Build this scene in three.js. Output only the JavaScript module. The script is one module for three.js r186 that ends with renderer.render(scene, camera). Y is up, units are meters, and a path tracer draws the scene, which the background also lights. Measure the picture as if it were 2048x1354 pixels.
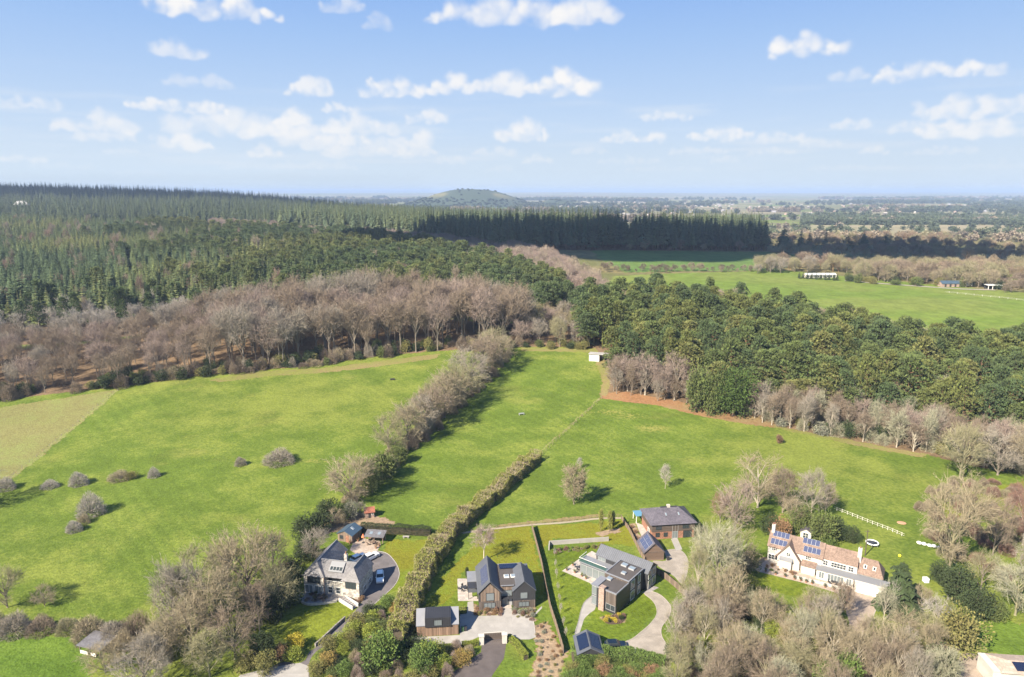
import * as THREE from 'three';
import { mergeGeometries } from 'three/addons/utils/BufferGeometryUtils.js';

// ---------------------------------------------------------------- camera, exposure, sun, air
const scene = new THREE.Scene();
const camera = new THREE.PerspectiveCamera(52.76, 2048 / 1354, 1, 60000);
camera.position.set(0, 95, 0);
camera.rotation.x = -12.195 * Math.PI / 180;
const renderer = new THREE.WebGLRenderer({ antialias: true });
renderer.toneMapping = THREE.LinearToneMapping;
const EXPOSURE = 2.8;
renderer.toneMappingExposure = EXPOSURE;
renderer.shadowMap.enabled = true;
const sun = new THREE.DirectionalLight(0xffefd6, 5);
sun.name = 'sun';
sun.position.set(-1124, 1232, 1104);
sun.target.position.set(0, 0, -300);
sun.position.add(sun.target.position);
sun.castShadow = true;
sun.shadow.mapSize.set(4096, 4096);
Object.assign(sun.shadow.camera, { left: -500, right: 500, top: 500, bottom: -500, near: 100, far: 4000 });
scene.add(sun, sun.target);
scene.fog = new THREE.FogExp2(0xb9d4fc, 0.000095);

// ---------------------------------------------------------------- small maths
const TAU = Math.PI * 2, R2D = 180 / Math.PI;
const rng = (s) => () => { s = (s + 0x6d2b79f5) | 0; let t = Math.imul(s ^ (s >>> 15), 1 | s); t = (t + Math.imul(t ^ (t >>> 7), 61 | t)) ^ t; return ((t ^ (t >>> 14)) >>> 0) / 4294967296; };
const S = (a, b, t) => { const k = Math.min(1, Math.max(0, (t - a) / (b - a))); return k * k * (3 - 2 * k); };
const lerp = (a, b, t) => a + (b - a) * t;
const hash2 = (x, y) => { let h = Math.imul(x, 374761393) + Math.imul(y, 668265263) | 0; h = Math.imul(h ^ (h >>> 13), 1274126177); return ((h ^ (h >>> 16)) >>> 0) / 4294967296; };
function noise(x, y) {
  const ix = Math.floor(x), iy = Math.floor(y), fx = x - ix, fy = y - iy, u = fx * fx * (3 - 2 * fx), v = fy * fy * (3 - 2 * fy);
  const a = hash2(ix, iy), b = hash2(ix + 1, iy), c = hash2(ix, iy + 1), d = hash2(ix + 1, iy + 1);
  return a + (b - a) * u + (c - a) * v + (a - b - c + d) * u * v;
}
const fbm = (x, y, n = 4) => { let s = 0, a = 0.5; for (let i = 0; i < n; i++) { s += a * noise(x, y); x = x * 2.03 + 17.1; y = y * 2.01 + 9.7; a *= 0.5; } return s; };
function terrain(x, z) {
  const d = -z, u = x / Math.max(d, 100), L = S(0.05, -0.45, u), L2 = S(-0.12, -0.75, u), R = S(0.1, 0.45, u), far = S(2500, 3400, d);
  let h = (34 * L * S(300, 1700, d) + 40 * L2 * S(1500, 2350, d)) * (1 - far) + 12 * S(420, 800, d) * (1 - L) * (1 - 0.8 * R) * (1 - S(1000, 1500, d));
  h -= 20 * Math.max((1 - L) * S(900, 1600, d), far);
  h += 4 * S(1500, 2600, d) * Math.sin(x / 700) * Math.sin(d / 900);
  h += S(8000, 16000, d) * (44 + 10 * Math.sin(x / 2300 + 1) + 5 * Math.sin(x / 900));
  return h + 20 * S(190, 480, d);
}

// ---------------------------------------------------------------- sky: air and fair-weather clouds, the same weather all round
{
  const W = 4096, H = 2048, data = new Float32Array(W * H * 4), E = EXPOSURE;
  const stops = [[-90, 0.30, 0.34, 0.36], [-1, 0.62, 0.72, 0.82], [0, 0.69, 0.80, 0.90], [2.5, 0.665, 0.785, 0.915], [5, 0.575, 0.725, 0.925], [8, 0.475, 0.65, 0.92], [11.5, 0.375, 0.57, 0.905], [15, 0.285, 0.485, 0.885], [25, 0.16, 0.38, 0.79], [50, 0.07, 0.22, 0.60], [90, 0.05, 0.17, 0.50]];
  for (let row = 0; row < H; row++) {
    const el = ((row + 0.5) / H - 0.5) * 180;
    let k = 0; while (k < stops.length - 2 && stops[k + 1][0] < el) k++;
    const a = stops[k], b = stops[k + 1], t = (el - a[0]) / (b[0] - a[0]), c = [1, 2, 3].map((i) => lerp(a[i], b[i], t) / E);
    const veil = el > 0 && el < 9;
    for (let col = 0; col < W; col++) {
      const o = (row * W + col) * 4, v = veil ? S(0.42, 0.85, fbm(col * 0.012, el * 1.9 + 40, 4)) * S(0.6, 2.5, el) * S(9, 5, el) * 0.45 : 0;
      data[o] = lerp(c[0], 0.80 / E, v); data[o + 1] = lerp(c[1], 0.855 / E, v); data[o + 2] = lerp(c[2], 0.92 / E, v); data[o + 3] = 1;
    }
  }
  // azimuth, elevation, width, height in degrees, thickness
  const clouds = [[-21.9,12.9,9.7,2.5,1],[-0.5,13.7,12.2,3.6,1],[6,13.4,5,2.5,0.8],[-12.8,13.6,2.9,1.7,0.5],[-10.4,12.6,1.7,1.9,0.4],[-24.5,9.9,4,1.8,0.6],[-23.5,7.8,5,1.3,0.35],[-16,7.7,3.9,2,0.8],[-26.6,6.1,3.4,1.4,0.8],[-30.3,4.6,5.5,1.7,0.8],[-29.7,3.8,3.8,1.2,0.6],[-34.3,5.7,4,1.1,0.5],[-34.6,2.2,2.8,0.9,0.8],[-9,7.9,6.1,2,0.9],[-4.4,8.2,2.6,2,0.9],[-0.5,8.4,4.8,2.6,0.85],[4.3,8.3,4.5,2.4,1],[22,10.2,5.7,2.6,1],[30.6,8.1,8,2.1,0.9],[25.1,8.1,2.5,1.1,0.4],[33.2,5.5,8.4,1.9,0.8],[33.1,4.1,8,1.9,0.9],[30.1,4.5,5.5,1.3,0.5],[25.4,4.8,2.9,1.2,0.55],[1,4.7,4.2,2.1,1],[9.5,4.3,5,1.5,0.9],[16.5,4.4,4.6,1.6,0.9],[20.7,4,4.2,1.5,0.7],[12.3,5.7,4.2,1,0.5],[27.2,2.9,1.7,0.8,0.7],[-20.9,5.2,10.9,3.2,0.8],[-22.9,6.1,2.9,1.5,0.8],[-17.1,5.5,2.3,1.8,0.9],[-24.8,3.6,4.2,1.8,1],[-19.3,2.9,2.5,1.1,0.8],[-15.9,3.9,5.5,2.5,0.7],[-12,5.1,5.9,2.2,0.8],[-11.3,3.4,8,2.1,0.6],[-8,4.2,2.5,2.1,0.9],[-6.9,5.8,3.4,1.5,0.7],[-13.8,6.3,2.3,0.9,0.6],[-1.4,3.2,3.4,1.2,0.5],[2.1,2.5,2.5,0.8,0.6],[14.9,3.1,5,0.9,0.4],[-1,1.9,2.5,1.1,0.4],[20.1,3,3.8,0.8,0.4],[31.2,2.8,5,0.9,0.4],[-27.9,1.3,3.8,0.7,0.3],[-15.3,2,6.7,0.9,0.4],[9.5,2.4,5.5,0.8,0.35],[25.7,1.7,6.7,0.6,0.3],[-32.7,1.7,4.2,0.6,0.3],[-8.2,3.2,5.5,1.4,0.6],[-13.2,4.1,3.8,1.4,0.7],[-18.1,4.7,3.8,1.7,0.7],[-5,2.5,2.9,0.9,0.4],[6.3,3.2,3.4,0.8,0.4],[23.5,3.5,2.9,0.9,0.4],[-20.4,1.8,5,0.7,0.35],[12.3,1.8,6.7,0.6,0.3],[16.8,2.4,2.5,0.7,0.4],[34.7,1.7,4.6,0.7,0.35],[-29,2.8,2.5,0.6,0.3]];
  const Q = rng(77);
  for (let i = 0; i < 190; i++) {
    const az = lerp(38, 322, Q()), low = Q(), el = lerp(2.2, 46, low * low), s = lerp(0.55, 3.2, S(2, 40, el)) * lerp(0.6, 1.4, Q());
    clouds.push([az, el, 5.2 * s, 2 * s, lerp(0.4, 1, Q())]);
  }
  for (const [i, [az, el, w, h, op]] of clouds.entries()) {
    const r = rng(1000 + i), n = 5 + Math.floor(w / h * 2.2), puffs = [];
    for (let k = 0; k < n; k++) {
      const u = lerp(-0.44, 0.44, (k + r()) / n) * w, hump = lerp(0.25, 0.95, r()) * (1 - Math.abs(u / w) * 1.1);
      puffs.push([u, h * (-0.34 + hump * 0.5), h * lerp(0.2, 0.52, r()) * (0.6 + hump * 0.6), 0.8 + 0.4 * r()]);
    }
    const fr = 2.6 / h, ox = r() * 90, oy = r() * 90, ce = Math.cos(el / R2D), x0 = Math.floor((az - w / ce * 0.75 + 360) / 360 * W), x1 = Math.ceil((az + w / ce * 0.75 + 360) / 360 * W);
    for (let row = Math.max(H / 2, Math.floor((el - h * 0.9 + 90) / 180 * H)); row <= Math.ceil((el + h * 0.95 + 90) / 180 * H) && row < H; row++) {
      const v = ((row + 0.5) / H - 0.5) * 180 - el;
      for (let xi = x0; xi <= x1; xi++) {
        const u = ((xi + 0.5) / W * 360 - 360 - az) * ce, f = fbm(u * fr + ox, v * fr + oy, 5);
        const uu = u + (f - 0.48) * h * 0.55, vv = v + (noise(u * fr + 31, v * fr * 1.3 + oy) - 0.5) * h * 0.22;
        let D = -1;
        for (const p of puffs) { const a = (uu - p[0]) / p[2] / 1.25, b = (vv - p[1]) / p[2] * p[3]; D = Math.max(D, 1 - a * a - b * b); }
        D += (f - 0.47) * 1.35;
        if (vv < -0.32 * h) D -= (-0.32 * h - vv) / h * 7;
        if (D <= 0) continue;
        const alpha = Math.pow(S(-0.02, 1.15, D), 1.15) * (0.7 + 0.3 * S(-0.42, 0.22, v / h + (f - 0.47) * 1.2)) * op * S(0.3, 3, el) * (1 - 0.3 * S(7, 2, el));
        const o = (row * W + ((xi + W / 4) % W)) * 4;
        for (let c = 0; c < 3; c++) { const top = [0.96, 0.95, 0.945][c]; data[o + c] = lerp(data[o + c], top / E, alpha); }
      }
    }
  }
  const sky = new THREE.DataTexture(data, W, H, THREE.RGBAFormat, THREE.FloatType);
  sky.mapping = THREE.EquirectangularReflectionMapping; sky.magFilter = sky.minFilter = THREE.LinearFilter; sky.needsUpdate = true;
  scene.background = sky; scene.environment = sky;
}

// ---------------------------------------------------------------- bookkeeping
const taken = new Map();
function numbered(name) { const n = taken.get(name) ?? 0; taken.set(name, n + 1); return n ? name + '_' + String(n).padStart(3, '0') : name; }
function shade(o) { o.traverse((m) => { if (m.isMesh) { m.castShadow = true; m.receiveShadow = true; } }); return o; }
function tag(o, label, category, group, kind) {
  o.userData.label = label; if (category) o.userData.category = category;
  if (group) o.userData.group = group; if (kind) o.userData.kind = kind;
  return o;
}
function thing(name, label, category, x, z, turn = 0, group, y) {
  const g = new THREE.Group(); g.name = numbered(name); g.position.set(x, y ?? terrain(x, z), z); g.rotation.y = turn; scene.add(g);
  return tag(g, label, category, group);
}
function part(parent, name, geometry, material, x, y, z, turn) {
  const m = new THREE.Mesh(geometry, material); m.name = name; m.castShadow = m.receiveShadow = true;
  if (x !== undefined) m.position.set(x, y, z); if (turn) m.rotation.y = turn;
  parent.add(m); return m;
}
function structure(name, geometry, material) { const m = part(scene, numbered(name), geometry, material); m.userData.kind = 'structure'; return m; }
const mats = new Map();
function mat(r, g, b, rough = 0.9, extra = {}) {
  const key = [r, g, b, rough, JSON.stringify(extra)].join();
  if (!mats.has(key)) { const m = new THREE.MeshStandardMaterial({ roughness: rough, ...extra }); m.color.setRGB(r, g, b); mats.set(key, m); }
  return mats.get(key);
}
const inside = (P, x, z) => { let c = false; for (let i = 0, j = P.length - 1; i < P.length; j = i++) { const [xi, zi] = P[i], [xj, zj] = P[j]; if ((zi > z) !== (zj > z) && x < (xj - xi) * (z - zi) / (zj - zi) + xi) c = !c; } return c; };

// ---------------------------------------------------------------- woods and fields, seen from above (x, z in metres)
const WOOD_BEECH = [[-248.7,-273.7],[-234.7,-282.9],[-224.9,-287.4],[-201.8,-296.1],[-179,-303.9],[-143.8,-319.3],[-105.7,-329.6],[-68.7,-345.1],[-43.5,-352.3],[-17.2,-357.2],[4.3,-360.6],[6.4,-407.5],[-38.2,-412.9],[-130,-411.5],[-177.4,-400.1],[-205.2,-378.4],[-238,-362.6],[-273,-354.4],[-302.9,-339]];
const WOOD_GAP = [[4.3,-360.6],[23.3,-359.8],[43.3,-358.1],[47.2,-331.9],[46,-305.2],[53.5,-311.5],[69.6,-413.4],[8,-413.4]];
const WOOD_PINE_R = [...[[46.7,-310.2],[69.5,-297.9],[89.4,-280.7],[108.6,-274.2],[135.9,-261],[158.9,-248.6],[172.4,-236.9],[204.1,-222]], ...[[272.2,-295.2],[242,-315.6],[208,-337.6],[179.3,-356.9],[137,-389.2],[96.8,-429.6],[48.1,-418.6],[35.7,-382.1]]];
const FRINGE_A = [...[[42.7,-293.1],[66.5,-284]], ...[[88.4,-270.1],[92.7,-284.6],[74.8,-301.5],[47,-312.8]]], FRINGE_B = [...[[88.4,-270.1],[98.6,-263.4],[113.1,-254.2],[129.2,-246.7],[150.6,-234.4],[163.3,-223.2],[187.1,-211.6]], ...[[199.6,-227.2],[174.4,-240],[160.5,-251.4],[137.8,-265],[120.8,-273.2],[104.5,-280.7],[93.2,-286.2]]];
const WOOD_LEFT = [...[[-1036.1,-1085.8],[-846.4,-1147.7],[-361.9,-956.3],[-200.5,-855.1],[-79.6,-712.2],[-10.6,-604.6],[30.9,-490.1],[44.5,-385.7]], ...[[48.1,-413.4],[6.5,-413.4],[-39,-422.8],[-132.8,-421],[-181,-408.8],[-221.8,-411.1],[-257.8,-394.9],[-385.9,-389.9]]];
const WOOD_STRIP = [...[[-470.8,-1079.6],[-233.4,-996.2],[-94.3,-904.2],[-13.2,-758.7],[36.6,-660.5],[64.9,-533.3],[65.6,-420.4]], ...[[51.5,-406.8],[37.1,-500.3],[-15.6,-628.8],[-83,-741.5],[-202.8,-863.5],[-422.9,-968.1]]];
const WOOD_FIR = [...[[30.8,-754.8],[85.3,-750],[154.6,-768.1],[232.8,-806],[309,-834]], ...[[604.3,-1761.1],[144.9,-890.3],[-40.2,-2329.7],[-303.8,-1886.4],[-360.6,-1081.8]], ...[[-325,-969.5],[-140.5,-866.8],[-72.4,-805.8],[-12.1,-695.2]]];
const WOOD_RIDGE = [[-2300, -1180], [-900, -1180], [-520, -1120], [-300, -960], [-150, -960], [-170, -1500], [-300, -2100], [-380, -2380], [-1500, -2440], [-2500, -2440]];
const FIELD_STUBBLE = [[-246.2,-261],[-219,-279.1],[-199.7,-289.1],[-179.8,-300.3],[-174.7,-256.1],[-169.5,-215.4],[-167.7,-195.6],[-184.4,-173.9]];
const BRACKEN = [[40.6,-294.3],[49,-297.9],[67.6,-289.1],[87.9,-275.3],[106,-267],[108.5,-262.9],[104.3,-258],[92.3,-262.9],[78,-270.1],[63.6,-280.7],[47.3,-286.2],[38.9,-289.1]];
const EDGE_DRY = [[-142.9,-311.5],[-123.4,-323.4],[-95,-326.8],[-67.3,-337.6],[-37.9,-349.1],[-39.2,-342.1],[-65.8,-329.7],[-93.3,-320.7],[-116.3,-316.7],[-137.1,-308.9]];
const EDGE_DRY2 = [[103.8,-261],[129.2,-246.7],[150.6,-234.4],[148.6,-231],[127.4,-243.1],[106.3,-257.1]];
const EDGE_GAP = [[4.3,-359.8],[44.7,-358.1],[49.2,-328.3],[44.3,-305.2],[42.4,-318],[42.5,-350.8],[25.5,-352.4],[5.6,-353.2]];
const CLEARING = [[-315.6,-354.4],[-277.7,-360.9],[-241.1,-367.7],[-207.1,-382.2],[-175.2,-394.9],[-128.3,-405.8],[-132.8,-421],[-183.9,-415.7],[-225.3,-418.1],[-262.3,-402.2],[-338.7,-382.2]];
const FIELD_FAR_A = [[85.9,-755.2],[153.5,-762.5],[309.4,-822],[340.4,-781.9],[253.5,-644.7],[171,-619.9],[99.2,-598.2],[89,-672.3]];
const FIELD_FAR_B = [[87.6,-578.7],[168.5,-610.5],[253.5,-644.7],[275.3,-629.2],[302.7,-591.4],[351,-543.4],[385.3,-509.4],[434.4,-474.6],[292.4,-311.5],[264.8,-343],[230.4,-372],[177.4,-413.4],[129.2,-463.8],[62.8,-512.6]];
const FIELD_FAR_C = [[418.6,-629.4],[492.7,-648.3],[543.4,-629.4],[485.6,-560.6],[431.6,-572.5],[386.1,-572.5]];
const GARDEN_BEDS = [[[-49.4,-192.2],[-37.7,-187],[-34.1,-183.3],[-36.6,-180.9],[-46.7,-180.9],[-52.8,-176.8],[-55.9,-182.7]], [[4,-135.8],[7.7,-137.7],[11.6,-125.7],[9.6,-119.1],[3.6,-119.1],[5.5,-129]], [[33.6,-182.7],[35.8,-184.2],[36.3,-169.8],[35.1,-168.5]], [[23.9,-177.9],[30.4,-180.9],[31.5,-178.5],[24.7,-175.6]], [[-9,-144.4],[-7.5,-142.4],[-1.9,-141.1],[-2.7,-139.2],[-8.5,-139.5]], [[0.1,-141.1],[5.6,-142.4],[5,-137.7],[0.7,-138.8]], [[66.7,-165.4],[71.1,-161.4],[67,-160.9],[61.4,-159.7]], [[20.5,-138.8],[21.8,-139.5],[26.1,-139.2],[25,-136.9],[22.2,-136.2],[20.6,-137.3]], [[-40.7,-147.5],[-36.6,-148.5],[-35.2,-145.4],[-36.1,-143],[-39.5,-145.8]]];
const LAWN_YELLOW = [[[-17,-156.2],[-6.3,-180.9],[5.5,-182.1],[8,-149.6],[6.1,-145.4],[4.6,-158.5],[-12.1,-158.5],[-14.6,-143.4],[-20.3,-142.4]], [[7.4,-182.1],[34.1,-185.7],[34.5,-171.2],[29.7,-171.2],[12.1,-175.3],[8.3,-168.5]], [[132.4,-195.6],[171.5,-213.5],[158.4,-195.6],[129.4,-185.7]], [[-35.4,-173.9],[-22.6,-174.5],[-22.6,-160.9],[-27.3,-149.6],[-30.6,-147.5],[-30,-158.5],[-34.4,-168.5]]];
const LAWN = [[[-50.8,-132.3],[-49.5,-146.4],[-39.4,-144.4],[-34.8,-139.5],[-41.1,-129],[-45.1,-128]], [[8.3,-168.5],[27.1,-172.5],[27,-167.2],[16.4,-160.9],[12.9,-158.1],[19.9,-151.7],[13.9,-134.1],[11.2,-127.3],[9.3,-149.6]], [[16.2,-134.1],[19.4,-142.4],[32.4,-149.6],[33.4,-142.4],[28.3,-134.1],[21.1,-129.8]], [[61,-158.5],[80.1,-147.5],[76.5,-142.4],[57.5,-151.7]], [[-10.5,-135.8],[-14.4,-141.4],[-17.9,-141.4],[-13.3,-149.6],[-10.4,-142.4]]];
const LAWN_DEEP = [[[-132.5,-130.6],[-112.3,-132.7],[-92.9,-131.5],[-87.3,-125.7],[-80,-110.2],[-114.6,-110.2]], [[104.9,-137.7],[120.5,-135.8],[110.3,-122.6],[99.1,-127.3]]];

// ---------------------------------------------------------------- the ground: one sheet to the horizon
{
  const lines = (spec) => { const v = []; for (const [a, b, s] of spec) { const n = Math.max(1, Math.round((b - a) / s)); for (let i = 0; i < n; i++) v.push(a + (b - a) * i / n); } v.push(spec.at(-1)[1]); return v; };
  const X = lines([[-26000, -9000, 1700], [-9000, -4000, 500], [-4000, -1400, 130], [-1400, -300, 22], [-300, 300, 10], [300, 1400, 22], [1400, 4000, 130], [4000, 9000, 500], [9000, 26000, 1700]]);
  const D = lines([[-1500, 90, 318], [90, 380, 10], [380, 1700, 15], [1700, 3600, 50], [3600, 7000, 170], [7000, 26000, 800]]);
  const zones = [[-300, 300, 90, 380, 2048, 2048], [-1400, 1400, -1500, 1700, 2048, 2048], [-4000, 4000, 1700, 7000, 2048, 1536], [-26000, 26000, -1500, 26000, 2048, 1536]];
  const zoneOf = (x, d) => zones.findIndex((q) => x > q[0] && x < q[1] && d > q[2] && d < q[3]);
  const nx = X.length, pos = new Float32Array(nx * D.length * 3), uvs = zones.map(() => new Float32Array(nx * D.length * 2));
  for (let j = 0; j < D.length; j++) for (let i = 0; i < nx; i++) {
    const k = j * nx + i, x = X[i], d = D[j];
    pos.set([x, terrain(x, -d), -d], k * 3);
    zones.forEach((q, n) => uvs[n].set([(x - q[0]) / (q[1] - q[0]), (d - q[2]) / (q[3] - q[2])], k * 2));
  }
  const by = zones.map(() => []);
  for (let j = 0; j < D.length - 1; j++) for (let i = 0; i < nx - 1; i++) {
    const z = zoneOf((X[i] + X[i + 1]) / 2, (D[j] + D[j + 1]) / 2), a = j * nx + i;
    by[z].push(a, a + 1, a + nx, a + 1, a + nx + 1, a + nx);
  }
  const g = new THREE.BufferGeometry();
  g.setAttribute('position', new THREE.BufferAttribute(pos, 3));
  zones.forEach((q, n) => g.setAttribute(n ? 'uv' + n : 'uv', new THREE.BufferAttribute(uvs[n], 2)));
  let at = 0; const index = [];
  by.forEach((list, n) => { g.addGroup(at, list.length, n); at += list.length; for (const v of list) index.push(v); });
  g.setIndex(index); g.computeVertexNormals();

  // what grows or lies where: 0 pasture 1 lawn 2 mossy lawn 3 stubble 4 leaf litter 5 bracken 6 dry edge 7 garden soil 8 rich grass 9.. far fields
  const COL = [[0.128, 0.195, 0.03], [0.13, 0.19, 0.022], [0.215, 0.22, 0.026], [0.255, 0.25, 0.10], [0.18, 0.13, 0.085], [0.34, 0.19, 0.10], [0.30, 0.25, 0.12], [0.36, 0.275, 0.195], [0.105, 0.185, 0.026], [0.12, 0.21, 0.055], [0.165, 0.245, 0.045], [0.24, 0.21, 0.10], [0.28, 0.26, 0.16], [0.06, 0.075, 0.035], [0.35, 0.31, 0.20], [0.27, 0.235, 0.13], [0.29, 0.30, 0.115]];
  const ALT = [[0.19, 0.235, 0.046], [0.175, 0.215, 0.026], [0.15, 0.20, 0.024], [0.21, 0.245, 0.08], [0.225, 0.16, 0.10], [0.25, 0.19, 0.10], [0.20, 0.22, 0.06], [0.29, 0.235, 0.15], [0.13, 0.205, 0.032], [0.14, 0.225, 0.06], [0.20, 0.255, 0.06], [0.16, 0.17, 0.07], [0.22, 0.20, 0.12], [0.09, 0.10, 0.05], [0.30, 0.29, 0.17], [0.21, 0.22, 0.085], [0.22, 0.265, 0.08]];
  const bumpTex = (() => { const n = 512, a = new Uint8Array(n * n * 4); for (let y = 0; y < n; y++) for (let x = 0; x < n; x++) { const v = 255 * (0.45 * hash2(x, y) + 0.35 * hash2(x >> 1, (y >> 1) + 900) + 0.2 * hash2(x >> 3, (y >> 3) + 77)); a.set([v, v, v, 255], (y * n + x) * 4); } const t = new THREE.DataTexture(a, n, n); t.wrapS = t.wrapT = THREE.RepeatWrapping; t.magFilter = THREE.LinearFilter; t.needsUpdate = true; return t; })();
  const materials = zones.map((q, n) => {
    const [x0, x1, d0, d1, w, h] = q, cv = document.createElement('canvas'); cv.width = w; cv.height = h;
    const c = cv.getContext('2d'), put = (P, k) => { c.fillStyle = `rgb(${k * 10},0,0)`; c.beginPath(); for (const [x, z] of P) c.lineTo((x - x0) / (x1 - x0) * w, (-z - d0) / (d1 - d0) * h); c.fill(); };
    c.fillStyle = n > 1 ? 'rgb(90,0,0)' : 'rgb(0,0,0)'; c.fillRect(0, 0, w, h);
    if (n < 2) {
      if (n === 1) { put([[-1400, -380], [-1400, -1700], [1400, -1700], [1400, -300], [300, -380]], 11); }
      put(FIELD_STUBBLE, 3);
      put(FIELD_FAR_A, 9); put(FIELD_FAR_B, 10); put(FIELD_FAR_C, 10);
      for (const P of [WOOD_LEFT, WOOD_STRIP, WOOD_FIR, WOOD_RIDGE, WOOD_BEECH, WOOD_GAP, WOOD_PINE_R, CLEARING, FRINGE_A, FRINGE_B]) put(P, 4);
      
      put([[360, -1330], [1400, -1330], [1400, -1700], [430, -1700]], 14);
      put(BRACKEN, 5); put(EDGE_DRY, 6); put(EDGE_DRY2, 6); put(EDGE_GAP, 6);
      const line = (P, wd, k) => { for (let i = 0; i + 1 < P.length; i++) { const [a, b] = P[i], [e, f] = P[i + 1], l = Math.hypot(e - a, f - b), nx = -(f - b) / l * wd / 2, nz = (e - a) / l * wd / 2; put([[a + nx, b + nz], [e + nx, f + nz], [e - nx, f - nz], [a - nx, b - nz]], k); } };
      if (n === 0) { // trodden lines and pale worn patches in the pastures
        line([[9.9,-235.2],[16.9,-248.6],[25.2,-264.4],[33.4,-279.1],[40.5,-293.1]], 0.5, 16); line([[47,-324.8],[43.6,-305.2],[40.6,-292]], 3.5, 6); line([[-179.9,-299.7],[-174.7,-256.1],[-169,-214.6]], 1.4, 16); line([[-4.9,-180.9],[5.3,-183.9],[26.3,-188.3]], 2.2, 6);
      }
      for (const P of LAWN_YELLOW) put(P, 2); for (const P of LAWN) put(P, 1); for (const P of LAWN_DEEP) put(P, 8); for (const P of GARDEN_BEDS) put(P, 7);
    } else {
      const r = rng(40 + n), pick = [10, 10, 12, 14, 12, 11, 14, 14, 11, 12], sx = n === 2 ? 1 : 2.6;
      for (let i = 0; i < (n === 2 ? 1500 : 5000); i++) {
        const d = n === 2 ? lerp(1500, 7200, Math.pow(r(), 1.2)) : lerp(5500, 26000, r()), x = lerp(x0, x1, r()), a = lerp(120, 620, r()) * sx, b = lerp(30, 120, r()) * sx, t = (r() - 0.5) * 0.7, k = pick[Math.floor(r() * pick.length)];
        put([[-a, -b * lerp(0.6, 1, r())], [a * lerp(0.7, 1, r()), -b], [a, b], [-a * lerp(0.7, 1, r()), b * lerp(0.6, 1, r())]].map(([p, s]) => [x + p * Math.cos(t) - s * Math.sin(t), -d + p * Math.sin(t) + s * Math.cos(t)]), k);
      }
    }
    if (n === 2) put([[430, -1690], [2300, -1690], [2300, -1960], [520, -1960]], 14);
    const mask = c.getImageData(0, 0, w, h).data, out = new Uint8Array(w * h * 4), fx = (x1 - x0) / w, fd = (d1 - d0) / h, soft = n === 0 ? 1.1 : n === 1 ? 5 : 12;
    const enc = (v) => 255 * Math.min(1, v <= 0.0031308 ? v * 12.92 : 1.055 * Math.pow(v, 1 / 2.4) - 0.055);
    for (let j = 0; j < h; j++) for (let i = 0; i < w; i++) {
      const x = x0 + (i + 0.5) * fx, d = d0 + (j + 0.5) * fd;
      const wx = (noise(x * 0.4, d * 0.4) + noise(x * 1.3, d * 1.3 + 50) - 1) * soft, wd = (noise(x * 0.4 + 70, d * 0.4) + noise(x * 1.3, d * 1.3 + 90) - 1) * soft;
      const mi = Math.min(w - 1, Math.max(0, Math.round(i + wx / fx))), mj = Math.min(h - 1, Math.max(0, Math.round(j + wd / fd)));
      const k = Math.round(mask[(mj * w + mi) * 4] / 10);
      let t, m;
      const a = COL[k] ?? COL[0], b = ALT[k] ?? ALT[0];
      if (n === 0) {
        const big = fbm(x * 0.018 + 3, d * 0.022, 3), mid = fbm(x * 0.11, d * 0.14 + 20, 3), fine = hash2(i, j), tuft = noise(x * 1.7, d * 1.7);
        t = S(0.28, 0.62, big * 0.55 + mid * 0.5 + (tuft - 0.5) * 0.16);
        m = 0.78 + 0.30 * fine + 0.42 * (mid - 0.45) + 0.30 * (tuft - 0.5);
        if (k === 0) m *= 1 + 0.05 * Math.sin((x * 0.75 + d * 0.66) * 1.55 + 3 * mid) * S(0.4, 0.7, noise(x * 0.03, d * 0.03));
        if (k === 1) m *= 1 + 0.07 * Math.sin((x * 0.62 - d * 0.78) * 3.4);
        const worn = k === 0 ? [[40.12,-273.71, 10, 3.5], [55.83,-257.54, 7, 5], [48.97,-270.06, 8, 4], [42.47,-328.31, 6, 5], [-68.41,-228.48, 8, 2]].reduce((s, [a, b, e, f]) => Math.max(s, S(1.3, 0.2, Math.hypot((x - a) / e, (-d - b) / f)) * S(0.4, 0.62, tuft * 0.5 + mid * 0.6)), 0) : 0;
        const straw = 0.75 * worn + (k === 0 ? S(0.60, 0.78, fbm(x * 0.05 + 90, d * 0.07, 4)) * 0.32 : 0);
        for (let ch = 0; ch < 3; ch++) out[((j * w + i) << 2) + ch] = enc(lerp(lerp(a[ch], b[ch], t), [0.27, 0.27, 0.075][ch], straw) * m * 0.77);
      } else {
        const sc = n === 1 ? 0.02 : n === 2 ? 0.004 : 0.0015, big = fbm(x * sc, d * sc * 1.4, 4), fine = hash2(i, j), mid = noise(x * sc * 9, d * sc * 9);
        t = S(0.3, 0.62, big); m = 0.82 + 0.2 * fine + 0.28 * (mid - 0.5);
        if (k === 9 && n === 1) m *= 1 + 0.08 * Math.sin(x * 0.11 + d * 0.5);
        for (let ch = 0; ch < 3; ch++) out[((j * w + i) << 2) + ch] = enc(lerp(a[ch], b[ch], t) * m * 0.76);
      }
      out[((j * w + i) << 2) + 3] = 255;
    }
    const tex = new THREE.DataTexture(out, w, h); tex.colorSpace = THREE.SRGBColorSpace; tex.magFilter = THREE.LinearFilter; tex.channel = n; tex.needsUpdate = true;
    const m = new THREE.MeshStandardMaterial({ map: tex, roughness: 1 });
    m.specularIntensity = 0.2;
    if (n < 2) { const b = bumpTex.clone(); b.channel = n; b.repeat.set((x1 - x0) / (n ? 400 : 90), (d1 - d0) / (n ? 400 : 90)); b.needsUpdate = true; m.bumpMap = b; m.bumpScale = n ? 0.5 : 0.16; }
    return m;
  });
  const ground = structure('ground', g, materials);
  ground.castShadow = false;
}

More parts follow.
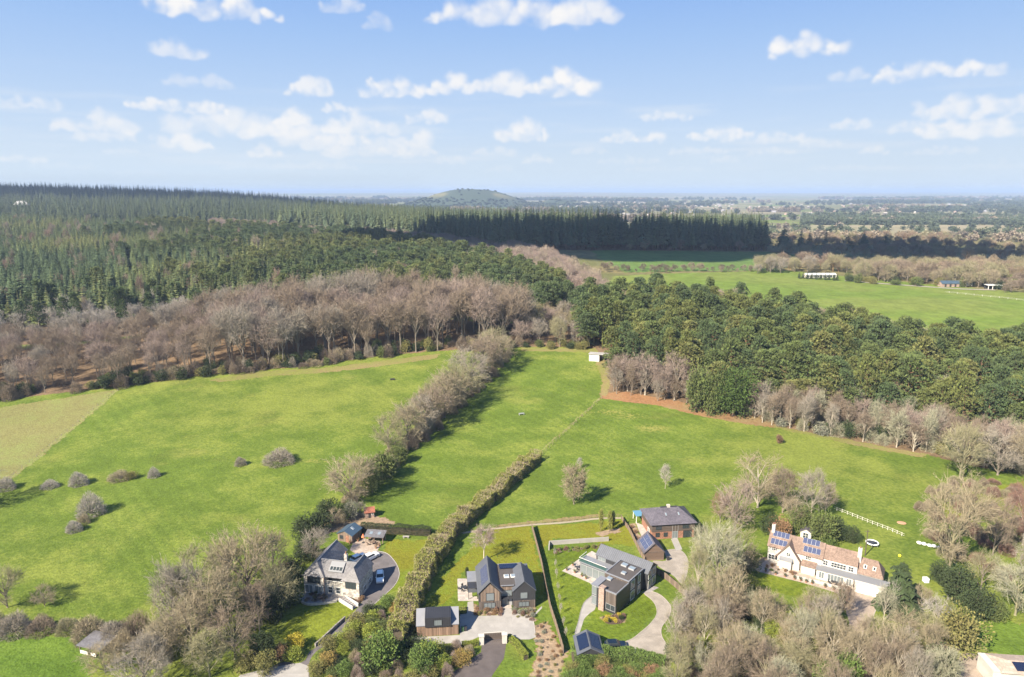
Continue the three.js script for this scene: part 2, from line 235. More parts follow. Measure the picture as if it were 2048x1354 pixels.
// ---------------------------------------------------------------- plants: geometry
const V = (x, y, z) => new THREE.Vector3(x, y, z);
class Geo {
  constructor() { this.p = []; this.c = []; }
  tri(a, b, c, k) { this.p.push(a.x, a.y, a.z, b.x, b.y, b.z, c.x, c.y, c.z); for (let i = 0; i < 3; i++) this.c.push(k[0], k[1], k[2]); }
  tube(pts, radii, n, k) {
    const rings = pts.map((p, i) => {
      const d = (pts[i + 1] ?? p).clone().sub(pts[i - 1] ?? p).normalize(), a = Math.abs(d.y) > 0.9 ? V(1, 0, 0) : V(0, 1, 0), u = a.clone().cross(d).normalize(), v = d.clone().cross(u);
      return [...Array(n).keys()].map((j) => p.clone().addScaledVector(u, Math.cos(j / n * TAU) * radii[i]).addScaledVector(v, Math.sin(j / n * TAU) * radii[i]));
    });
    for (let i = 0; i + 1 < rings.length; i++) for (let j = 0; j < n; j++) { const q = (j + 1) % n; this.tri(rings[i][j], rings[i][q], rings[i + 1][j], k); this.tri(rings[i][q], rings[i + 1][q], rings[i + 1][j], k); }
  }
  blade(o, d, l, w, r, k) { // a thin pointed sliver from o along d
    const s = V(r() - 0.5, r() - 0.5, r() - 0.5).cross(d).normalize().multiplyScalar(w / 2);
    this.tri(o.clone().sub(s), o.clone().add(s), o.clone().addScaledVector(d, l), k);
  }
  leaf(o, d, l, w, r, k) { // a pointed oval of two faces, slightly folded
    const s = V(r() - 0.5, r() - 0.5, r() - 0.5).cross(d).normalize(), m = o.clone().addScaledVector(d, l * 0.45), t = o.clone().addScaledVector(d, l), f = d.clone().cross(s).multiplyScalar(w * 0.18);
    this.tri(o, m.clone().addScaledVector(s, w / 2).add(f), t, k); this.tri(o, t, m.clone().addScaledVector(s, -w / 2).add(f), k);
  }
  build() {
    const g = new THREE.BufferGeometry();
    g.setAttribute('position', new THREE.Float32BufferAttribute(this.p, 3)); g.setAttribute('color', new THREE.Float32BufferAttribute(this.c, 3));
    g.computeVertexNormals(); return g;
  }
}
const ball = (r) => { const y = r() * 2 - 1, a = r() * TAU, s = Math.sqrt(1 - y * y); return V(s * Math.cos(a), y, s * Math.sin(a)); };
const jit = (r, a) => { const k = 1 - a + 2 * a * r(); return [k * (1 + (r() - 0.5) * 0.12), k, k * (1 + (r() - 0.5) * 0.12)]; };
// leafless broadleaf tree: trunk and limbs, then branches, spray and twigs filling a domed crown
function bareTree(seed, { h = 16, w = 13, base = 0.25, limbs = 9, second = 6, third = 6, twigs = 16, tw = 0.05, tl = 1.1, bark = [1, 1, 1], up = 0.25, low = -0.45, thick = 1 }) {
  const r = rng(seed), wood = new Geo(), crown = new Geo(), cy = h * (1 + base) / 2, ry = h * (1 - base) / 2, rx = w / 2, ph = r() * 9;
  const lobe = (d) => 0.80 + 0.2 * Math.sin(d.x * 3.1 + ph) * Math.cos(d.z * 3.3 - ph) + 0.10 * Math.sin(d.y * 5 + d.x * 4 + ph * 2);
  const shell = (d, k) => { const q = k * lobe(d); return V(d.x * rx * q, cy + d.y * ry * q, d.z * rx * q); };
  const lean = V((r() - 0.5) * 0.1 * h, 0, (r() - 0.5) * 0.1 * h), tr = h * 0.0125 * thick, spine = (t) => V(lean.x * t * t, h * 0.72 * t, lean.z * t * t);
  wood.tube([0, 0.02, 0.3, 0.6, 1].map(spine), [tr * 1.5, tr * 1.05, tr * 0.9, tr * 0.55, tr * 0.15], 6, bark);
  for (let i = 0; i < limbs; i++) {
    const a = (i + r() * 0.7) / limbs * TAU * 2.6, dy = lerp(low, 0.95, Math.pow(r(), 0.7)), s = Math.sqrt(Math.max(0.05, 1 - dy * dy)), dir = V(Math.cos(a) * s, dy, Math.sin(a) * s);
    const st = spine(lerp(base * 0.7, 0.85, Math.max(0, (dy + 0.4) / 1.4) * 0.7 + r() * 0.25)), en = shell(dir, 0.66), md = st.clone().lerp(en, 0.5).add(V(dir.x * 0.04 * w, (0.02 + 0.06 * r()) * h, dir.z * 0.04 * w));
    const curve = (t) => st.clone().multiplyScalar((1 - t) * (1 - t)).addScaledVector(md, 2 * t * (1 - t)).addScaledVector(en, t * t), lr = tr * lerp(0.42, 0.62, r());
    wood.tube([0, 0.35, 0.7, 1].map(curve), [lr, lr * 0.75, lr * 0.5, lr * 0.25], 5, bark);
    for (let j = 0; j < second; j++) {
      const t = lerp(0.3, 1, (j + r()) / second), p = curve(t), d2 = dir.clone().add(ball(r).multiplyScalar(0.75)).normalize(); if (d2.y < low) d2.y = low;
      const q = shell(d2.normalize(), lerp(0.72, 0.9, r())), m2 = p.clone().lerp(q, 0.5).add(V(0, 0.03 * h * r(), 0)), br = lr * 0.46;
      crown.tube([p, m2, q], [br, br * 0.6, br * 0.3], 3, bark);
      for (let k = 0; k < third; k++) {
        const t3 = lerp(0.25, 1, (k + r()) / third), o = t3 < 0.5 ? p.clone().lerp(m2, t3 * 2) : m2.clone().lerp(q, t3 * 2 - 1), d3 = q.clone().sub(p).normalize().add(ball(r).multiplyScalar(0.9)).add(V(0, up, 0)).normalize(), l3 = lerp(0.07, 0.15, r()) * h;
        const e = o.clone().addScaledVector(d3, l3);
        crown.tube([o, e], [br * 0.5, br * 0.18], 3, bark);
        for (let n = 0; n < twigs; n++) {
          const at = o.clone().lerp(e, lerp(0.15, 1, r())), d = d3.clone().multiplyScalar(1.2).add(ball(r)).add(V(0, up * 0.6, 0)).normalize();
          crown.blade(at, d, tl * lerp(0.5, 1.2, r()), tw * lerp(0.7, 1.3, r()), r, jit(r, 0.22));
        }
      }
    }
  }
  return { trunk: wood.build(), crown: crown.build() };
}
// twiggy shrub from the ground up
function bareBush(seed, { h = 4, w = 5, n = 2600, tw = 0.035, tl = 0.55, stems = 16 }) {
  const r = rng(seed), wood = new Geo(), crown = new Geo(), ph = r() * 9;
  for (let i = 0; i < stems; i++) { const d = ball(r); d.y = Math.abs(d.y) + 0.35; d.normalize(); wood.tube([V(d.x * 0.1, 0, d.z * 0.1), V(d.x * w * 0.2, d.y * h * 0.45, d.z * w * 0.2), V(d.x * w * 0.42, d.y * h * 0.82, d.z * w * 0.42)], [0.05, 0.035, 0.015], 3, [1, 1, 1]); }
  for (let i = 0; i < n; i++) {
    const d = ball(r); d.y = Math.abs(d.y) * 1.1 - 0.1; d.normalize();
    const q = lerp(0.45, 1, Math.sqrt(r())) * (0.85 + 0.15 * Math.sin(d.x * 4 + ph) * Math.cos(d.z * 4 + ph)), p = V(d.x * w / 2 * q, Math.max(0.05, d.y * h * 0.92 * q), d.z * w / 2 * q);
    crown.blade(p, d.clone().add(ball(r).multiplyScalar(0.8)).add(V(0, 0.35, 0)).normalize(), tl * lerp(0.5, 1.3, r()), tw * lerp(0.7, 1.4, r()), r, jit(r, 0.25));
  }
  return { trunk: wood.build(), crown: crown.build() };
}
// leafy evergreen: clumps of leaves on a branching frame
function leafy(seed, { h = 4, w = 4, n = 2600, size = 0.3, clumps = 22, base = 0, wood = true, upright = 0 }) {
  const r = rng(seed), tr = new Geo(), crown = new Geo(), cl = [];
  tr.tube([V(0, 0, 0), V(0, h * 0.4, 0), V(0, h * 0.8, 0)], [0.03 * w + 0.04, 0.02 * w + 0.02, 0.02], 5, [1, 1, 1]);
  for (let i = 0; i < clumps; i++) { const d = ball(r), q = Math.pow(r(), 0.4) * 0.78, y = lerp(base, 1, 0.5 + 0.5 * d.y * q), nar = upright ? Math.pow(Math.max(0.05, 1 - y), 0.5) * 1.2 : 1; const c = V(d.x * q * w / 2 * nar, h * y * 0.93, d.z * q * w / 2 * nar), s = lerp(0.2, 0.36, r()) * Math.min(w, h); cl.push([c, s, jit(r, 0.2)]); tr.tube([V(0, c.y * 0.6, 0), c], [0.03, 0.01], 3, [1, 1, 1]); }
  for (let i = 0; i < n; i++) {
    const [c, s, k] = cl[i % clumps], d = ball(r), q = lerp(0.55, 1, r()), p = c.clone().addScaledVector(d, s * q); if (p.y < 0.02) p.y = 0.02 + r() * 0.2;
    const v = 0.78 + 0.44 * r();
    crown.leaf(p, d.clone().add(ball(r).multiplyScalar(0.7)).add(V(0, 0.15, 0)).normalize(), size * lerp(0.7, 1.4, r()), size * 0.6, r, [k[0] * v, k[1] * v, k[2] * v]);
  }
  return { trunk: tr.build(), crown: crown.build() };
}
// spruce and fir: whorls of drooping sprays
function conifer(seed, { h = 26, rad = 3.6, levels = 22, per = 7, base = 0.08, droop = 0.32, spray = 3, taper = 0.85 }) {
  const r = rng(seed), tr = new Geo(), cr = new Geo();
  tr.tube([V(0, 0, 0), V(0, h * 0.5, 0), V(0, h * 0.98, 0)], [h * 0.013, h * 0.008, 0.02], 5, [1, 1, 1]);
  for (let i = 0; i < levels; i++) {
    const t = (i + r() * 0.5) / levels, y = h * lerp(base, 0.985, t), R = rad * Math.pow(1 - t, taper) * lerp(0.8, 1.15, r()) + 0.12;
    for (let j = 0; j < per; j++) {
      const a = (j + r() * 0.8 + i * 0.37) / per * TAU, l = R * lerp(0.55, 1.25, r()), c = Math.cos(a), s = Math.sin(a), rise = t > 0.75 ? 0.25 : -0.05, k = jit(r, 0.34);
      const P = (f, side, dy) => V(c * l * f - s * side, y + rise * l * f - droop * l * f * f + dy, s * l * f + c * side), o = P(0.08, 0, 0.1), tip = P(1, 0, 0);
      const wd = l * lerp(0.22, 0.34, r());
      cr.tri(o, P(0.6, wd, -0.22 * wd), tip, k); cr.tri(o, tip, P(0.6, -wd, -0.22 * wd), k);
      for (let q = 0; q < spray; q++) { const f = lerp(0.3, 0.95, r()), sd = (q % 2 ? 1 : -1) * wd * 1.5, k2 = jit(r, 0.25); cr.tri(P(f - 0.14, 0, 0.05), P(f + 0.1, 0, -0.1), P(f + 0.12, sd, -0.5 * wd - 0.15), k2); }
    }
  }
  cr.blade(V(0, h * 0.94, 0), V(0, 1, 0), h * 0.07, 0.5, r, [1, 1, 1]); cr.blade(V(0, h * 0.94, 0), V(0, 1, 0), h * 0.07, 0.5, r, [1, 1, 1]);
  return { trunk: tr.build(), crown: cr.build() };
}
// Scots pine: tall stem, wind-brushed flattened tufts
function pine(seed, { h = 20, w = 8, base = 0.42, tufts = 24, per = 60, size = 0.75 }) {
  const r = rng(seed), tr = new Geo(), cr = new Geo(), lean = V((r() - 0.5) * 1.6, 0, (r() - 0.5) * 1.6), sp = (t) => V(lean.x * t * t, h * 0.95 * t, lean.z * t * t);
  tr.tube([0, 0.3, 0.65, 1].map(sp), [h * 0.013, h * 0.011, h * 0.007, 0.05], 5, [1, 1, 1]);
  for (let i = 0; i < tufts; i++) {
    const t = lerp(base, 1, Math.pow((i + r()) / tufts, 0.8)), prof = Math.sin(Math.min(1, (1.06 - t) / (1.06 - base) * 1.25) * Math.PI * 0.62), a = i * 2.4 + r(), q = lerp(0.3, 1, r()) * w / 2 * prof, c = sp(t).add(V(Math.cos(a) * q, 0.4 * r(), Math.sin(a) * q)), s = lerp(0.6, 1.15, r()) * w / 8, k = jit(r, 0.24);
    tr.tube([sp(Math.max(0.2, t - 0.05)), c], [0.09, 0.03], 3, [1, 1, 1]);
    for (let n = 0; n < per; n++) {
      const d = ball(r); if (d.y < -0.35) d.y *= -1; const p = c.clone().add(V(d.x * s * 1.4, d.y * s * 0.62, d.z * s * 1.4)), v = 0.8 + 0.4 * r();
      cr.blade(p, d.clone().multiplyScalar(0.8).add(ball(r).multiplyScalar(0.6)).add(V(0, 0.35, 0)).normalize(), size * lerp(0.6, 1.3, r()), size * lerp(0.4, 0.7, r()), r, [k[0] * v, k[1] * v, k[2] * v]);
    }
  }
  return { trunk: tr.build(), crown: cr.build() };
}
const vmat = (r, g, b, extra = {}) => mat(r * 0.77, g * 0.77, b * 0.77, 0.95, { vertexColors: true, ...extra });
const BARK = { grey: vmat(0.23, 0.20, 0.165), pale: vmat(0.42, 0.385, 0.32), brown: vmat(0.17, 0.125, 0.095), green: vmat(0.25, 0.24, 0.15), white: vmat(0.58, 0.53, 0.46), red: vmat(0.25, 0.14, 0.09) };
const TWIG = { pink: vmat(0.325, 0.262, 0.228), brown: vmat(0.265, 0.215, 0.165), tan: vmat(0.33, 0.285, 0.195), grey: vmat(0.325, 0.295, 0.25), green: vmat(0.30, 0.285, 0.17), silver: vmat(0.42, 0.395, 0.36), dark: vmat(0.15, 0.12, 0.095), red: vmat(0.25, 0.155, 0.125), lichen: vmat(0.36, 0.36, 0.26) };
const NEEDLE = { spruce: vmat(0.13, 0.175, 0.062), spruceB: vmat(0.165, 0.20, 0.07), spruceC: vmat(0.10, 0.15, 0.064), pine: vmat(0.105, 0.145, 0.045), pineB: vmat(0.135, 0.162, 0.046), pineC: vmat(0.078, 0.12, 0.046), fir: vmat(0.10, 0.148, 0.085), firB: vmat(0.12, 0.165, 0.085), gold: vmat(0.165, 0.18, 0.058) };
const LEAF = { holly: vmat(0.045, 0.07, 0.025), laurel: vmat(0.12, 0.19, 0.042), ivy: vmat(0.11, 0.145, 0.042), bright: vmat(0.235, 0.285, 0.045), yellow: vmat(0.46, 0.38, 0.04), olive: vmat(0.21, 0.205, 0.07), rust: vmat(0.27, 0.17, 0.095), silver: vmat(0.25, 0.26, 0.20), cypress: vmat(0.04, 0.065, 0.022), moss: vmat(0.25, 0.27, 0.065), orange: vmat(0.31, 0.23, 0.07) };

const TONE = new Map([[TWIG.pink, 'pinkish'], [TWIG.brown, 'brown'], [TWIG.tan, 'tan'], [TWIG.grey, 'grey'], [TWIG.green, 'olive'], [TWIG.silver, 'silvery'], [TWIG.dark, 'dark brown'], [TWIG.red, 'reddish'], [TWIG.lichen, 'lichen grey'], [NEEDLE.pine, 'mid green'], [NEEDLE.pineB, 'light green'], [NEEDLE.pineC, 'dark green'], [NEEDLE.gold, 'yellowish green'], [NEEDLE.spruce, 'mid green'], [NEEDLE.spruceB, 'light green'], [NEEDLE.spruceC, 'dark green'], [NEEDLE.fir, 'blackish green'], [NEEDLE.firB, 'dark green'], [LEAF.holly, 'dark green'], [LEAF.ivy, 'green'], [LEAF.olive, 'olive'], [LEAF.bright, 'bright green'], [LEAF.laurel, 'glossy green'], [LEAF.rust, 'rust brown'], [LEAF.orange, 'orange brown'], [LEAF.silver, 'grey green']]);
const sized = (h, a, b) => (h > b ? 'tall ' : h < a ? 'low ' : '');
// one tree: a group > trunk, crown; copies share geometry
function plant(name, label, category, shape, bark, leaf, x, z, h0, h, w0, w, turn, group, crownName = 'crown') {
  const g = thing(name, label, category, x, z, turn, group), s = h / h0, q = w === undefined ? s : w / w0;
  g.scale.set(q, s, q);
  part(g, 'trunk', shape.trunk, bark); part(g, crownName, shape.crown, leaf);
  return g;
}
const poisson = (P, gap, seed, keep = () => true) => {
  const r = rng(seed), xs = P.map((p) => p[0]), zs = P.map((p) => p[1]), x0 = Math.min(...xs), x1 = Math.max(...xs), z0 = Math.min(...zs), z1 = Math.max(...zs), out = [];
  for (let z = z0; z < z1; z += gap * 0.87) for (let x = x0, k = Math.round((z - z0) / (gap * 0.87)) % 2 ? gap / 2 : 0; x < x1; x += gap) { const px = x + k + (r() - 0.5) * gap * 0.8, pz = z + (r() - 0.5) * gap * 0.8; if (inside(P, px, pz) && keep(px, pz)) out.push([px, pz, r(), r(), r()]); }
  return out;
};
const inView = (x, z, m = 0.83) => -z > 60 && Math.abs(x) < -z * m + 25;
// copies past the limit: one object of stuff, an InstancedMesh for each shape of tree
function mass(name, label, shapes, spots, colors) {
  const g = new THREE.Group(); g.name = numbered(name); tag(g, label, undefined, undefined, 'stuff'); scene.add(g);
  const M = new THREE.Matrix4(), q = new THREE.Quaternion(), up = V(0, 1, 0), C = new THREE.Color();
  shapes.forEach((s, n) => {
    const mine = spots.filter((p) => p.v % shapes.length === n); if (!mine.length) return;
    const geo = mergeGeometries([tint(s.trunk, s.trunkColor ?? [0.18, 0.13, 0.1]), s.crown]), im = new THREE.InstancedMesh(geo, vmat(1, 1, 1), mine.length);
    im.name = name + '_trees'; im.userData.kind = 'stuff'; im.castShadow = im.receiveShadow = true;
    mine.forEach((p, i) => { q.setFromAxisAngle(up, p.a); M.compose(V(p.x, terrain(p.x, p.z), p.z), q, V(p.sw, p.sh, p.sw)); im.setMatrixAt(i, M); const c = colors[p.k % colors.length]; im.setColorAt(i, C.setRGB(c[0] * p.t, c[1] * p.t, c[2] * p.t)); });
    g.add(im);
  });
}
function tint(geo, c) { const g = geo.clone(), a = g.attributes.color.array; for (let i = 0; i < a.length; i += 3) { a[i] *= c[0] * 6; a[i + 1] *= c[1] * 6; a[i + 2] *= c[2] * 6; } return g; }

// ---------------------------------------------------------------- the woods
const beech = [1, 2, 3, 4, 5].map((s) => bareTree(s * 31, { h: 26, w: 16, base: 0.22, limbs: 13, second: 7, third: 5, twigs: 8, tw: 0.06, tl: 1.6, up: 0.4, low: -0.55 }));
const oak = [1, 2, 3, 4].map((s) => bareTree(s * 57 + 3, { h: 15, w: 14, base: 0.04, limbs: 14, second: 7, third: 6, twigs: 9, tw: 0.06, tl: 1.0, up: 0.25, low: -0.85, thick: 1.2 }));
const slim = [1, 2, 3].map((s) => bareTree(s * 71 + 5, { h: 16, w: 9, base: 0.06, limbs: 14, second: 6, third: 5, twigs: 9, tw: 0.05, tl: 1.1, up: 0.5, low: -0.75 }));
const spruce = [1, 2, 3, 4, 5, 6].map((s) => conifer(s * 13, { h: 26, rad: 3.2 + (s % 3) * 0.6, levels: 16 + s, per: 8 + (s % 2), spray: 6, taper: 0.72 + 0.06 * s, droop: 0.18 + 0.06 * (s % 3), base: 0.1 }));
const fir = [1, 2, 3, 4, 5].map((s) => conifer(s * 17 + 4, { h: 40, rad: 4.6 + (s % 3) * 1.3, levels: 18 + s * 2, per: 7 + (s % 2), spray: 5, base: 0.16 + 0.05 * (s % 3), droop: 0.12 + 0.06 * s, taper: 0.72 + 0.07 * s }));
const pines = [1, 2, 3, 4].map((s) => pine(s * 19, { h: 21, w: 9.5, base: 0.40, tufts: 44, per: 52, size: 0.8 }));
const bush = [1, 2, 3].map((s) => leafy(s * 23, { h: 4, w: 5, n: 1300, size: 0.42, clumps: 20 }));
const scrub = [1, 2, 3].map((s) => bareBush(s * 29, { h: 4.5, w: 6, n: 2400, tw: 0.06, tl: 0.75 }));
const dist = (p) => Math.hypot(p[0], p[1]);
const pickOf = (list, u) => list[Math.floor(u * list.length) % list.length];
const near = (list, n) => { const s = [...list].sort((a, b) => dist(a) - dist(b)); return [s.slice(0, n), s.slice(n)]; };
const asMass = (list, h0, hs, ws, ks) => list.map((p, i) => ({ x: p[0], z: p[1], a: p[2] * TAU, v: Math.floor(p[3] * 97), k: ks ? ks(p) : Math.floor(p[4] * 89), t: 0.85 + 0.3 * p[2], sh: hs(p) / h0, sw: ws(p) }));

const PATCH = (p) => Math.max(0, Math.min(3, Math.floor((fbm(p[0] * 0.009 + 5, p[1] * 0.007, 3) - 0.28) * 8 + (p[3] - 0.5) * 2.2)));
// bare beech wood above the pasture
{
  const spots = poisson(WOOD_BEECH, 9.6, 5, (x, z) => inView(x, z)), [a, b] = near(spots, 290);
  const H = (p) => { const u = p[0] / -p[1]; return lerp(19, 31, S(-0.55, -0.36, u) * S(0.08, -0.02, u)) * lerp(0.82, 1.16, p[3]) * (fbm(p[0] * 0.03, p[1] * 0.03, 2) > 0.42 ? 1 : 0.86); };
  for (const p of a) {
    const h = H(p), m = pickOf([TWIG.pink, TWIG.pink, TWIG.brown, TWIG.grey], fbm(p[0] * 0.05, p[1] * 0.05, 2) * 1.2 + p[4] * 0.4);
    plant('bare_beech_tree', sized(h, 20, 26) + 'leafless tree with ' + TONE.get(m) + ' crown in the wood above the pasture', 'tree', pickOf(beech, p[2]), BARK.grey, m, p[0], p[1], 26, h, 16, lerp(13, 19, p[4]) * h / 26, p[3] * 7, 'bare trees of the wood above the pasture');
  }
  if (b.length) mass('bare_wood', 'far rows of leafless trees in the wood above the pasture', beech.map((s) => ({ ...s })), asMass(b, 26, H, () => 0.9), [[0.325, 0.262, 0.228], [0.265, 0.215, 0.165], [0.345, 0.32, 0.275]]);
  // dark evergreen undergrowth along its edge
  const edge = poisson([[-233,-280.7],[-223.3,-285.1],[-178,-302.1],[-143,-317.3],[-105.1,-327.5],[-68.1,-342.1],[-17.1,-354.8],[4.3,-357.3],[5.8,-370.2],[-17.6,-366.6],[-70.4,-354.6],[-108.5,-339],[-147.5,-328.2],[-184.5,-314.1],[-233.3,-299.1],[-242.5,-293.1]], 4.4, 8, (x, z) => inView(x, z) && noise(x * 0.09, z * 0.09 + 7) > 0.28);
  for (const p of edge) plant('understorey_bush', p[3] > 0.55 ? 'evergreen bush under the bare trees at the pasture edge' : 'twiggy bush under the bare trees at the pasture edge', 'bush', pickOf(p[3] > 0.55 ? bush : scrub, p[2]), BARK.brown, p[3] > 0.55 ? pickOf([LEAF.holly, LEAF.ivy, LEAF.olive, LEAF.holly], p[4]) : pickOf([TWIG.grey, TWIG.brown, TWIG.brown, TWIG.dark, TWIG.tan], p[4]), p[0], p[1], 4, lerp(2.5, 7.5, p[2]), 5, lerp(3.5, 6.5, p[4]), p[3] * 9, p[3] > 0.55 ? 'evergreen undergrowth along the wood edge' : 'twiggy undergrowth along the wood edge');
}
// trees that close the gap between the two woods
{
  const shelterClear = (x, z) => Math.hypot(x - 48, z + 338) > 17, spots = poisson(WOOD_GAP, 8.5, 15, shelterClear);
  for (const p of spots) plant('bare_tree', 'leafless greyish tree at the head of the narrow pasture', 'tree', pickOf(oak, p[2]), BARK.grey, pickOf([TWIG.tan, TWIG.grey, TWIG.green, TWIG.pink], p[4]), p[0], p[1], 15, lerp(11, 18, p[3]), 14, lerp(9, 14, p[2]), p[3] * 7, 'trees at the head of the narrow pasture');
  for (const p of poisson([[4.8,-357.3],[43.3,-355.6],[44.2,-363.2],[5,-366.7]], 6, 16)) plant('understorey_bush', 'evergreen bush at the head of the narrow pasture', 'bush', pickOf(bush, p[2]), BARK.brown, pickOf([LEAF.holly, LEAF.olive, LEAF.ivy], p[4]), p[0], p[1], 4, lerp(2.5, 5.5, p[2]), 5, 5, p[3] * 9, 'undergrowth at the head of the narrow pasture');
}
// pine wood on the right
{
  const spots = poisson(WOOD_PINE_R, 6.1, 25, (x, z) => inView(x, z) && Math.hypot(x - 48, z + 338) > 17), [a, b] = near(spots, 295), H = (p) => lerp(14.5, 30, p[3] * p[3] * 0.7 + p[3] * 0.3) * (0.88 + 0.24 * fbm(p[0] * 0.04, p[1] * 0.04, 2));
  for (const p of a) { const m = pickOf([NEEDLE.pine, NEEDLE.pineB, NEEDLE.pineC, NEEDLE.pine, NEEDLE.gold], fbm(p[0] * 0.06, p[1] * 0.06, 2) * 0.9 + p[4] * 0.5); plant('scots_pine_tree', sized(H(p), 16, 21) + TONE.get(m) + (p[4] > 0.6 ? ' broad' : '') + ' pine in the wood beside the houses\' pasture', 'tree', pickOf(pines, p[2]), BARK.red, m, p[0], p[1], 21, H(p), 9.5, lerp(7, 13, p[4]), p[3] * 7, 'pines of the wood beside the houses'); }
  for (const p of poisson(WOOD_PINE_R, 19, 28, (x, z) => inView(x, z) && Math.hypot(x - 48, z + 338) > 17)) p[2] > 0.45 ? plant('bare_tree', 'leafless tree rising between the pines', 'tree', pickOf(slim, p[3]), BARK.pale, pickOf([TWIG.pink, TWIG.grey, TWIG.brown], p[4]), p[0], p[1], 16, lerp(13, 21, p[3]), 9, lerp(6, 11, p[4]), p[3] * 7, 'bare trees rising between the pines') : plant('spruce_tree', 'dark spire-shaped conifer among the rounded pines', 'tree', pickOf(spruce, p[3]), BARK.brown, pickOf([NEEDLE.firB, NEEDLE.spruceC], p[4]), p[0], p[1], 26, lerp(15, 24, p[3]), 7.4, lerp(6, 9, p[4]), p[3] * 7, 'dark conifers among the pines');
  mass('pine_wood', 'crowns of many pines in the wood beyond the pasture', pines, asMass(b, 21, H, (p) => lerp(0.9, 1.4, p[4])), [[0.105, 0.145, 0.045], [0.135, 0.162, 0.046], [0.078, 0.12, 0.046]]);
  // bare fringe along its foot
  const fringe = poisson(FRINGE_A, 5.4, 26, (x, z) => Math.hypot(x - 48, z + 338) > 17);
  for (const p of fringe) plant('bare_tree', 'slim leafless tree at the foot of the pine wood', 'tree', pickOf(slim, p[2]), BARK.grey, pickOf([TWIG.grey, TWIG.brown, TWIG.pink], p[4]), p[0], p[1], 16, lerp(10, 17, p[3]), 9, lerp(6, 10, p[2]), p[3] * 7, 'bare trees at the foot of the pine wood');
  const fringe2 = poisson(FRINGE_B.filter((p) => p[0] > 0), 4.2, 27, (x, z) => x / -z > 0.355);
  for (const p of fringe2) p[3] > 0.42 ? plant('bare_tree', sized(p[3], 0.58, 0.82) + TONE.get(pickOf([TWIG.grey, TWIG.brown, TWIG.lichen, TWIG.pink], p[4])) + ' leafless tree in the fringe of the pine wood', 'tree', pickOf(slim, p[2]), BARK.pale, pickOf([TWIG.grey, TWIG.brown, TWIG.lichen, TWIG.pink], p[4]), p[0], p[1], 16, lerp(8, 17, p[3]), 9, lerp(6.5, 10, p[2]), p[3] * 7, 'bare trees in the fringe of the pine wood')
    : plant('understorey_bush', 'grey green bush in the fringe of the pine wood', 'bush', pickOf(p[4] > 0.5 ? bush : scrub, p[2]), BARK.brown, p[4] > 0.5 ? pickOf([LEAF.silver, LEAF.olive, LEAF.holly], p[2]) : TWIG.lichen, p[0], p[1], 4, lerp(3, 6, p[2]), 5, lerp(4, 7, p[4]), p[3] * 9, 'bushes in the fringe of the pine wood');
  for (const [x, z, h, w] of [[71.6,-287.4,22.6,15.4],[59.5,-293.1,20.7,15.7],[52.4,-297.9,18,13.6],[143.6,-314.7,15.9,8.4],[157,-331.9,12.8,7.5]]) plant('bare_tree', 'leafless tree standing among the pines', 'tree', pickOf(slim, Math.abs(x % 1)), BARK.pale, TWIG.pink, x, z, 16, h, 9, w, x, 'bare trees among the pines');
}
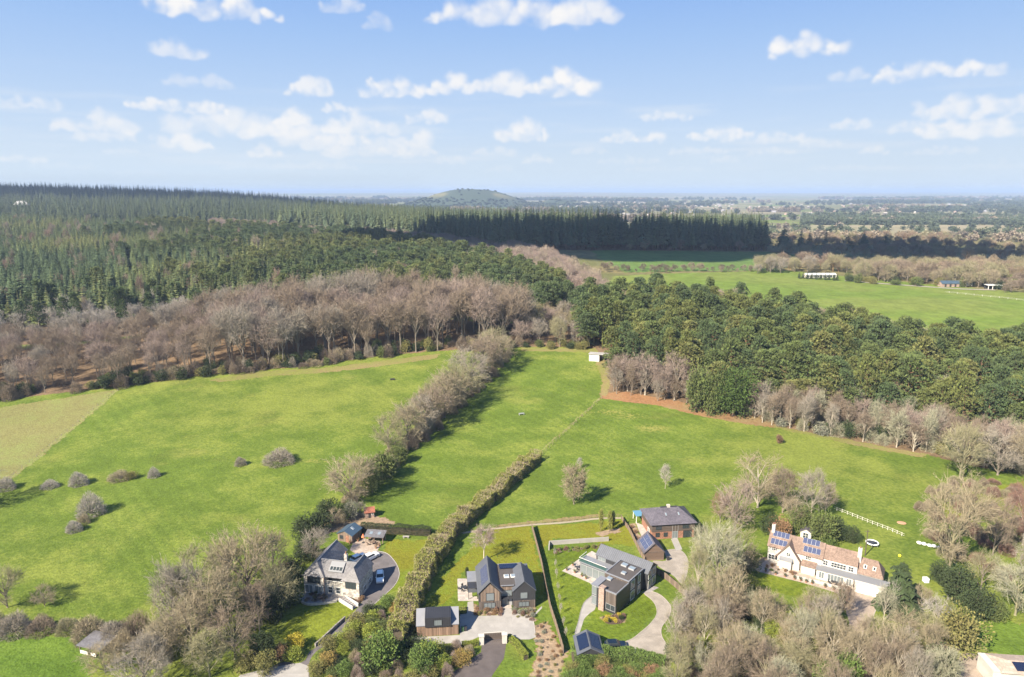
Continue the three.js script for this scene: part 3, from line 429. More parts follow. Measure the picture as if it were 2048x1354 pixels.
// conifer forest climbing the hill on the left, pines on its near right flank
{
  const spots = poisson(WOOD_LEFT, 7.2, 35, (x, z) => inView(x, z, 0.80));
  const isPine = (p) => { const u = p[0] / -p[1]; return S(-0.34, -0.06, u + (fbm(p[0] * 0.012, p[1] * 0.012, 3) - 0.5) * 0.9 + (p[4] - 0.5) * 0.9) > 0.5; };
  const P = spots.filter(isPine), C = spots.filter((p) => !isPine(p)), [a, b] = near(C, 290), H = (p) => lerp(12, 25, p[3]) * (0.62 + 0.8 * fbm(p[0] * 0.008, p[1] * 0.008, 3));
  for (const p of a) { const m = pickOf([NEEDLE.spruce, NEEDLE.spruceB, NEEDLE.spruceC, NEEDLE.spruceB], p[4]); plant('spruce_tree', sized(H(p), 15, 20) + TONE.get(m) + ' spire-shaped conifer at the front of the hillside forest', 'tree', pickOf(spruce, p[2]), BARK.brown, m, p[0], p[1], 26, H(p), 7.4, lerp(6, 10, p[4]), p[3] * 7, 'conifers at the front of the hillside forest'); }
  mass('spruce_forest', 'dense conifer forest climbing the hillside', spruce, asMass(b, 26, H, (p) => lerp(0.8, 1.65, p[4]), PATCH), [[0.085, 0.135, 0.062], [0.115, 0.16, 0.062], [0.145, 0.185, 0.066], [0.185, 0.21, 0.072]]);
  mass('pine_forest', 'rounded pine crowns on the flank of the hillside forest', pines, asMass(P, 21, (p) => lerp(17, 24, p[3]), (p) => lerp(0.8, 1.15, p[4]), PATCH), [[0.09, 0.135, 0.052], [0.115, 0.155, 0.054], [0.14, 0.17, 0.056], [0.175, 0.195, 0.062]]);
  const odd = poisson(WOOD_LEFT, 48, 40, (x, z) => inView(x, z, 0.8)); mass('forest_bare_trees', 'leafless trees scattered through the hillside forest', slim, asMass(odd, 16, (p) => lerp(15, 25, p[3]), (p) => lerp(0.8, 1.5, p[4])), [[0.33, 0.28, 0.22], [0.3, 0.22, 0.18]]);
  const ridge = poisson(WOOD_RIDGE, 13, 36, (x, z) => inView(x, z, 0.80));
  mass('ridge_forest', 'far dark conifers along the ridge', spruce, asMass(ridge, 26, (p) => lerp(16, 36, p[3] * p[3]), (p) => lerp(1.0, 1.9, p[4])), [[0.075, 0.11, 0.055], [0.092, 0.125, 0.06]]);
  const strip = poisson(WOOD_STRIP, 7.5, 37);
  mass('bare_strip', 'pinkish band of leafless trees between the conifers', oak, asMass(strip, 15, (p) => lerp(13, 19, p[3]), (p) => lerp(0.65, 1, p[4])), [[0.34, 0.27, 0.235], [0.36, 0.31, 0.24], [0.32, 0.26, 0.23]]);
  const firs = poisson(WOOD_FIR, 9.6, 38), [fa, fb] = near(firs, 150);
  for (const p of fa) plant('fir_tree', (p[3] > 0.66 ? 'towering' : p[3] > 0.33 ? 'tall' : 'shorter') + (p[4] > 0.5 ? ' broad' : ' narrow') + ' dark fir in the belt behind the far field', 'tree', pickOf(fir, p[2]), BARK.brown, pickOf([NEEDLE.fir, NEEDLE.firB], p[4]), p[0], p[1], 40, lerp(22, 45, Math.pow(p[3], 0.7)), 12.4, lerp(8, 15, p[4]), p[3] * 7, 'tall firs behind the far field');
  mass('fir_belt', 'belt of tall dark firs behind the bare trees', fir, asMass(fb, 40, (p) => lerp(22, 45, Math.pow(p[3], 0.7)), (p) => lerp(0.75, 1.1, p[4])), [[0.1, 0.148, 0.085], [0.13, 0.17, 0.085]]);
  // open brown clearing behind the bare wood: scattered stems
  for (const p of poisson(CLEARING, 11, 39, (x, z) => inView(x, z))) p[3] > 0.5 ? plant('scots_pine_tree', 'thin pine standing in the brown clearing before the conifers', 'tree', pickOf(pines, p[2]), BARK.pale, NEEDLE.pineC, p[0], p[1], 21, lerp(16, 23, p[3]), 9.5, lerp(5, 7.5, p[4]), p[3] * 7, 'pines in the clearing') : plant('bare_tree', 'grey leafless tree in the brown clearing before the conifers', 'tree', pickOf(slim, p[2]), BARK.pale, TWIG.silver, p[0], p[1], 16, lerp(12, 20, p[2]), 9, lerp(8, 13, p[4]), p[3] * 7, 'bare trees in the clearing');
}
// hedgerow trees of the fields beyond
{
  const all = [], add = (P, gap, seed, lo, hi, mats2) => poisson(P, gap, seed, (x, z) => inView(x, z)).forEach((p) => all.push([...p, lerp(lo, hi, p[3]), pickOf(mats2, p[4])]));
  add([[213.6,-611.1],[242.5,-615.9],[303.1,-629.4],[315.7,-656.1],[276.4,-678.5],[233.3,-654.6]], 11, 41, 9, 19, [TWIG.tan, TWIG.grey, TWIG.green]);
  add([[287.9,-578.7],[334.2,-549],[375.8,-527.2],[407.1,-572.5],[367.1,-604.7],[307.1,-618.6]], 10, 42, 11, 20, [TWIG.tan, TWIG.green, TWIG.brown]);
  add([[302.6,-618.6],[359.3,-591.4],[441.2,-578.7],[492.7,-648.3],[402.2,-664.2],[332.3,-681]], 11, 50, 9, 18, [TWIG.tan, TWIG.brown, TWIG.dark, TWIG.green]); add([[367.3,-509.4],[395.6,-497.3],[439.8,-554.7],[411.3,-572.5]], 9, 51, 5, 12, [TWIG.dark, TWIG.brown]);
  add([[82.7,-726.1],[277.3,-798.3],[309.4,-822],[291.4,-839.5],[95.8,-746.1]], 24, 43, 5, 15, [TWIG.brown, TWIG.dark, TWIG.tan]);
  add([[67.9,-593.2],[111.8,-594.4],[192.6,-615.8],[247.9,-630],[253.5,-644.7],[197.7,-632.5],[74.2,-609.7]], 8.5, 44, 4, 9, [TWIG.dark, TWIG.brown]);
  add([[488.1,-689.8],[568.9,-689.8],[708.8,-863.4],[535.7,-948.3],[425.5,-863.4],[397.1,-737.7]], 22, 45, 9, 17, [TWIG.tan, TWIG.brown, TWIG.dark, TWIG.green]);
  add([[296.8,-757.9],[405.8,-764.8],[551.4,-863.4],[705.3,-1107.8],[577.1,-1174.9],[387.8,-994.8]], 26, 46, 9, 18, [TWIG.dark, TWIG.brown, TWIG.tan]);
  add([[42,-452.4],[109,-468.6],[152.3,-453.2],[145.6,-432.4],[103.4,-443.8],[39.2,-420.4]], 8, 47, 10, 16, [TWIG.pink, TWIG.tan]);
  add([[179,-420.4],[199.1,-385.3],[228.7,-362.7],[263.8,-344.6],[246.6,-320.6],[216.9,-342.9],[188.1,-362.7],[167.6,-392.1]], 9, 48, 8, 17, [TWIG.pink, TWIG.brown, TWIG.tan]);
  for (const p of poisson([[275,-560.6],[327.7,-537.9],[395.4,-516.9],[411,-537.9],[341,-560.6],[286.6,-585]], 13, 52)) plant('field_bush', 'dark evergreen bush below the far hedgerow trees', 'bush', pickOf(bush, p[2]), BARK.brown, pickOf([LEAF.ivy, LEAF.holly, LEAF.olive], p[4]), p[0], p[1], 4, lerp(4, 8, p[3]), 5, lerp(5, 9, p[2]), p[3] * 7, 'bushes below the far hedgerow');
  const [close, rest] = near(all, 250);
  for (const p of close) plant('far_hedgerow_tree', sized(p[5], 8, 14) + TONE.get(p[6]) + ' leafless tree in the hedgerows of the far fields', 'tree', pickOf(oak, p[2]), BARK.grey, p[6], p[0], p[1], 15, p[5], 14, p[5] * lerp(0.75, 1.15, p[2]), p[3] * 7, 'hedgerow trees of the far fields');
  mass('far_hedgerows', 'leafless trees massed in the farthest hedgerows', oak, asMass(rest, 15, (p) => p[5], (p) => p[5] / 14), [[0.33, 0.27, 0.19], [0.27, 0.21, 0.16], [0.3, 0.28, 0.17]]);
  for (const [x, z, h, w] of [[314.2,-848.3,29.3,18.6],[323.8,-820.3,35.4,20.3],[355.6,-846.4,30.5,13.6],[366.7,-847.9,28.7,13.6],[394,-863.4,28,15.1],[422.4,-863.4,21.8,15.1],[433.9,-848.7,26.9,16.1],[449.3,-827.6,23.9,16.9]]) plant('fir_tree', 'single dark fir standing past the end of the fir belt', 'tree', pickOf(fir, Math.abs(x) % 1), BARK.brown, NEEDLE.fir, x, z, 40, h, 12.4, w, x, 'single firs past the belt');
  // conical evergreens in a row by the glasshouse
  for (const [x, z, h, w] of [[248.1,-587.7,6.9,3.5],[251.7,-587.9,6.9,3.5],[253.8,-584.8,6.9,3.4],[257.8,-585,6.9,3.4],[260.3,-581.8,6.9,3.4],[264.1,-581.8,6.9,3.4],[266.6,-578.7,6.8,3.4],[270,-578.7,6.8,3.4],[272.4,-575.6,6.8,3.4],[275.4,-575.6,6.8,3.4]]) plant('conical_evergreen', 'small conical evergreen in the row before the white glasshouse', 'tree', spruce[0], BARK.brown, LEAF.cypress, x, z, 26, h, 7.4, w, x, 'conical evergreens in a row');
}
// the plain beyond: far woods, hedges and a town, each too small to tell apart
{
  const r = rng(99), spots = [], T = (x, z, s, k) => spots.push({ x, z, a: r() * TAU, v: Math.floor(r() * 9), k, t: 0.8 + 0.4 * r(), sh: s, sw: s * lerp(0.9, 1.3, r()) });
  for (let i = 0; i < 190; i++) {
    const d = lerp(1250, 9000, Math.pow(r(), 1.7)), x = lerp(-0.35, 0.85, r()) * d, a = lerp(60, 520, r()), b = lerp(6, 22, r()) * (1 + d / 3000), n = Math.round(lerp(10, 60, r())), k = r() < 0.75 ? Math.floor(r() * 2) : 2 + Math.floor(r() * 2), big = 1 + d / 6000;
    for (let j = 0; j < n; j++) { const px = x + (r() - 0.5) * 2 * a, pz = -d + (r() - 0.5) * 2 * b; if (pz < -1150 && !(px / -pz > 0.26 && pz > -1960 && r() < 0.6) && !(px / -pz < -0.16 && pz > -2600)) T(px, pz, lerp(0.5, 1, r()) * big, k); }
  }
  for (let i = 0; i < 260; i++) { const d = lerp(1000, 1400, r()), x = lerp(0.28, 0.85, r()) * d; T(x, -d, lerp(0.4, 0.95, r()), 2 + Math.floor(r() * 3)); }
  for (let i = 0; i < 1500; i++) { const d = lerp(1950, 2350, r()), x = lerp(0.42, 0.85, r()) * d; T(x, -d, lerp(0.8, 1.1, r()), Math.floor(r() * 2)); }
  const blob = [1, 2, 3].map((s) => leafy(s * 91, { h: 15, w: 14, n: 170, size: 4.2, clumps: 9 }));
  mass('far_woods', 'hazy woods and hedges scattered over the far plain', blob, spots, [[0.09, 0.12, 0.07], [0.08, 0.105, 0.065], [0.24, 0.205, 0.16], [0.28, 0.24, 0.19], [0.24, 0.23, 0.15]]);
}

// ---------------------------------------------------------------- building materials
function texture(n, metres, fn, colour = true) { // fn(u, v in metres, i, j) -> tone or [r, g, b]
  const a = new Uint8Array(n * n * 4);
  for (let j = 0; j < n; j++) for (let i = 0; i < n; i++) { const v = fn(i / n * metres, j / n * metres, i, j), c = Array.isArray(v) ? v : [v, v, v]; for (let k = 0; k < 3; k++) a[(j * n + i) * 4 + k] = Math.max(0, Math.min(255, c[k] * 255)); a[(j * n + i) * 4 + 3] = 255; }
  const t = new THREE.DataTexture(a, n, n); t.wrapS = t.wrapT = THREE.RepeatWrapping; t.magFilter = THREE.LinearFilter; t.repeat.set(1 / metres, 1 / metres); if (colour) t.colorSpace = THREE.SRGBColorSpace; t.needsUpdate = true; return t;
}
const courses = (rowH, w, spread, lap) => (u, v) => { const r = Math.floor(v / rowH), q = Math.floor(u / w + (r % 2) * 0.5), f = v / rowH - r; return 0.86 - spread / 2 + spread * hash2(q, r + 300) - lap * (f < 0.18 ? 1 : 0) + 0.22 * (fbm(u * 0.9 + rowH * 50, v * 0.9, 3) - 0.45) + 0.06 * (hash2(Math.floor(u * 40), Math.floor(v * 40)) - 0.5); };
const boards = (w, spread, vertical) => (u, v) => { const p = vertical ? u : v, l = vertical ? v : u, q = Math.floor(p / w), f = p / w - q; return 0.84 - spread / 2 + spread * hash2(q, 11) - (f < 0.1 ? 0.22 : 0) + 0.12 * (noise(p * 30, l * 1.5) - 0.5); };
const speckle = (a, b) => (u, v, i, j) => 0.84 + a * (hash2(i, j) - 0.5) + b * (fbm(u * 0.7, v * 0.7, 4) - 0.47);
const slabs = (w, h) => (u, v) => { const r = Math.floor(v / h), q = Math.floor(u / w + (r % 2) * 0.5), fu = u / w + (r % 2) * 0.5 - q, fv = v / h - r; return (fu < 0.04 || fv < 0.05 ? 0.72 : 0.90) + 0.12 * (hash2(q, r) - 0.5) + 0.05 * (hash2(Math.floor(u * 30), Math.floor(v * 30)) - 0.5); };
const TX = { slate: texture(256, 6.4, courses(0.26, 0.36, 0.16, 0.12)), tile: texture(256, 6.4, courses(0.24, 0.26, 0.17, 0.12)), board: texture(256, 6.4, boards(0.16, 0.3, true)), plank: texture(256, 6.4, boards(0.2, 0.24, false)), zinc: texture(256, 8, speckle(0.04, 0.10)), plaster: texture(256, 8, speckle(0.05, 0.14)), stone: texture(256, 6.4, courses(0.3, 0.5, 0.3, 0.06)), brick: texture(512, 6.4, courses(0.075, 0.225, 0.3, 0.12)), asphalt: texture(512, 16, speckle(0.14, 0.20)), gravel: texture(512, 12, speckle(0.30, 0.22)), concrete: texture(512, 20, speckle(0.06, 0.16)), slab: texture(512, 9.6, slabs(0.8, 0.6)) };
const bm = (r, g, b, tx, rough = 0.85, bump = 0.02, extra = {}) => mat(r * 0.86, g * 0.86, b * 0.86, rough, { map: TX[tx], bumpMap: TX[tx], bumpScale: bump, ...extra });
const M = {
  slate: bm(0.21, 0.21, 0.232, 'slate', 0.6), slateDark: bm(0.16, 0.15, 0.185, 'slate', 0.6), tile: bm(0.31, 0.225, 0.185, 'tile', 0.85), redTile: bm(0.42, 0.155, 0.10, 'tile', 0.85),
  zinc: bm(0.145, 0.162, 0.20, 'zinc', 0.6, 0.004), zincDark: bm(0.055, 0.058, 0.07, 'zinc', 0.5, 0.004), zincPale: bm(0.33, 0.35, 0.40, 'zinc', 0.45, 0.004), felt: bm(0.115, 0.105, 0.105, 'zinc', 0.9), blue: bm(0.09, 0.15, 0.22, 'zinc', 0.4, 0.004),
  timber: bm(0.29, 0.22, 0.175, 'board', 0.8), timberGrey: bm(0.17, 0.14, 0.125, 'board', 0.85), timberOrange: bm(0.33, 0.225, 0.16, 'board', 0.75), plankDark: bm(0.145, 0.115, 0.10, 'plank', 0.85), plank: bm(0.24, 0.17, 0.135, 'plank', 0.85), fence: bm(0.36, 0.27, 0.20, 'board', 0.9),
  white: bm(0.78, 0.765, 0.73, 'plaster', 0.9, 0.005), cream: bm(0.74, 0.71, 0.64, 'plaster', 0.9, 0.005), stone: bm(0.60, 0.57, 0.53, 'stone', 0.9), stoneGrey: bm(0.40, 0.38, 0.36, 'stone', 0.9), brick: bm(0.46, 0.235, 0.16, 'brick', 0.9), brickPink: bm(0.52, 0.39, 0.335, 'brick', 0.9), brickBrown: bm(0.33, 0.215, 0.15, 'brick', 0.9),
  asphalt: bm(0.20, 0.185, 0.195, 'asphalt', 0.95), asphaltDark: bm(0.145, 0.125, 0.125, 'asphalt', 0.95), gravel: bm(0.455, 0.415, 0.37, 'gravel', 0.95, 0.03), gravelPink: bm(0.50, 0.415, 0.345, 'gravel', 0.95, 0.03), concrete: bm(0.50, 0.49, 0.475, 'concrete', 0.9, 0.004), slab: bm(0.56, 0.515, 0.48, 'slab', 0.88, 0.01), slabPink: bm(0.53, 0.44, 0.37, 'slab', 0.9, 0.01), slabGrey: bm(0.37, 0.355, 0.36, 'slab', 0.9, 0.01), track: bm(0.47, 0.42, 0.31, 'gravel', 0.95, 0.03),
  frameDark: mat(0.035, 0.037, 0.042, 0.5), frameWhite: mat(0.78, 0.78, 0.77, 0.5), frameGrey: mat(0.3, 0.31, 0.33, 0.5), lead: mat(0.19, 0.20, 0.22, 0.6),
  glass: mat(0.035, 0.045, 0.055, 0.06), glassPale: mat(0.15, 0.175, 0.19, 0.06), skylight: mat(0.20, 0.25, 0.30, 0.10), solar: mat(0.012, 0.018, 0.045, 0.12), solarBlue: mat(0.06, 0.075, 0.14, 0.15), alu: mat(0.55, 0.57, 0.60, 0.4, { metalness: 0.6 }),
  balustrade: new THREE.MeshPhysicalMaterial({ color: 0xdfeee8, transmission: 1, roughness: 0.04, thickness: 0 }),
};
for (const t of [TX.asphalt, TX.gravel]) t.anisotropy = 4;

// ---------------------------------------------------------------- building geometry: polygons with uv in metres
function solid(polys) {
  const p = [], uv = [], A = V(0, 0, 0), B = V(0, 0, 0), n = V(0, 0, 0), t = V(0, 0, 0), b = V(0, 0, 0), q = V(0, 0, 0);
  for (const f of polys) {
    const v = f.map((c) => V(...c)); n.set(0, 0, 0); for (let i = 0; i < v.length; i++) n.add(A.copy(v[i]).cross(v[(i + 1) % v.length])); n.normalize();
    if (Math.abs(n.y) > 0.999) t.set(1, 0, 0); else t.set(0, 1, 0).cross(n).normalize(); b.copy(n).cross(t);
    for (let i = 1; i + 1 < v.length; i++) for (const c of [v[0], v[i], v[i + 1]]) { p.push(c.x, c.y, c.z); uv.push(c.dot(t), c.dot(b)); }
  }
  const g = new THREE.BufferGeometry(); g.setAttribute('position', new THREE.Float32BufferAttribute(p, 3)); g.setAttribute('uv', new THREE.Float32BufferAttribute(uv, 2)); g.computeVertexNormals(); return g;
}
// local axes of a building: x along its front, y up, b back from the front (b = -z)
const boxG = (x0, x1, y0, y1, b0, b1) => solid([[[x0, y0, -b0], [x1, y0, -b0], [x1, y1, -b0], [x0, y1, -b0]], [[x1, y0, -b1], [x0, y0, -b1], [x0, y1, -b1], [x1, y1, -b1]], [[x0, y0, -b1], [x0, y0, -b0], [x0, y1, -b0], [x0, y1, -b1]], [[x1, y0, -b0], [x1, y0, -b1], [x1, y1, -b1], [x1, y1, -b0]], [[x0, y1, -b0], [x1, y1, -b0], [x1, y1, -b1], [x0, y1, -b1]], [[x0, y0, -b1], [x1, y0, -b1], [x1, y0, -b0], [x0, y0, -b0]]]);
const join = (list) => mergeGeometries(list);
// extruded outline: pts in (x, y) run along b, or in (b, y) run along x
function prismB(pts, b0, b1) { const f = pts.map(([x, y]) => [x, y, -b0]), k = pts.map(([x, y]) => [x, y, -b1]); return solid([f, [...k].reverse(), ...f.map((q, i) => { const j = (i + 1) % f.length; return [f[j], q, k[i], k[j]]; })]); }
function prismX(pts, x0, x1) { const f = pts.map(([b, y]) => [x1, y, -b]), k = pts.map(([b, y]) => [x0, y, -b]); return solid([f, [...k].reverse(), ...f.map((q, i) => { const j = (i + 1) % f.length; return [f[j], q, k[i], k[j]]; })]); }
// gabled block with its ridge running back (dir b) or along the front (dir x); roof as two slabs that overhang
function gableB(g, x0, x1, b0, b1, eave, ridge, wall, roof, over = 0.3, names = ['wall', 'roof_slope'], th = 0.16) {
  const xm = (x0 + x1) / 2, sl = (ridge - eave) / (xm - x0), lo = eave - over * sl;
  part(g, names[0], prismB([[x0, 0], [x1, 0], [x1, eave], [xm, ridge], [x0, eave]], b0, b1), wall);
  const up = 0.02; for (const s of [-1, 1]) { const xe = s < 0 ? x0 - over : x1 + over, pts = [[xe, lo + up], [xe, lo + th + up], [xm, ridge + th + up], [xm, ridge + up]]; part(g, names[1], prismB(s < 0 ? [...pts].reverse() : pts, b0 - over, b1 + over), roof); }
}
function gableX(g, x0, x1, b0, b1, eave, ridge, wall, roof, over = 0.3, names = ['wall', 'roof_slope'], th = 0.16) {
  const bm2 = (b0 + b1) / 2, sl = (ridge - eave) / (bm2 - b0), lo = eave - over * sl;
  part(g, names[0], prismX([[b0, 0], [b1, 0], [b1, eave], [bm2, ridge], [b0, eave]], x0, x1), wall);
  const up = 0.02; for (const s of [-1, 1]) { const be = s < 0 ? b0 - over : b1 + over, pts = [[be, lo + up], [be, lo + th + up], [bm2, ridge + th + up], [bm2, ridge + up]]; part(g, names[1], prismX(s < 0 ? [...pts].reverse() : pts, x0 - over, x1 + over), roof); }
}
// hipped roof over a rectangle, ridge from r0 to r1 along b (or x); a closed solid
function hipB(x0, x1, b0, b1, e, r, r0, r1) { const m = (x0 + x1) / 2, a = [x0, e, -b0], b = [x1, e, -b0], c = [x1, e, -b1], d = [x0, e, -b1], p = [m, r, -r0], q = [m, r, -r1]; return solid([[a, b, p], [b, c, q, p], [c, d, q], [d, a, p, q], [d, c, b, a]]); }
function hipX(x0, x1, b0, b1, e, r, r0, r1) { const m = -(b0 + b1) / 2, a = [x0, e, -b0], b = [x1, e, -b0], c = [x1, e, -b1], d = [x0, e, -b1], p = [r0, r, m], q = [r1, r, m]; return solid([[a, b, q, p], [b, c, q], [c, d, p, q], [d, a, p], [d, c, b, a]]); }
// a window on a face: centre x, sill y, at depth b, facing front ('f'), left, right; frame bars > pane
function win(g, face, p, y, b, w, h, cols = 1, rows = 1, frame = M.frameWhite, glass = M.glass, name = 'window') {
  const t = 0.07, bars = []; for (const s of [-1, 1]) { bars.push(new THREE.BoxGeometry(t, h + t, 0.09).translate(s * w / 2, h / 2, 0), new THREE.BoxGeometry(w - t, t, 0.09).translate(0, s < 0 ? 0 : h, 0)); }
  for (let i = 1; i < cols; i++) bars.push(new THREE.BoxGeometry(t * 0.8, h - t, 0.06).translate(-w / 2 + w * i / cols, h / 2, 0.005)); for (let i = 1; i < rows; i++) bars.push(new THREE.BoxGeometry(w - t, t * 0.7, 0.05).translate(0, h * i / rows, 0.002));
  const turn = { f: 0, l: -Math.PI / 2, r: Math.PI / 2, k: Math.PI }[face], m = part(g, name, join(bars), frame);
  if (face === 'f' || face === 'k') m.position.set(p, y, -b + (face === 'f' ? 0.05 : -0.05)); else m.position.set(b + (face === 'r' ? 0.05 : -0.05), y, -p); m.rotation.y = turn;
  const pane = part(m, 'pane', new THREE.BoxGeometry(w - t * 0.6, h - t * 0.6, 0.02).translate(0, h / 2, -0.02), glass); pane.position.set(0, 0, 0);
  return m;
}
// a flat panel lying on a roof slope: centre, size, pitch (rises towards +b if run 'b', towards +x if run 'x' positive slope)
function onSlope(g, name, x, y, b, w, l, pitch, run, m, th = 0.06) { const o = part(g, name, new THREE.BoxGeometry(w, th, l), m, x, y, -b); if (run === 'b') o.rotation.x = pitch; else o.rotation.z = pitch; return o; }
function seams(x0, x1, b0, b1, step, yOf, alongB, h = 0.05) { // standing seams as thin ribs down the slope
  const out = []; if (alongB) for (let x = x0 + step / 2; x < x1; x += step) { const a = [x - 0.02, yOf(b0), -b0], c = [x + 0.02, yOf(b0), -b0], d = [x + 0.02, yOf(b1), -b1], e = [x - 0.02, yOf(b1), -b1], up = (q) => [q[0], q[1] + h, q[2]]; out.push(solid([[up(a), up(c), up(d), up(e)], [a, up(a), up(e), e], [c, d, up(d), up(c)], [a, c, up(c), up(a)]])); }
  else for (let b = b0 + step / 2; b < b1; b += step) { const a = [x0, yOf(x0), -b + 0.02], c = [x1, yOf(x1), -b + 0.02], d = [x1, yOf(x1), -b - 0.02], e = [x0, yOf(x0), -b - 0.02], up = (q) => [q[0], q[1] + h, q[2]]; out.push(solid([[up(a), up(c), up(d), up(e)], [a, c, up(c), up(a)], [d, e, up(e), up(d)]])); }
  return join(out);
}

// ---------------------------------------------------------------- stone house with slate roofs
{
  const g = thing('stone_house', 'pale stone house with grey slate hipped roofs beside the looping drive', 'house', -50.2, -148.5, -0.2);
  part(g, 'wall', boxG(0, 5.2, 0, 4.85, 0, 12.8), M.stone); part(g, 'roof', hipB(-0.35, 5.55, -0.35, 13.1, 4.8, 7.4, 2.1, 12.9), M.slate);
  part(g, 'wall', boxG(5.2, 10.1, 0, 2.6, 0.5, 6.6), M.cream); part(g, 'wall', boxG(5.22, 10.08, 2.6, 4.8, 2.0, 6.58), M.stoneGrey);
  part(g, 'roof', solid([[[4.9, 4.7, -0.2], [10.4, 4.7, -0.2], [12.4, 7.3, -3.6], [3.0, 7.3, -3.6]], [[10.4, 4.7, -7], [4.9, 4.7, -7], [3.0, 7.3, -3.6], [12.4, 7.3, -3.6]], [[4.9, 4.7, -7], [10.4, 4.7, -7], [10.4, 4.7, -0.2], [4.9, 4.7, -0.2]]]), M.slate);
  part(g, 'wall', boxG(10.1, 14.3, 0, 4.65, -0.2, 8), M.stone); part(g, 'roof', hipB(9.8, 14.6, -0.5, 8.3, 4.6, 7.1, 1.8, 8.2), M.slate);
  // box dormer with four panes over the middle
  part(g, 'dormer', prismX([[1.0, 5.75], [3.3, 7.2], [3.2, 7.32], [1.0, 5.87]], 6.0, 9.6), M.lead); 
  for (let i = 0; i < 4; i++) { const s = onSlope(g, 'skylight', 6.6 + i * 0.8, 6.32, 1.75, 0.66, 0.95, 0.55, 'b', M.glass, 0.1); part(s, 'frame', join([new THREE.BoxGeometry(0.08, 0.14, 1.05).translate(-0.37, 0, 0), new THREE.BoxGeometry(0.66, 0.14, 0.08).translate(0, 0, -0.5)]), M.frameGrey); }
  part(g, 'chimney', boxG(8.9, 9.6, 5, 9, 3.8, 4.6), M.stone); part(g, 'chimney_pot', new THREE.CylinderGeometry(0.14, 0.17, 0.6, 8), M.brick, 9.25, 9.3, -4.2);
  win(g, 'f', 2.6, 2.9, 0, 3.2, 2.3, 3, 1, M.frameDark); win(g, 'f', 1.3, 0.2, 0, 2.0, 2.1, 2, 1, M.frameWhite, M.glassPale); win(g, 'f', 3.8, 0.2, 0, 2.0, 2.1, 2, 1, M.frameWhite, M.glassPale);
  win(g, 'f', 6.6, 0.5, 0.5, 1.1, 1.6, 1, 2); win(g, 'f', 8.6, 0.5, 0.5, 1.1, 1.6, 1, 2); win(g, 'f', 12.2, 2.7, -0.2, 2.6, 2.0, 3, 1, M.frameDark); win(g, 'f', 7.6, 2.7, 2.0, 4.2, 1.9, 4, 1, M.frameDark);
  part(g, 'balcony_rail', join([...Array(11).keys()].map((i) => boxG(5.3 + i * 0.47, 5.34 + i * 0.47, 2.62, 3.55, 0.55, 0.6)).concat([boxG(5.25, 10.05, 3.55, 3.61, 0.53, 0.62)])), M.frameWhite);
  win(g, 'r', 3, 0.6, 14.3, 1.2, 1.3, 2); win(g, 'r', 6, 0.6, 14.3, 1.2, 1.3, 2); win(g, 'r', 9, 3, 5.2, 1.1, 1.2, 2);
  part(g, 'downpipe', boxG(5.22, 5.32, 0, 4.6, -0.1, 0), M.brick);
  part(g, 'ridge_tiles', join([boxG(2.5, 2.7, 7.36, 7.5, 2.1, 12.9), boxG(3.1, 12.3, 7.26, 7.42, 3.5, 3.7), boxG(12.1, 12.3, 7.08, 7.2, 1.8, 8.2)]), M.lead);
}
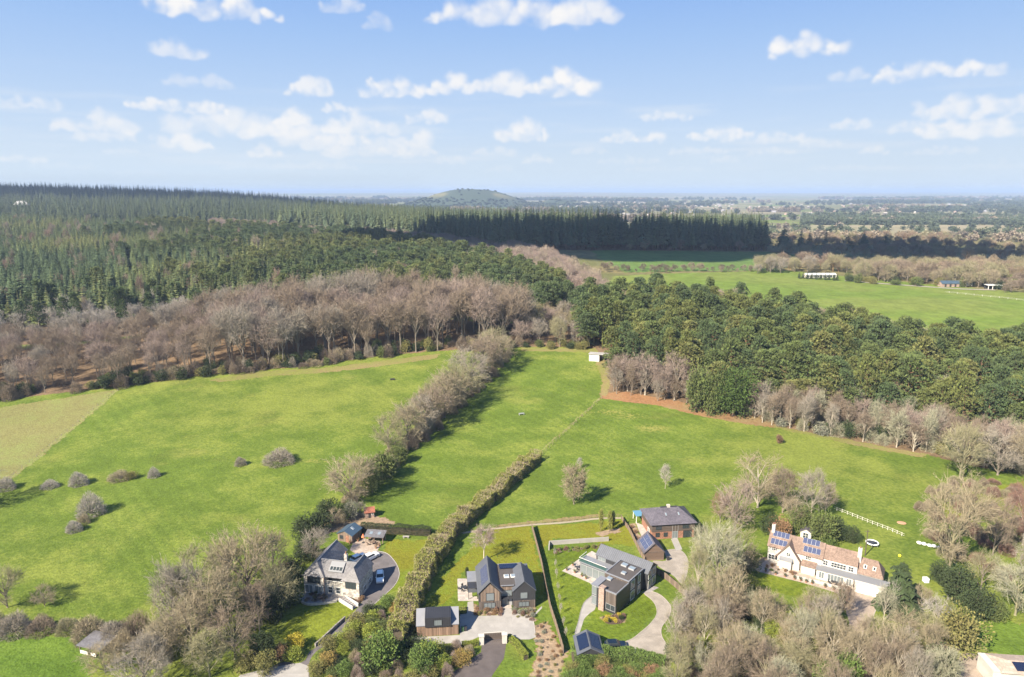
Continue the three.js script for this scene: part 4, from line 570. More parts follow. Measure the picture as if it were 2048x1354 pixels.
// ---------------------------------------------------------------- twin-gabled house with metal roofs
{
  const g = thing('twin_gable_house', 'modern house with two dark metal gables over timber boarding', 'house', -7.6, -141.2, 0.1);
  const rib = (x0, xr, b0, b1, eave, ridge, dir) => { const sl = (ridge - eave) / Math.abs(xr - x0), y = (x) => eave + 0.2 + (x - x0) * dir * sl; return seams(Math.min(x0, xr), Math.max(x0, xr), b0, b1, 0.5, y, false, 0.04); };
  gableB(g, 0, 5.1, 0, 11, 4.7, 7.3, M.zincDark, M.zinc, 0.35);
  part(g, 'roof_seams', join([rib(-0.2, 2.55, -0.3, 11.3, 4.5, 7.3, 1), rib(5.3, 2.55, -0.3, 11.3, 4.5, 7.3, -1)]), M.zinc);
  part(g, 'timber_front', prismB([[0.35, 2.3], [4.75, 2.3], [4.75, 4.55], [2.55, 6.75], [0.35, 4.55]], -0.08, 0), M.timber);
  part(g, 'timber_front', boxG(0.05, 5.05, 0, 2.2, -0.06, 0), M.timberGrey);
  win(g, 'f', 2.55, 2.5, -0.08, 1.8, 1.9, 1, 1, M.frameDark, M.glassPale); win(g, 'f', 2.4, 0.6, -0.06, 2.6, 1.3, 3, 1, M.frameDark, M.glassPale);
  gableB(g, 7.9, 13.1, 0, 8, 4.5, 6.9, M.zincDark, M.zinc, 0.2);
  part(g, 'roof_seams', join([rib(7.8, 10.5, -0.2, 8.2, 4.4, 6.9, 1), rib(13.2, 10.5, -0.2, 8.2, 4.4, 6.9, -1)]), M.zinc);
  part(g, 'timber_front', boxG(7.95, 13.05, 0, 2.0, -0.06, 0), M.timberGrey);
  win(g, 'f', 10.4, 2.5, 0, 1.7, 1.6, 1, 1, M.frameDark, M.glassPale); win(g, 'f', 10.4, 0.5, -0.06, 2.4, 1.2, 3, 1, M.frameDark, M.glassPale);
  part(g, 'wall', boxG(5.1, 10.6, 0, 5.2, 1.4, 10.2), M.timber); part(g, 'flat_roof', boxG(5.1, 10.62, 5.2, 5.3, 1.2, 10.3), M.felt);
  part(g, 'parapet', join([boxG(5.1, 11.2, 5.3, 5.5, 10.3, 10.5), boxG(5.1, 8.2, 5.3, 5.42, 1.0, 1.2)]), M.zincPale);
  part(g, 'wall', boxG(10.6, 12.4, 0, 5.25, 8, 10.4), M.zinc);
  part(g, 'solar_panel', new THREE.BoxGeometry(4.4, 0.1, 2.0), M.solar, 7.6, 5.55, -9.2);
  for (const x of [6.8, 8.4]) { const s = part(g, 'skylight', new THREE.BoxGeometry(1.2, 0.25, 1.2), M.frameWhite, x, 5.4, -5.0); part(s, 'pane', new THREE.BoxGeometry(1.0, 0.04, 1.0), M.skylight, 0, 0.14, 0); }
  const s2 = part(g, 'skylight', new THREE.BoxGeometry(0.9, 0.25, 0.7), M.frameWhite, 9.6, 5.4, -6.8); part(s2, 'pane', new THREE.BoxGeometry(0.75, 0.04, 0.55), M.skylight, 0, 0.14, 0);
  win(g, 'f', 6.5, 2.5, 1.4, 2.5, 1.5, 1, 1, M.frameDark, M.glassPale); win(g, 'f', 6.2, 0.05, 1.4, 1.5, 2.2, 2, 1, M.frameDark, M.glassPale); part(g, 'door', boxG(7.15, 7.8, 0, 2.1, 1.32, 1.4), M.frameGrey);
  part(g, 'porch_roof', boxG(5.12, 7.88, 2.3, 2.42, 0.3, 1.4), M.zincDark); part(g, 'door_step', boxG(5.4, 7.6, 0, 0.16, 0.2, 1.3), M.slab);
  const pitch = Math.atan2(2.6, 2.55); for (let i = 0; i < 4; i++) onSlope(g, 'solar_panel', 1.45, 6.35, 2.0 + i * 1.75, 2.2, 1.68, pitch, 'x', M.solarBlue, 0.06);
  part(g, 'side_wing_wall', boxG(-2.3, 0, 0, 3.0, 7.4, 11.6), M.zinc); part(g, 'side_wing_roof', boxG(-2.45, -0.05, 3.0, 3.12, 7.2, 11.8), M.zincPale); part(g, 'veranda_roof', boxG(-2.35, -0.05, 2.86, 2.98, 4.6, 7.2), M.zincDark); for (const x of [-2.25, -0.2]) part(g, 'veranda_post', boxG(x - 0.06, x + 0.06, 0, 2.86, 4.65, 4.77), M.frameDark);
  win(g, 'l', 9.5, 0.1, -2.3, 3.4, 2.4, 3, 1, M.frameDark, M.glassPale); win(g, 'r', 3, 3, 13.1, 1.1, 1.1, 1, 1, M.frameWhite, M.skylight); win(g, 'r', 5.5, 0.6, 13.1, 1.4, 1.3, 1, 1, M.frameDark);
}
// its garage with a boxed dormer
{
  const g = thing('timber_garage', 'timber garage with grey metal roof and boxed dark dormer', 'garage', -20.7, -131.7, 0.09);
  gableX(g, 0, 9, 0, 6, 2.65, 4.75, M.timberOrange, M.zincPale, 0.15);
  part(g, 'dormer', prismX([[-0.35, 2.35], [0.2, 2.35], [3.2, 4.7], [3.2, 4.98], [-0.35, 4.62]], 1.8, 7.4), M.zincDark);
  part(g, 'dormer_seams', join([seams(1.8, 7.4, -0.33, 3.2, 0.5, (b) => 4.65 + (b + 0.35) * 0.1, true, 0.04), ...[...Array(11).keys()].map((i) => boxG(2.05 + i * 0.5, 2.08 + i * 0.5, 2.36, 4.6, -0.39, -0.35))]), M.zincDark);
  win(g, 'f', 4.6, 2.75, -0.35, 1.7, 1.35, 1, 1, M.frameDark, M.glassPale); part(g, 'garage_door', boxG(1.0, 3.8, 0, 2.2, -0.05, 0), M.timberOrange); part(g, 'garage_door', boxG(4.6, 7.4, 0, 2.2, -0.05, 0), M.timberOrange);
}
// ---------------------------------------------------------------- zinc-clad house of stepped boxes
{
  const g = thing('zinc_house', 'grey zinc-clad house of stepped flat boxes before a long pitched roof', 'house', 21.5, -158.2, -0.67);
  gableX(g, 0, 14.4, 0, 4.9, 4.55, 6.3, M.zincDark, M.zinc, 0.2);
  part(g, 'roof_seams', join([seams(-0.2, 14.6, -0.2, 2.45, 0.5, (b) => 4.72 + b * 0.714, true), seams(-0.2, 14.6, 2.45, 5.1, 0.5, (b) => 6.5 - (b - 2.45) * 0.714, true)]), M.zincPale);
  part(g, 'ground_floor', boxG(-2.7, 4.8, 0, 3.1, -3.3, 0), M.zinc); part(g, 'terrace_roof', boxG(-3.0, 5.0, 3.1, 3.3, -3.6, 0), M.zincPale);
  part(g, 'glass_balustrade', join([boxG(-2.9, 4.9, 3.35, 4.3, -3.52, -3.49), boxG(-2.92, -2.89, 3.35, 4.3, -3.45, -0.1)]), M.balustrade); part(g, 'handrail', join([boxG(-2.95, 4.95, 4.3, 4.36, -3.55, -3.47), boxG(-2.95, -2.87, 4.3, 4.36, -3.45, 0)]), M.frameWhite);
  for (let i = 0; i < 4; i++) win(g, 'f', -1.7 + i * 1.8, 0.1, -3.3, 1.75, 2.5, 1, 1, M.frameGrey, M.glassPale, 'glazed_door');
  win(g, 'f', 1.6, 4.0 - 0.6, 0, 2.2, 0.95, 2, 1, M.frameGrey, M.glassPale);
  part(g, 'upper_box', boxG(6.9, 13.4, 0, 5.5, -7.4, 0), M.zincDark); part(g, 'flat_roof', boxG(7.1, 13.2, 5.5, 5.53, -7.2, -0.25), M.felt); part(g, 'parapet', join([boxG(6.85, 13.45, 5.5, 5.72, -7.45, -7.2), boxG(6.85, 7.1, 5.5, 5.72, -7.2, -0.05), boxG(13.2, 13.45, 5.5, 5.72, -7.2, -0.05)]), M.zincPale);
  part(g, 'clad_band', boxG(6.84, 13.0, 3.2, 5.4, -7.46, -7.4), M.timberGrey);
  for (const [x, b, w, l] of [[9.0, -1.6, 1.5, 1.3], [11.2, -1.9, 1.5, 1.3], [10.6, -4.9, 1.1, 1.0]]) { const s = part(g, 'skylight', new THREE.BoxGeometry(w, 0.35, l), M.frameGrey, x, 5.7, -b); part(s, 'pane', new THREE.BoxGeometry(w - 0.15, 0.05, l - 0.15), M.skylight, 0, 0.19, 0); }
  part(g, 'front_box', boxG(8.2, 13.4, 0, 5.1, -13.3, -7.4), M.zincDark); part(g, 'flat_roof', boxG(8.4, 13.2, 5.1, 5.13, -13.1, -7.6), M.felt); part(g, 'parapet', join([boxG(8.15, 13.45, 5.1, 5.4, -13.35, -13.1), boxG(8.15, 8.4, 5.1, 5.4, -13.1, -7.5), boxG(13.2, 13.45, 5.1, 5.4, -13.1, -7.5)]), M.zincPale);
  part(g, 'clad_front', boxG(10.7, 13.38, 2.2, 5.1, -13.38, -13.3), M.timberGrey); part(g, 'brick_pier', boxG(9.1, 10.5, 0, 5.9, -13.9, -12.6), M.brickPink); win(g, 'f', 12.0, 0.7, -13.3, 2.4, 1.45, 2, 1, M.frameGrey, M.glass);
  part(g, 'stair_tower', boxG(6.6, 8.2, 0, 5.0, -12.8, -8.6), M.zinc); part(g, 'tower_roof', boxG(6.4, 8.3, 5.0, 5.12, -13.0, -8.4), M.zincPale); for (const y of [0.2, 2.7]) { win(g, 'f', 7.4, y, -12.8, 1.3, 2.1, 1, 1, M.frameGrey, M.glassPale); win(g, 'l', -10.7, y, 6.6, 3.6, 2.1, 3, 1, M.frameGrey, M.glassPale); }
  const s3 = part(g, 'skylight', new THREE.BoxGeometry(1.2, 0.3, 1.2), M.frameGrey, 8.9, 5.3, 8.6); part(s3, 'pane', new THREE.BoxGeometry(1.05, 0.05, 1.05), M.skylight, 0, 0.17, 0);
  for (const [b, y, w] of [[-5.6, 3.0, 1.8], [-5.6, 0.2, 1.8], [-2.4, 3.0, 1.2], [-2.4, 0.2, 1.2]]) win(g, 'r', b, y, 13.4, w, 2.2, 1, 1, M.frameWhite, M.glassPale);
  for (const [b, y] of [[1.2, 2.8], [3.4, 2.8], [1.2, 0.2], [3.4, 0.2]]) win(g, 'r', b, y, 14.4, 1.6, 2.1, 1, 1, M.frameWhite, M.glassPale);
}
// its garage by the lower hedge
{
  const g = thing('slate_garage', 'small dark garage with pitched roof behind the clipped hedge', 'garage', 13.3, -127.4, 0.05);
  gableB(g, 0, 5.2, -4.5, 1.2, 2.3, 3.6, M.zincDark, M.zinc, 0.25); part(g, 'roof_panel', new THREE.BoxGeometry(2.2, 0.06, 4.6), M.solar, 1.35, 3.26, 1.7).rotation.z = 0.46; part(g, 'roof_panel', new THREE.BoxGeometry(2.2, 0.06, 4.6), M.solar, 3.85, 3.26, 1.7).rotation.z = -0.46;
  part(g, 'garage_door', boxG(1.3, 3.9, 0, 2.1, 1.2, 1.26), M.frameGrey);
}
// ---------------------------------------------------------------- brick and timber house
{
  const g = thing('brick_house', 'brick and dark timber house under a wide purple grey hipped roof', 'house', 39.0, -174.2, 0.12);
  part(g, 'brick_wall', boxG(0, 12.2, 0, 2.2, 0, 9.4), M.brick); part(g, 'timber_wall', boxG(-0.06, 12.26, 2.2, 4.6, -0.06, 9.46), M.plankDark);
  part(g, 'roof', hipX(-0.7, 12.9, -0.6, 10.0, 4.5, 7.3, 3.6, 8.8), M.slateDark); part(g, 'chimney', boxG(5.6, 6.5, 6, 7.9, 4.4, 5.1), M.cream); part(g, 'ridge_vent', boxG(3.7, 8.6, 7.2, 7.4, 4.5, 4.9), M.frameDark);
  for (const x of [4.6, 8.3]) { const s = onSlope(g, 'rooflight', x, 6.2, 2.35, 0.35, 0.9, 0.49, 'b', M.skylight, 0.1); part(s, 'frame', new THREE.BoxGeometry(0.42, 0.06, 0.97), M.frameGrey, 0, -0.02, 0); }
  for (const x of [1.6, 3.9]) win(g, 'f', x, 0.7, 0, 1.1, 1.2, 2, 1, M.frameDark); win(g, 'f', 6.6, 0.05, 0, 1.6, 4.0, 2, 2, M.frameGrey, M.glassPale, 'glazed_entrance'); win(g, 'f', 10.2, 0.1, 0, 2.4, 2.0, 3, 1, M.frameDark); win(g, 'f', 1.8, 2.9, -0.06, 1.6, 1.0, 2, 1, M.frameDark); win(g, 'f', 9.6, 2.9, -0.06, 1.8, 1.0, 3, 1, M.frameDark); win(g, 'l', 3, 0.6, 0, 1.4, 1.4, 2, 1, M.frameWhite);
}
{
  const g = thing('boarded_barn', 'small boarded barn with solar panels on its steep roof', 'barn', 34.7, -162.9, 0.1);
  gableB(g, 0, 5.3, 0, 6.2, 2.4, 4.9, M.plank, M.slateDark, 0.3); part(g, 'gable_band', boxG(0, 5.3, 2.35, 2.5, -0.04, 0), M.timberGrey);
  const a = Math.atan2(2.5, 2.65); for (let i = 0; i < 2; i++) for (let j = 0; j < 3; j++) { const k = onSlope(g, 'solar_panel', 0.75 + i * 1.05, 3.33 + i * 0.99, 1.2 + j * 1.75, 1.36, 1.68, a, 'x', M.solarBlue, 0.06); part(k, 'frame', new THREE.BoxGeometry(1.42, 0.04, 1.73), M.alu, 0, -0.015, 0); }
}
// ---------------------------------------------------------------- long white house with red tiles
{
  const g = thing('white_house', 'long white rendered house with red tiled roofs and solar panels', 'house', 67.0, -163.0, -0.553);
  gableX(g, 0, 13, 0, 6.4, 4.5, 7.2, M.white, M.tile, 0.25); gableX(g, 13, 21, 0.3, 6.3, 4.4, 6.9, M.white, M.tile, 0.02);
  part(g, 'roof', solid([[[20.9, 2.9, -0.3], [26.8, 2.9, -0.3], [25.2, 6.0, -3.3], [20.9, 6.0, -3.3]], [[26.8, 2.9, -0.3], [26.8, 2.9, -6.3], [25.2, 6.0, -3.3]], [[26.8, 2.9, -6.3], [20.9, 2.9, -6.3], [20.9, 6.0, -3.3], [25.2, 6.0, -3.3]], [[20.9, 2.9, -6.3], [20.9, 2.9, -0.3], [20.9, 6.0, -3.3]], [[20.9, 2.9, -6.3], [26.8, 2.9, -6.3], [26.8, 2.9, -0.3], [20.9, 2.9, -0.3]]]), M.tile);
  part(g, 'wall', boxG(21, 26.5, 0, 3.0, 0.6, 6), M.white);
  // cross gable with long slopes
  part(g, 'gable_wall', prismB([[2.6, 0], [8.0, 0], [8.0, 2.6], [5.2, 6.5], [2.6, 2.9]], -1.0, 1.5), M.white);
  part(g, 'gable_roof', prismB([[5.2, 6.72], [2.0, 2.3], [2.0, 2.12], [5.2, 6.54]], -1.3, 3.0), M.tile); part(g, 'gable_roof', prismB([[5.2, 6.54], [8.5, 1.95], [8.5, 2.13], [5.2, 6.72]], -1.3, 3.0), M.tile);
  part(g, 'bay', boxG(3.4, 6.2, 0, 2.5, -2.0, -1.0), M.white); part(g, 'bay_roof', prismX([[-2.2, 2.45], [-1.0, 2.45], [-1.0, 3.0]], 3.2, 6.4), M.lead);
  part(g, 'chimney', boxG(0.1, 0.9, 5, 9.2, 2.7, 3.7), M.white); part(g, 'chimney', boxG(20.6, 21.5, 4.4, 8.6, 2.2, 3.1), M.white); for (const [x, b, y] of [[0.35, 3.0, 9.4], [0.65, 3.4, 9.4], [21.05, 2.6, 8.8]]) part(g, 'chimney_pot', new THREE.CylinderGeometry(0.13, 0.16, 0.5, 8), M.brick, x, y, -b);
  const a = Math.atan2(2.7, 3.2), panel = (x, k) => { const b = 0.75 + k * 1.25, o = onSlope(g, 'solar_panel', x, 4.5 + b * 0.844 + 0.26, b, 0.93, 1.5, a, 'b', M.solarBlue, 0.05); part(o, 'frame', new THREE.BoxGeometry(0.99, 0.03, 1.56), M.alu, 0, -0.015, 0); };
  for (let i = 0; i < 4; i++) { panel(0.9 + i * 1.0, 0.15); panel(1.1 + i * 1.0, 1.5); panel(8.4 + i * 1.0, 1.55); panel(8.9 + i * 1.0, 0.2); }
  for (const [x, y, w, n, b] of [[1.6, 3.5, 1.3, 3, 0], [1.4, 0.9, 2.2, 3, 0], [5.2, 3.4, 1.0, 2, -1.0], [9.8, 3.3, 1.3, 3, 0], [9.8, 0.9, 2.2, 3, 0], [13.8, 2.9, 1.1, 2, 0.3], [16.8, 2.9, 3.4, 5, 0.3], [19.6, 2.9, 1.2, 2, 0.3]]) win(g, 'f', x, y, b, w, y > 3 ? 0.95 : 1.3, n, 2);
  part(g, 'door', boxG(4.4, 5.2, 0, 2.0, -2.06, -2.0), M.frameWhite); for (const x of [22.6, 24.6]) { const s = onSlope(g, 'roof_window', x, 4.55, 1.5, 0.7, 0.95, 0.8, 'b', M.frameWhite, 0.22); part(s, 'pane', new THREE.BoxGeometry(0.5, 0.05, 0.75), M.glass, 0, 0.1, 0); }
  part(g, 'sun_room', boxG(12.2, 20.6, 0, 2.5, -2.2, 0.3), M.white); part(g, 'sun_room_roof', boxG(12.0, 20.8, 2.5, 2.66, -2.5, 0.3), M.lead); for (const [x, w, n] of [[13.4, 1.2, 2], [16.6, 3.6, 5], [19.6, 1.2, 2]]) win(g, 'f', x, 0.4, -2.2, w, 1.8, n, 1, M.frameWhite, M.glassPale);
  part(g, 'porch', boxG(8.6, 11.8, 0, 2.2, -1.5, 0), M.white); part(g, 'porch_roof', prismX([[-1.8, 2.2], [0.1, 2.2], [0.1, 3.1]], 8.4, 12.0), M.tile);
  part(g, 'garage_block', boxG(20.9, 28.2, 0, 2.5, -3.4, 0.5), M.white); part(g, 'garage_roof', boxG(20.7, 28.4, 2.5, 2.62, -3.2, 0.6), M.lead); part(g, 'garage_door', boxG(21.6, 24.2, 0, 2.1, -3.45, -3.4), M.frameWhite); part(g, 'garage_door', boxG(24.9, 27.5, 0, 2.1, -3.45, -3.4), M.frameWhite); part(g, 'parapet', boxG(20.9, 28.2, 2.5, 2.95, -3.5, -3.25), M.white);
  win(g, 'l', 3.2, 0.9, 0, 1.4, 1.2, 2, 2); win(g, 'l', 3.2, 3.4, 0, 1.2, 1.0, 2, 2);
}
// white house at the lower right corner
{
  const g = thing('low_roofed_house', 'white house with low pinkish roof and one dark solar panel', 'house', 94.05,-116.57, -0.1);
  part(g, 'wall', boxG(0, 14, 0, 3.2, 0, 5.2), M.white); part(g, 'roof', hipX(1.2, 14.4, -0.4, 5.7, 3.22, 4.1, 4, 12), M.slabPink); part(g, 'parapet', boxG(-0.1, 1.2, 3.2, 3.5, -0.1, 5.3), M.white); part(g, 'solar_panel', new THREE.BoxGeometry(3.4, 0.1, 2.0), M.solar, 6.2, 3.82, -1.25).rotation.x = 0.283; win(g, 'f', 4, 0.8, 0, 1.6, 1.3, 2);
}

// ---------------------------------------------------------------- drives, terraces and paths: thin sheets on the flat garden ground
function sheet(name, P, m, y = 0.012, label) {
  const s = new THREE.Shape(P.map(([x, z]) => new THREE.Vector2(x, -z))), g = new THREE.ShapeGeometry(s); g.rotateX(-Math.PI / 2);
  const p = g.attributes.position, uv = new Float32Array(p.count * 2); for (let i = 0; i < p.count; i++) uv.set([p.getX(i), p.getZ(i)], i * 2); g.setAttribute('uv', new THREE.BufferAttribute(uv, 2)); g.translate(0, y, 0);
  const o = structure(name, g, m); o.castShadow = false; return o;
}
function smooth(P, n = 6, closed = true) { return new THREE.CatmullRomCurve3(P.map(([x, z]) => V(x, 0, z)), closed, 'centripetal').getPoints(P.length * n).map((v) => [v.x, v.z]); }
sheet('driveway', smooth([[-40.6,-167.2],[-37,-168.2],[-33.8,-166.9],[-31,-163.1],[-29.1,-158.8],[-28.5,-155.7],[-28.9,-151.7],[-30.6,-147.5],[-32.9,-142.6],[-35.3,-137.3],[-36.7,-134.2],[-38.8,-130.1],[-41.2,-127],[-41.8,-124.8],[-41.5,-121.9],[-39.9,-116.2],[-49.3,-116.2],[-48.9,-122.2],[-46.8,-123.6],[-44.1,-123.1],[-42.8,-124.3],[-42.8,-126.4],[-41.9,-128.1],[-41,-130.1],[-39.3,-134.2],[-36.7,-140.3],[-35.7,-143.4],[-35.4,-146],[-36.7,-149.1],[-35.1,-152.2],[-38,-158.5],[-41.9,-163.4]]), M.asphalt, 0.012);
sheet('lane', [[-56,-113.5],[-54.6,-119.7],[-48.8,-122],[-43.7,-123.3],[-41.6,-122.3],[-39.1,-113.5]], M.concrete, 0.018);
sheet('patio', [[-43.9,-172.3],[-41.5,-174.8],[-36.7,-173.4],[-36,-171.2],[-36.4,-168],[-39.2,-166.9],[-41.8,-166.4],[-43.9,-168.5]], M.slabPink, 0.016);
sheet('terrace', smooth([[-51,-149.1],[-50.7,-145.6],[-48.4,-143.6],[-45.1,-143.6],[-42.1,-144.6],[-40.1,-147],[-41.9,-149.6],[-46.9,-150]]), M.slabGrey, 0.016);
sheet('forecourt', [[-10.5,-144.6],[-9.2,-145],[-8.7,-139.9],[-7.7,-139.2],[-3.3,-139.4],[-2.9,-140.7],[-1.6,-142.2],[0,-142],[0.8,-140.3],[3,-140.1],[4.2,-138.6],[7,-143],[7,-142.2],[4.7,-138.4],[5,-135.3],[5.1,-131.5],[3.8,-130.8],[1.8,-130.8],[0.2,-132.1],[-1.2,-132],[-7,-132],[-7.5,-131.5],[-10.7,-129.1],[-11.2,-129],[-13.1,-129.6],[-21.7,-128.1],[-22.1,-131.5],[-20.7,-131.6],[-11.4,-132.3],[-12,-139.9],[-10.4,-140.3]], M.concrete, 0.012);
sheet('terrace', [[-13.7,-154.5],[-10.3,-154.6],[-9.5,-146.8],[-8.3,-146.8],[-7.9,-145],[-12.8,-145]], M.slab, 0.016);
sheet('driveway', [[-6.7,-131.9],[-1.7,-131.9],[-1.2,-129.6],[-1.7,-124.6],[-3.9,-119.7],[-6.1,-112.8],[-13.7,-112.8],[-12,-120.4],[-8.3,-124.6],[-6.5,-126.7],[-6.5,-129.6]], M.asphaltDark, 0.012);
sheet('driveway', smooth([[31.9,-148.1],[33.8,-149.1],[35.5,-147.7],[36.7,-145.2],[37.1,-142.8],[36,-139.2],[33.3,-134.9],[32.7,-132],[33,-129.6],[34.3,-125.4],[25.6,-125.4],[23.2,-127.5],[21.1,-128],[24.1,-129.9],[25.8,-130.8],[28.3,-133.2],[31.3,-136.6],[33.2,-139.7],[33.7,-142.8],[33.3,-145.2]]), M.gravel, 0.012);
sheet('path', smooth([[19.9,-147.7],[17.3,-144.8],[16.2,-142],[15.3,-138.4],[13.8,-132.3],[14.6,-132.7],[15.7,-135.8],[16.4,-138],[18,-140.3],[19.3,-141.8]]), M.concrete, 0.016);
sheet('patio', [[12.8,-158.1],[17.7,-163.9],[21.6,-168],[22.9,-166.4],[23.1,-152.8],[20,-151.1],[19.3,-152.6]], M.slab, 0.02);
sheet('path', [[31.4,-148.3],[34.8,-151.3],[36,-150.6],[33.4,-148.5]], M.slabGrey, 0.016);
sheet('forecourt', smooth([[41.4,-168.2],[45.3,-168.8],[46.5,-165.1],[45,-158.1],[42,-152.2],[40.8,-155.7],[37.8,-160.4],[37,-162.9],[40.4,-163.1]]), M.gravel, 0.012);
sheet('path', [[44.4,-174.5],[46.3,-175.3],[46.2,-168.8],[44.3,-168.2]], M.concrete, 0.02);
sheet('patio', [[36.3,-184.5],[39.1,-181.5],[38.4,-177.3],[36.5,-175.3],[36.3,-179.7]], M.slab, 0.016);
sheet('terrace', [[62.3,-158.5],[66.9,-163.4],[78.6,-158.5],[84.5,-152.8],[80.5,-147],[71.6,-153],[63.3,-157.6]], M.slabPink, 0.016);
sheet('driveway', smooth([[83.5,-151.3],[88.9,-147.7],[85.1,-142.4],[82.7,-139.2],[78.5,-133.7],[73.9,-128.6],[70.8,-128],[75.5,-135.8],[77.9,-142.6],[81.4,-148.3]]), M.gravelPink, 0.012);
sheet('driveway', smooth([[85.6,-116.2],[89.6,-121.6],[92.2,-124],[95.6,-126.4],[98.9,-125.3],[102.5,-124.6],[107.5,-124.3],[103.4,-116.2]]), M.gravelPink, 0.012);
sheet('flower_bed', smooth([[20.8,-139],[21.8,-139.5],[26.1,-139.3],[25,-136.9],[22.2,-136],[20.7,-137.1]]), bm(0.12, 0.085, 0.06, 'gravel', 1, 0.05), 0.012);
// ribbons laid over sloping ground
function ribbon(name, P, w, m, lift = 0.03) {
  const pts = smooth(P, 8, false), pos = [], uv = [], idx = []; let run = 0;
  pts.forEach(([x, z], i) => { const a = pts[Math.max(0, i - 1)], b = pts[Math.min(pts.length - 1, i + 1)], l = Math.hypot(b[0] - a[0], b[1] - a[1]), nx = -(b[1] - a[1]) / l * w / 2, nz = (b[0] - a[0]) / l * w / 2; if (i) run += Math.hypot(x - pts[i - 1][0], z - pts[i - 1][1]); for (const s of [-1, 1]) { pos.push(x + s * nx, terrain(x + s * nx, z + s * nz) + lift, z + s * nz); uv.push(s * w / 2, run); } if (i) idx.push(i * 2 - 2, i * 2, i * 2 - 1, i * 2 - 1, i * 2, i * 2 + 1); });
  const g = new THREE.BufferGeometry(); g.setAttribute('position', new THREE.Float32BufferAttribute(pos, 3)); g.setAttribute('uv', new THREE.Float32BufferAttribute(uv, 2)); g.setIndex(idx); g.computeVertexNormals(); const o = structure(name, g, m); o.castShadow = false; return o;
}
ribbon('track', [[-14.1,-177.9],[-5.6,-180.3],[5.5,-182.7],[15.5,-184.2],[26.1,-186.7],[33,-187]], 1.0, M.track);
ribbon('track', [[282.2,-575.6],[302.4,-557.6],[322.9,-543.4],[348.6,-527.2],[372.2,-522]], 5, M.gravel, 0.15);

// ---------------------------------------------------------------- fences and walls
const bx = (w, h, d, x = 0, y = 0, z = 0) => new THREE.BoxGeometry(w, h, d).translate(x, y, z);
function along(P, step, fn) { let left = 0; for (let i = 0; i + 1 < P.length; i++) { const [x0, z0] = P[i], [x1, z1] = P[i + 1], l = Math.hypot(x1 - x0, z1 - z0), n = Math.max(1, Math.round(l / step)), a = Math.atan2(-(z1 - z0), x1 - x0); for (let k = 0; k < n; k++) { const t = (k + 0.5) / n; fn(lerp(x0, x1, t), lerp(z0, z1, t), a, l / n, k); } } }
function panelFence(label, P, h, step, m, post) {
  const [ox, oz] = P[0], g = thing('panel_fence', label, 'fence', ox, oz);
  const r = rng(P.length * 7), gs = new Map();
  along(P, step, (x, z, a, l) => { const key = l.toFixed(2); if (!gs.has(key)) gs.set(key, solidBox(l - 0.1, h, 0.06)); const p = part(g, 'panel', gs.get(key), m, x - ox, terrain(x, z) - terrain(ox, oz) + (r() - 0.5) * 0.06, z - oz, a); const q = part(g, 'post', POST, post, x - ox - Math.cos(a) * l / 2, terrain(x, z) - terrain(ox, oz), z - oz + Math.sin(a) * l / 2, a); q.scale.y = h + 0.12; });
  return g;
}
const solidBox = (w, h, d) => boxG(-w / 2, w / 2, 0, h, -d / 2, d / 2), POST = boxG(-0.06, 0.06, 0, 1, -0.06, 0.06);
panelFence('tall boarded fence between the twin-gabled house and the zinc house', [[5.7,-180.6],[6.6,-171.7],[7.7,-160.2],[8.3,-149.3],[8.9,-141.2],[9.8,-134.6],[10.8,-126]], 1.8, 1.8, M.fence, M.timberGrey);
panelFence('curved boarded fence behind the zinc house', [[36.6,-157.1],[38.6,-153.9],[40.3,-150],[42,-145]], 1.7, 1.8, M.timber, M.timberGrey);
panelFence('pale fence between the zinc house and the brick house', [[33.2,-180.9],[33.4,-179.1],[33.9,-172.5],[34.3,-165.9],[34.8,-162.4]], 1.4, 1.8, M.fence, M.timberGrey);
panelFence('low fence beside the boarded barn and the orange shrubs', [[32.4,-186.4],[33.1,-180.6]], 1.3, 1.8, M.fence, M.timberGrey);
function wall(label, P, h, t, m) { const [ox, oz] = P[0], g = thing('garden_wall', label, 'wall', ox, oz); along(P, 100, (x, z, a, l) => part(g, 'wall_run', solidBox(l + t * 0.9, h, t), m, x - ox, 0, z - oz, a)); return g; }
wall('long pale retaining wall behind the zinc house lawn', [[10,-168.5],[10.3,-171.2],[26.7,-173.4]], 1.2, 0.3, M.concrete);
wall('low brick wall beside the pink gravel drive', [[81.7,-148.9],[77.9,-142.6]], 1.3, 0.35, M.brickBrown);
wall('curved stone edge of the terrace below the stone house', smooth([[-51,-146.4],[-49.9,-144.6],[-48.1,-143.4],[-46,-143.4],[-43.8,-143.8],[-41.6,-144.6]], 2, false), 0.5, 0.3, M.cream);
wall('low white wall along the terrace of the long white house', [[71.1,-154.8],[76.2,-152.2],[81,-149.3]], 0.7, 0.25, M.white);
wall('low brick wall beside the asphalt drive and lawn', [[-41.9,-128.5],[-41,-130.4],[-39.3,-134.6],[-37.9,-137.8]], 0.8, 0.3, M.stoneGrey);
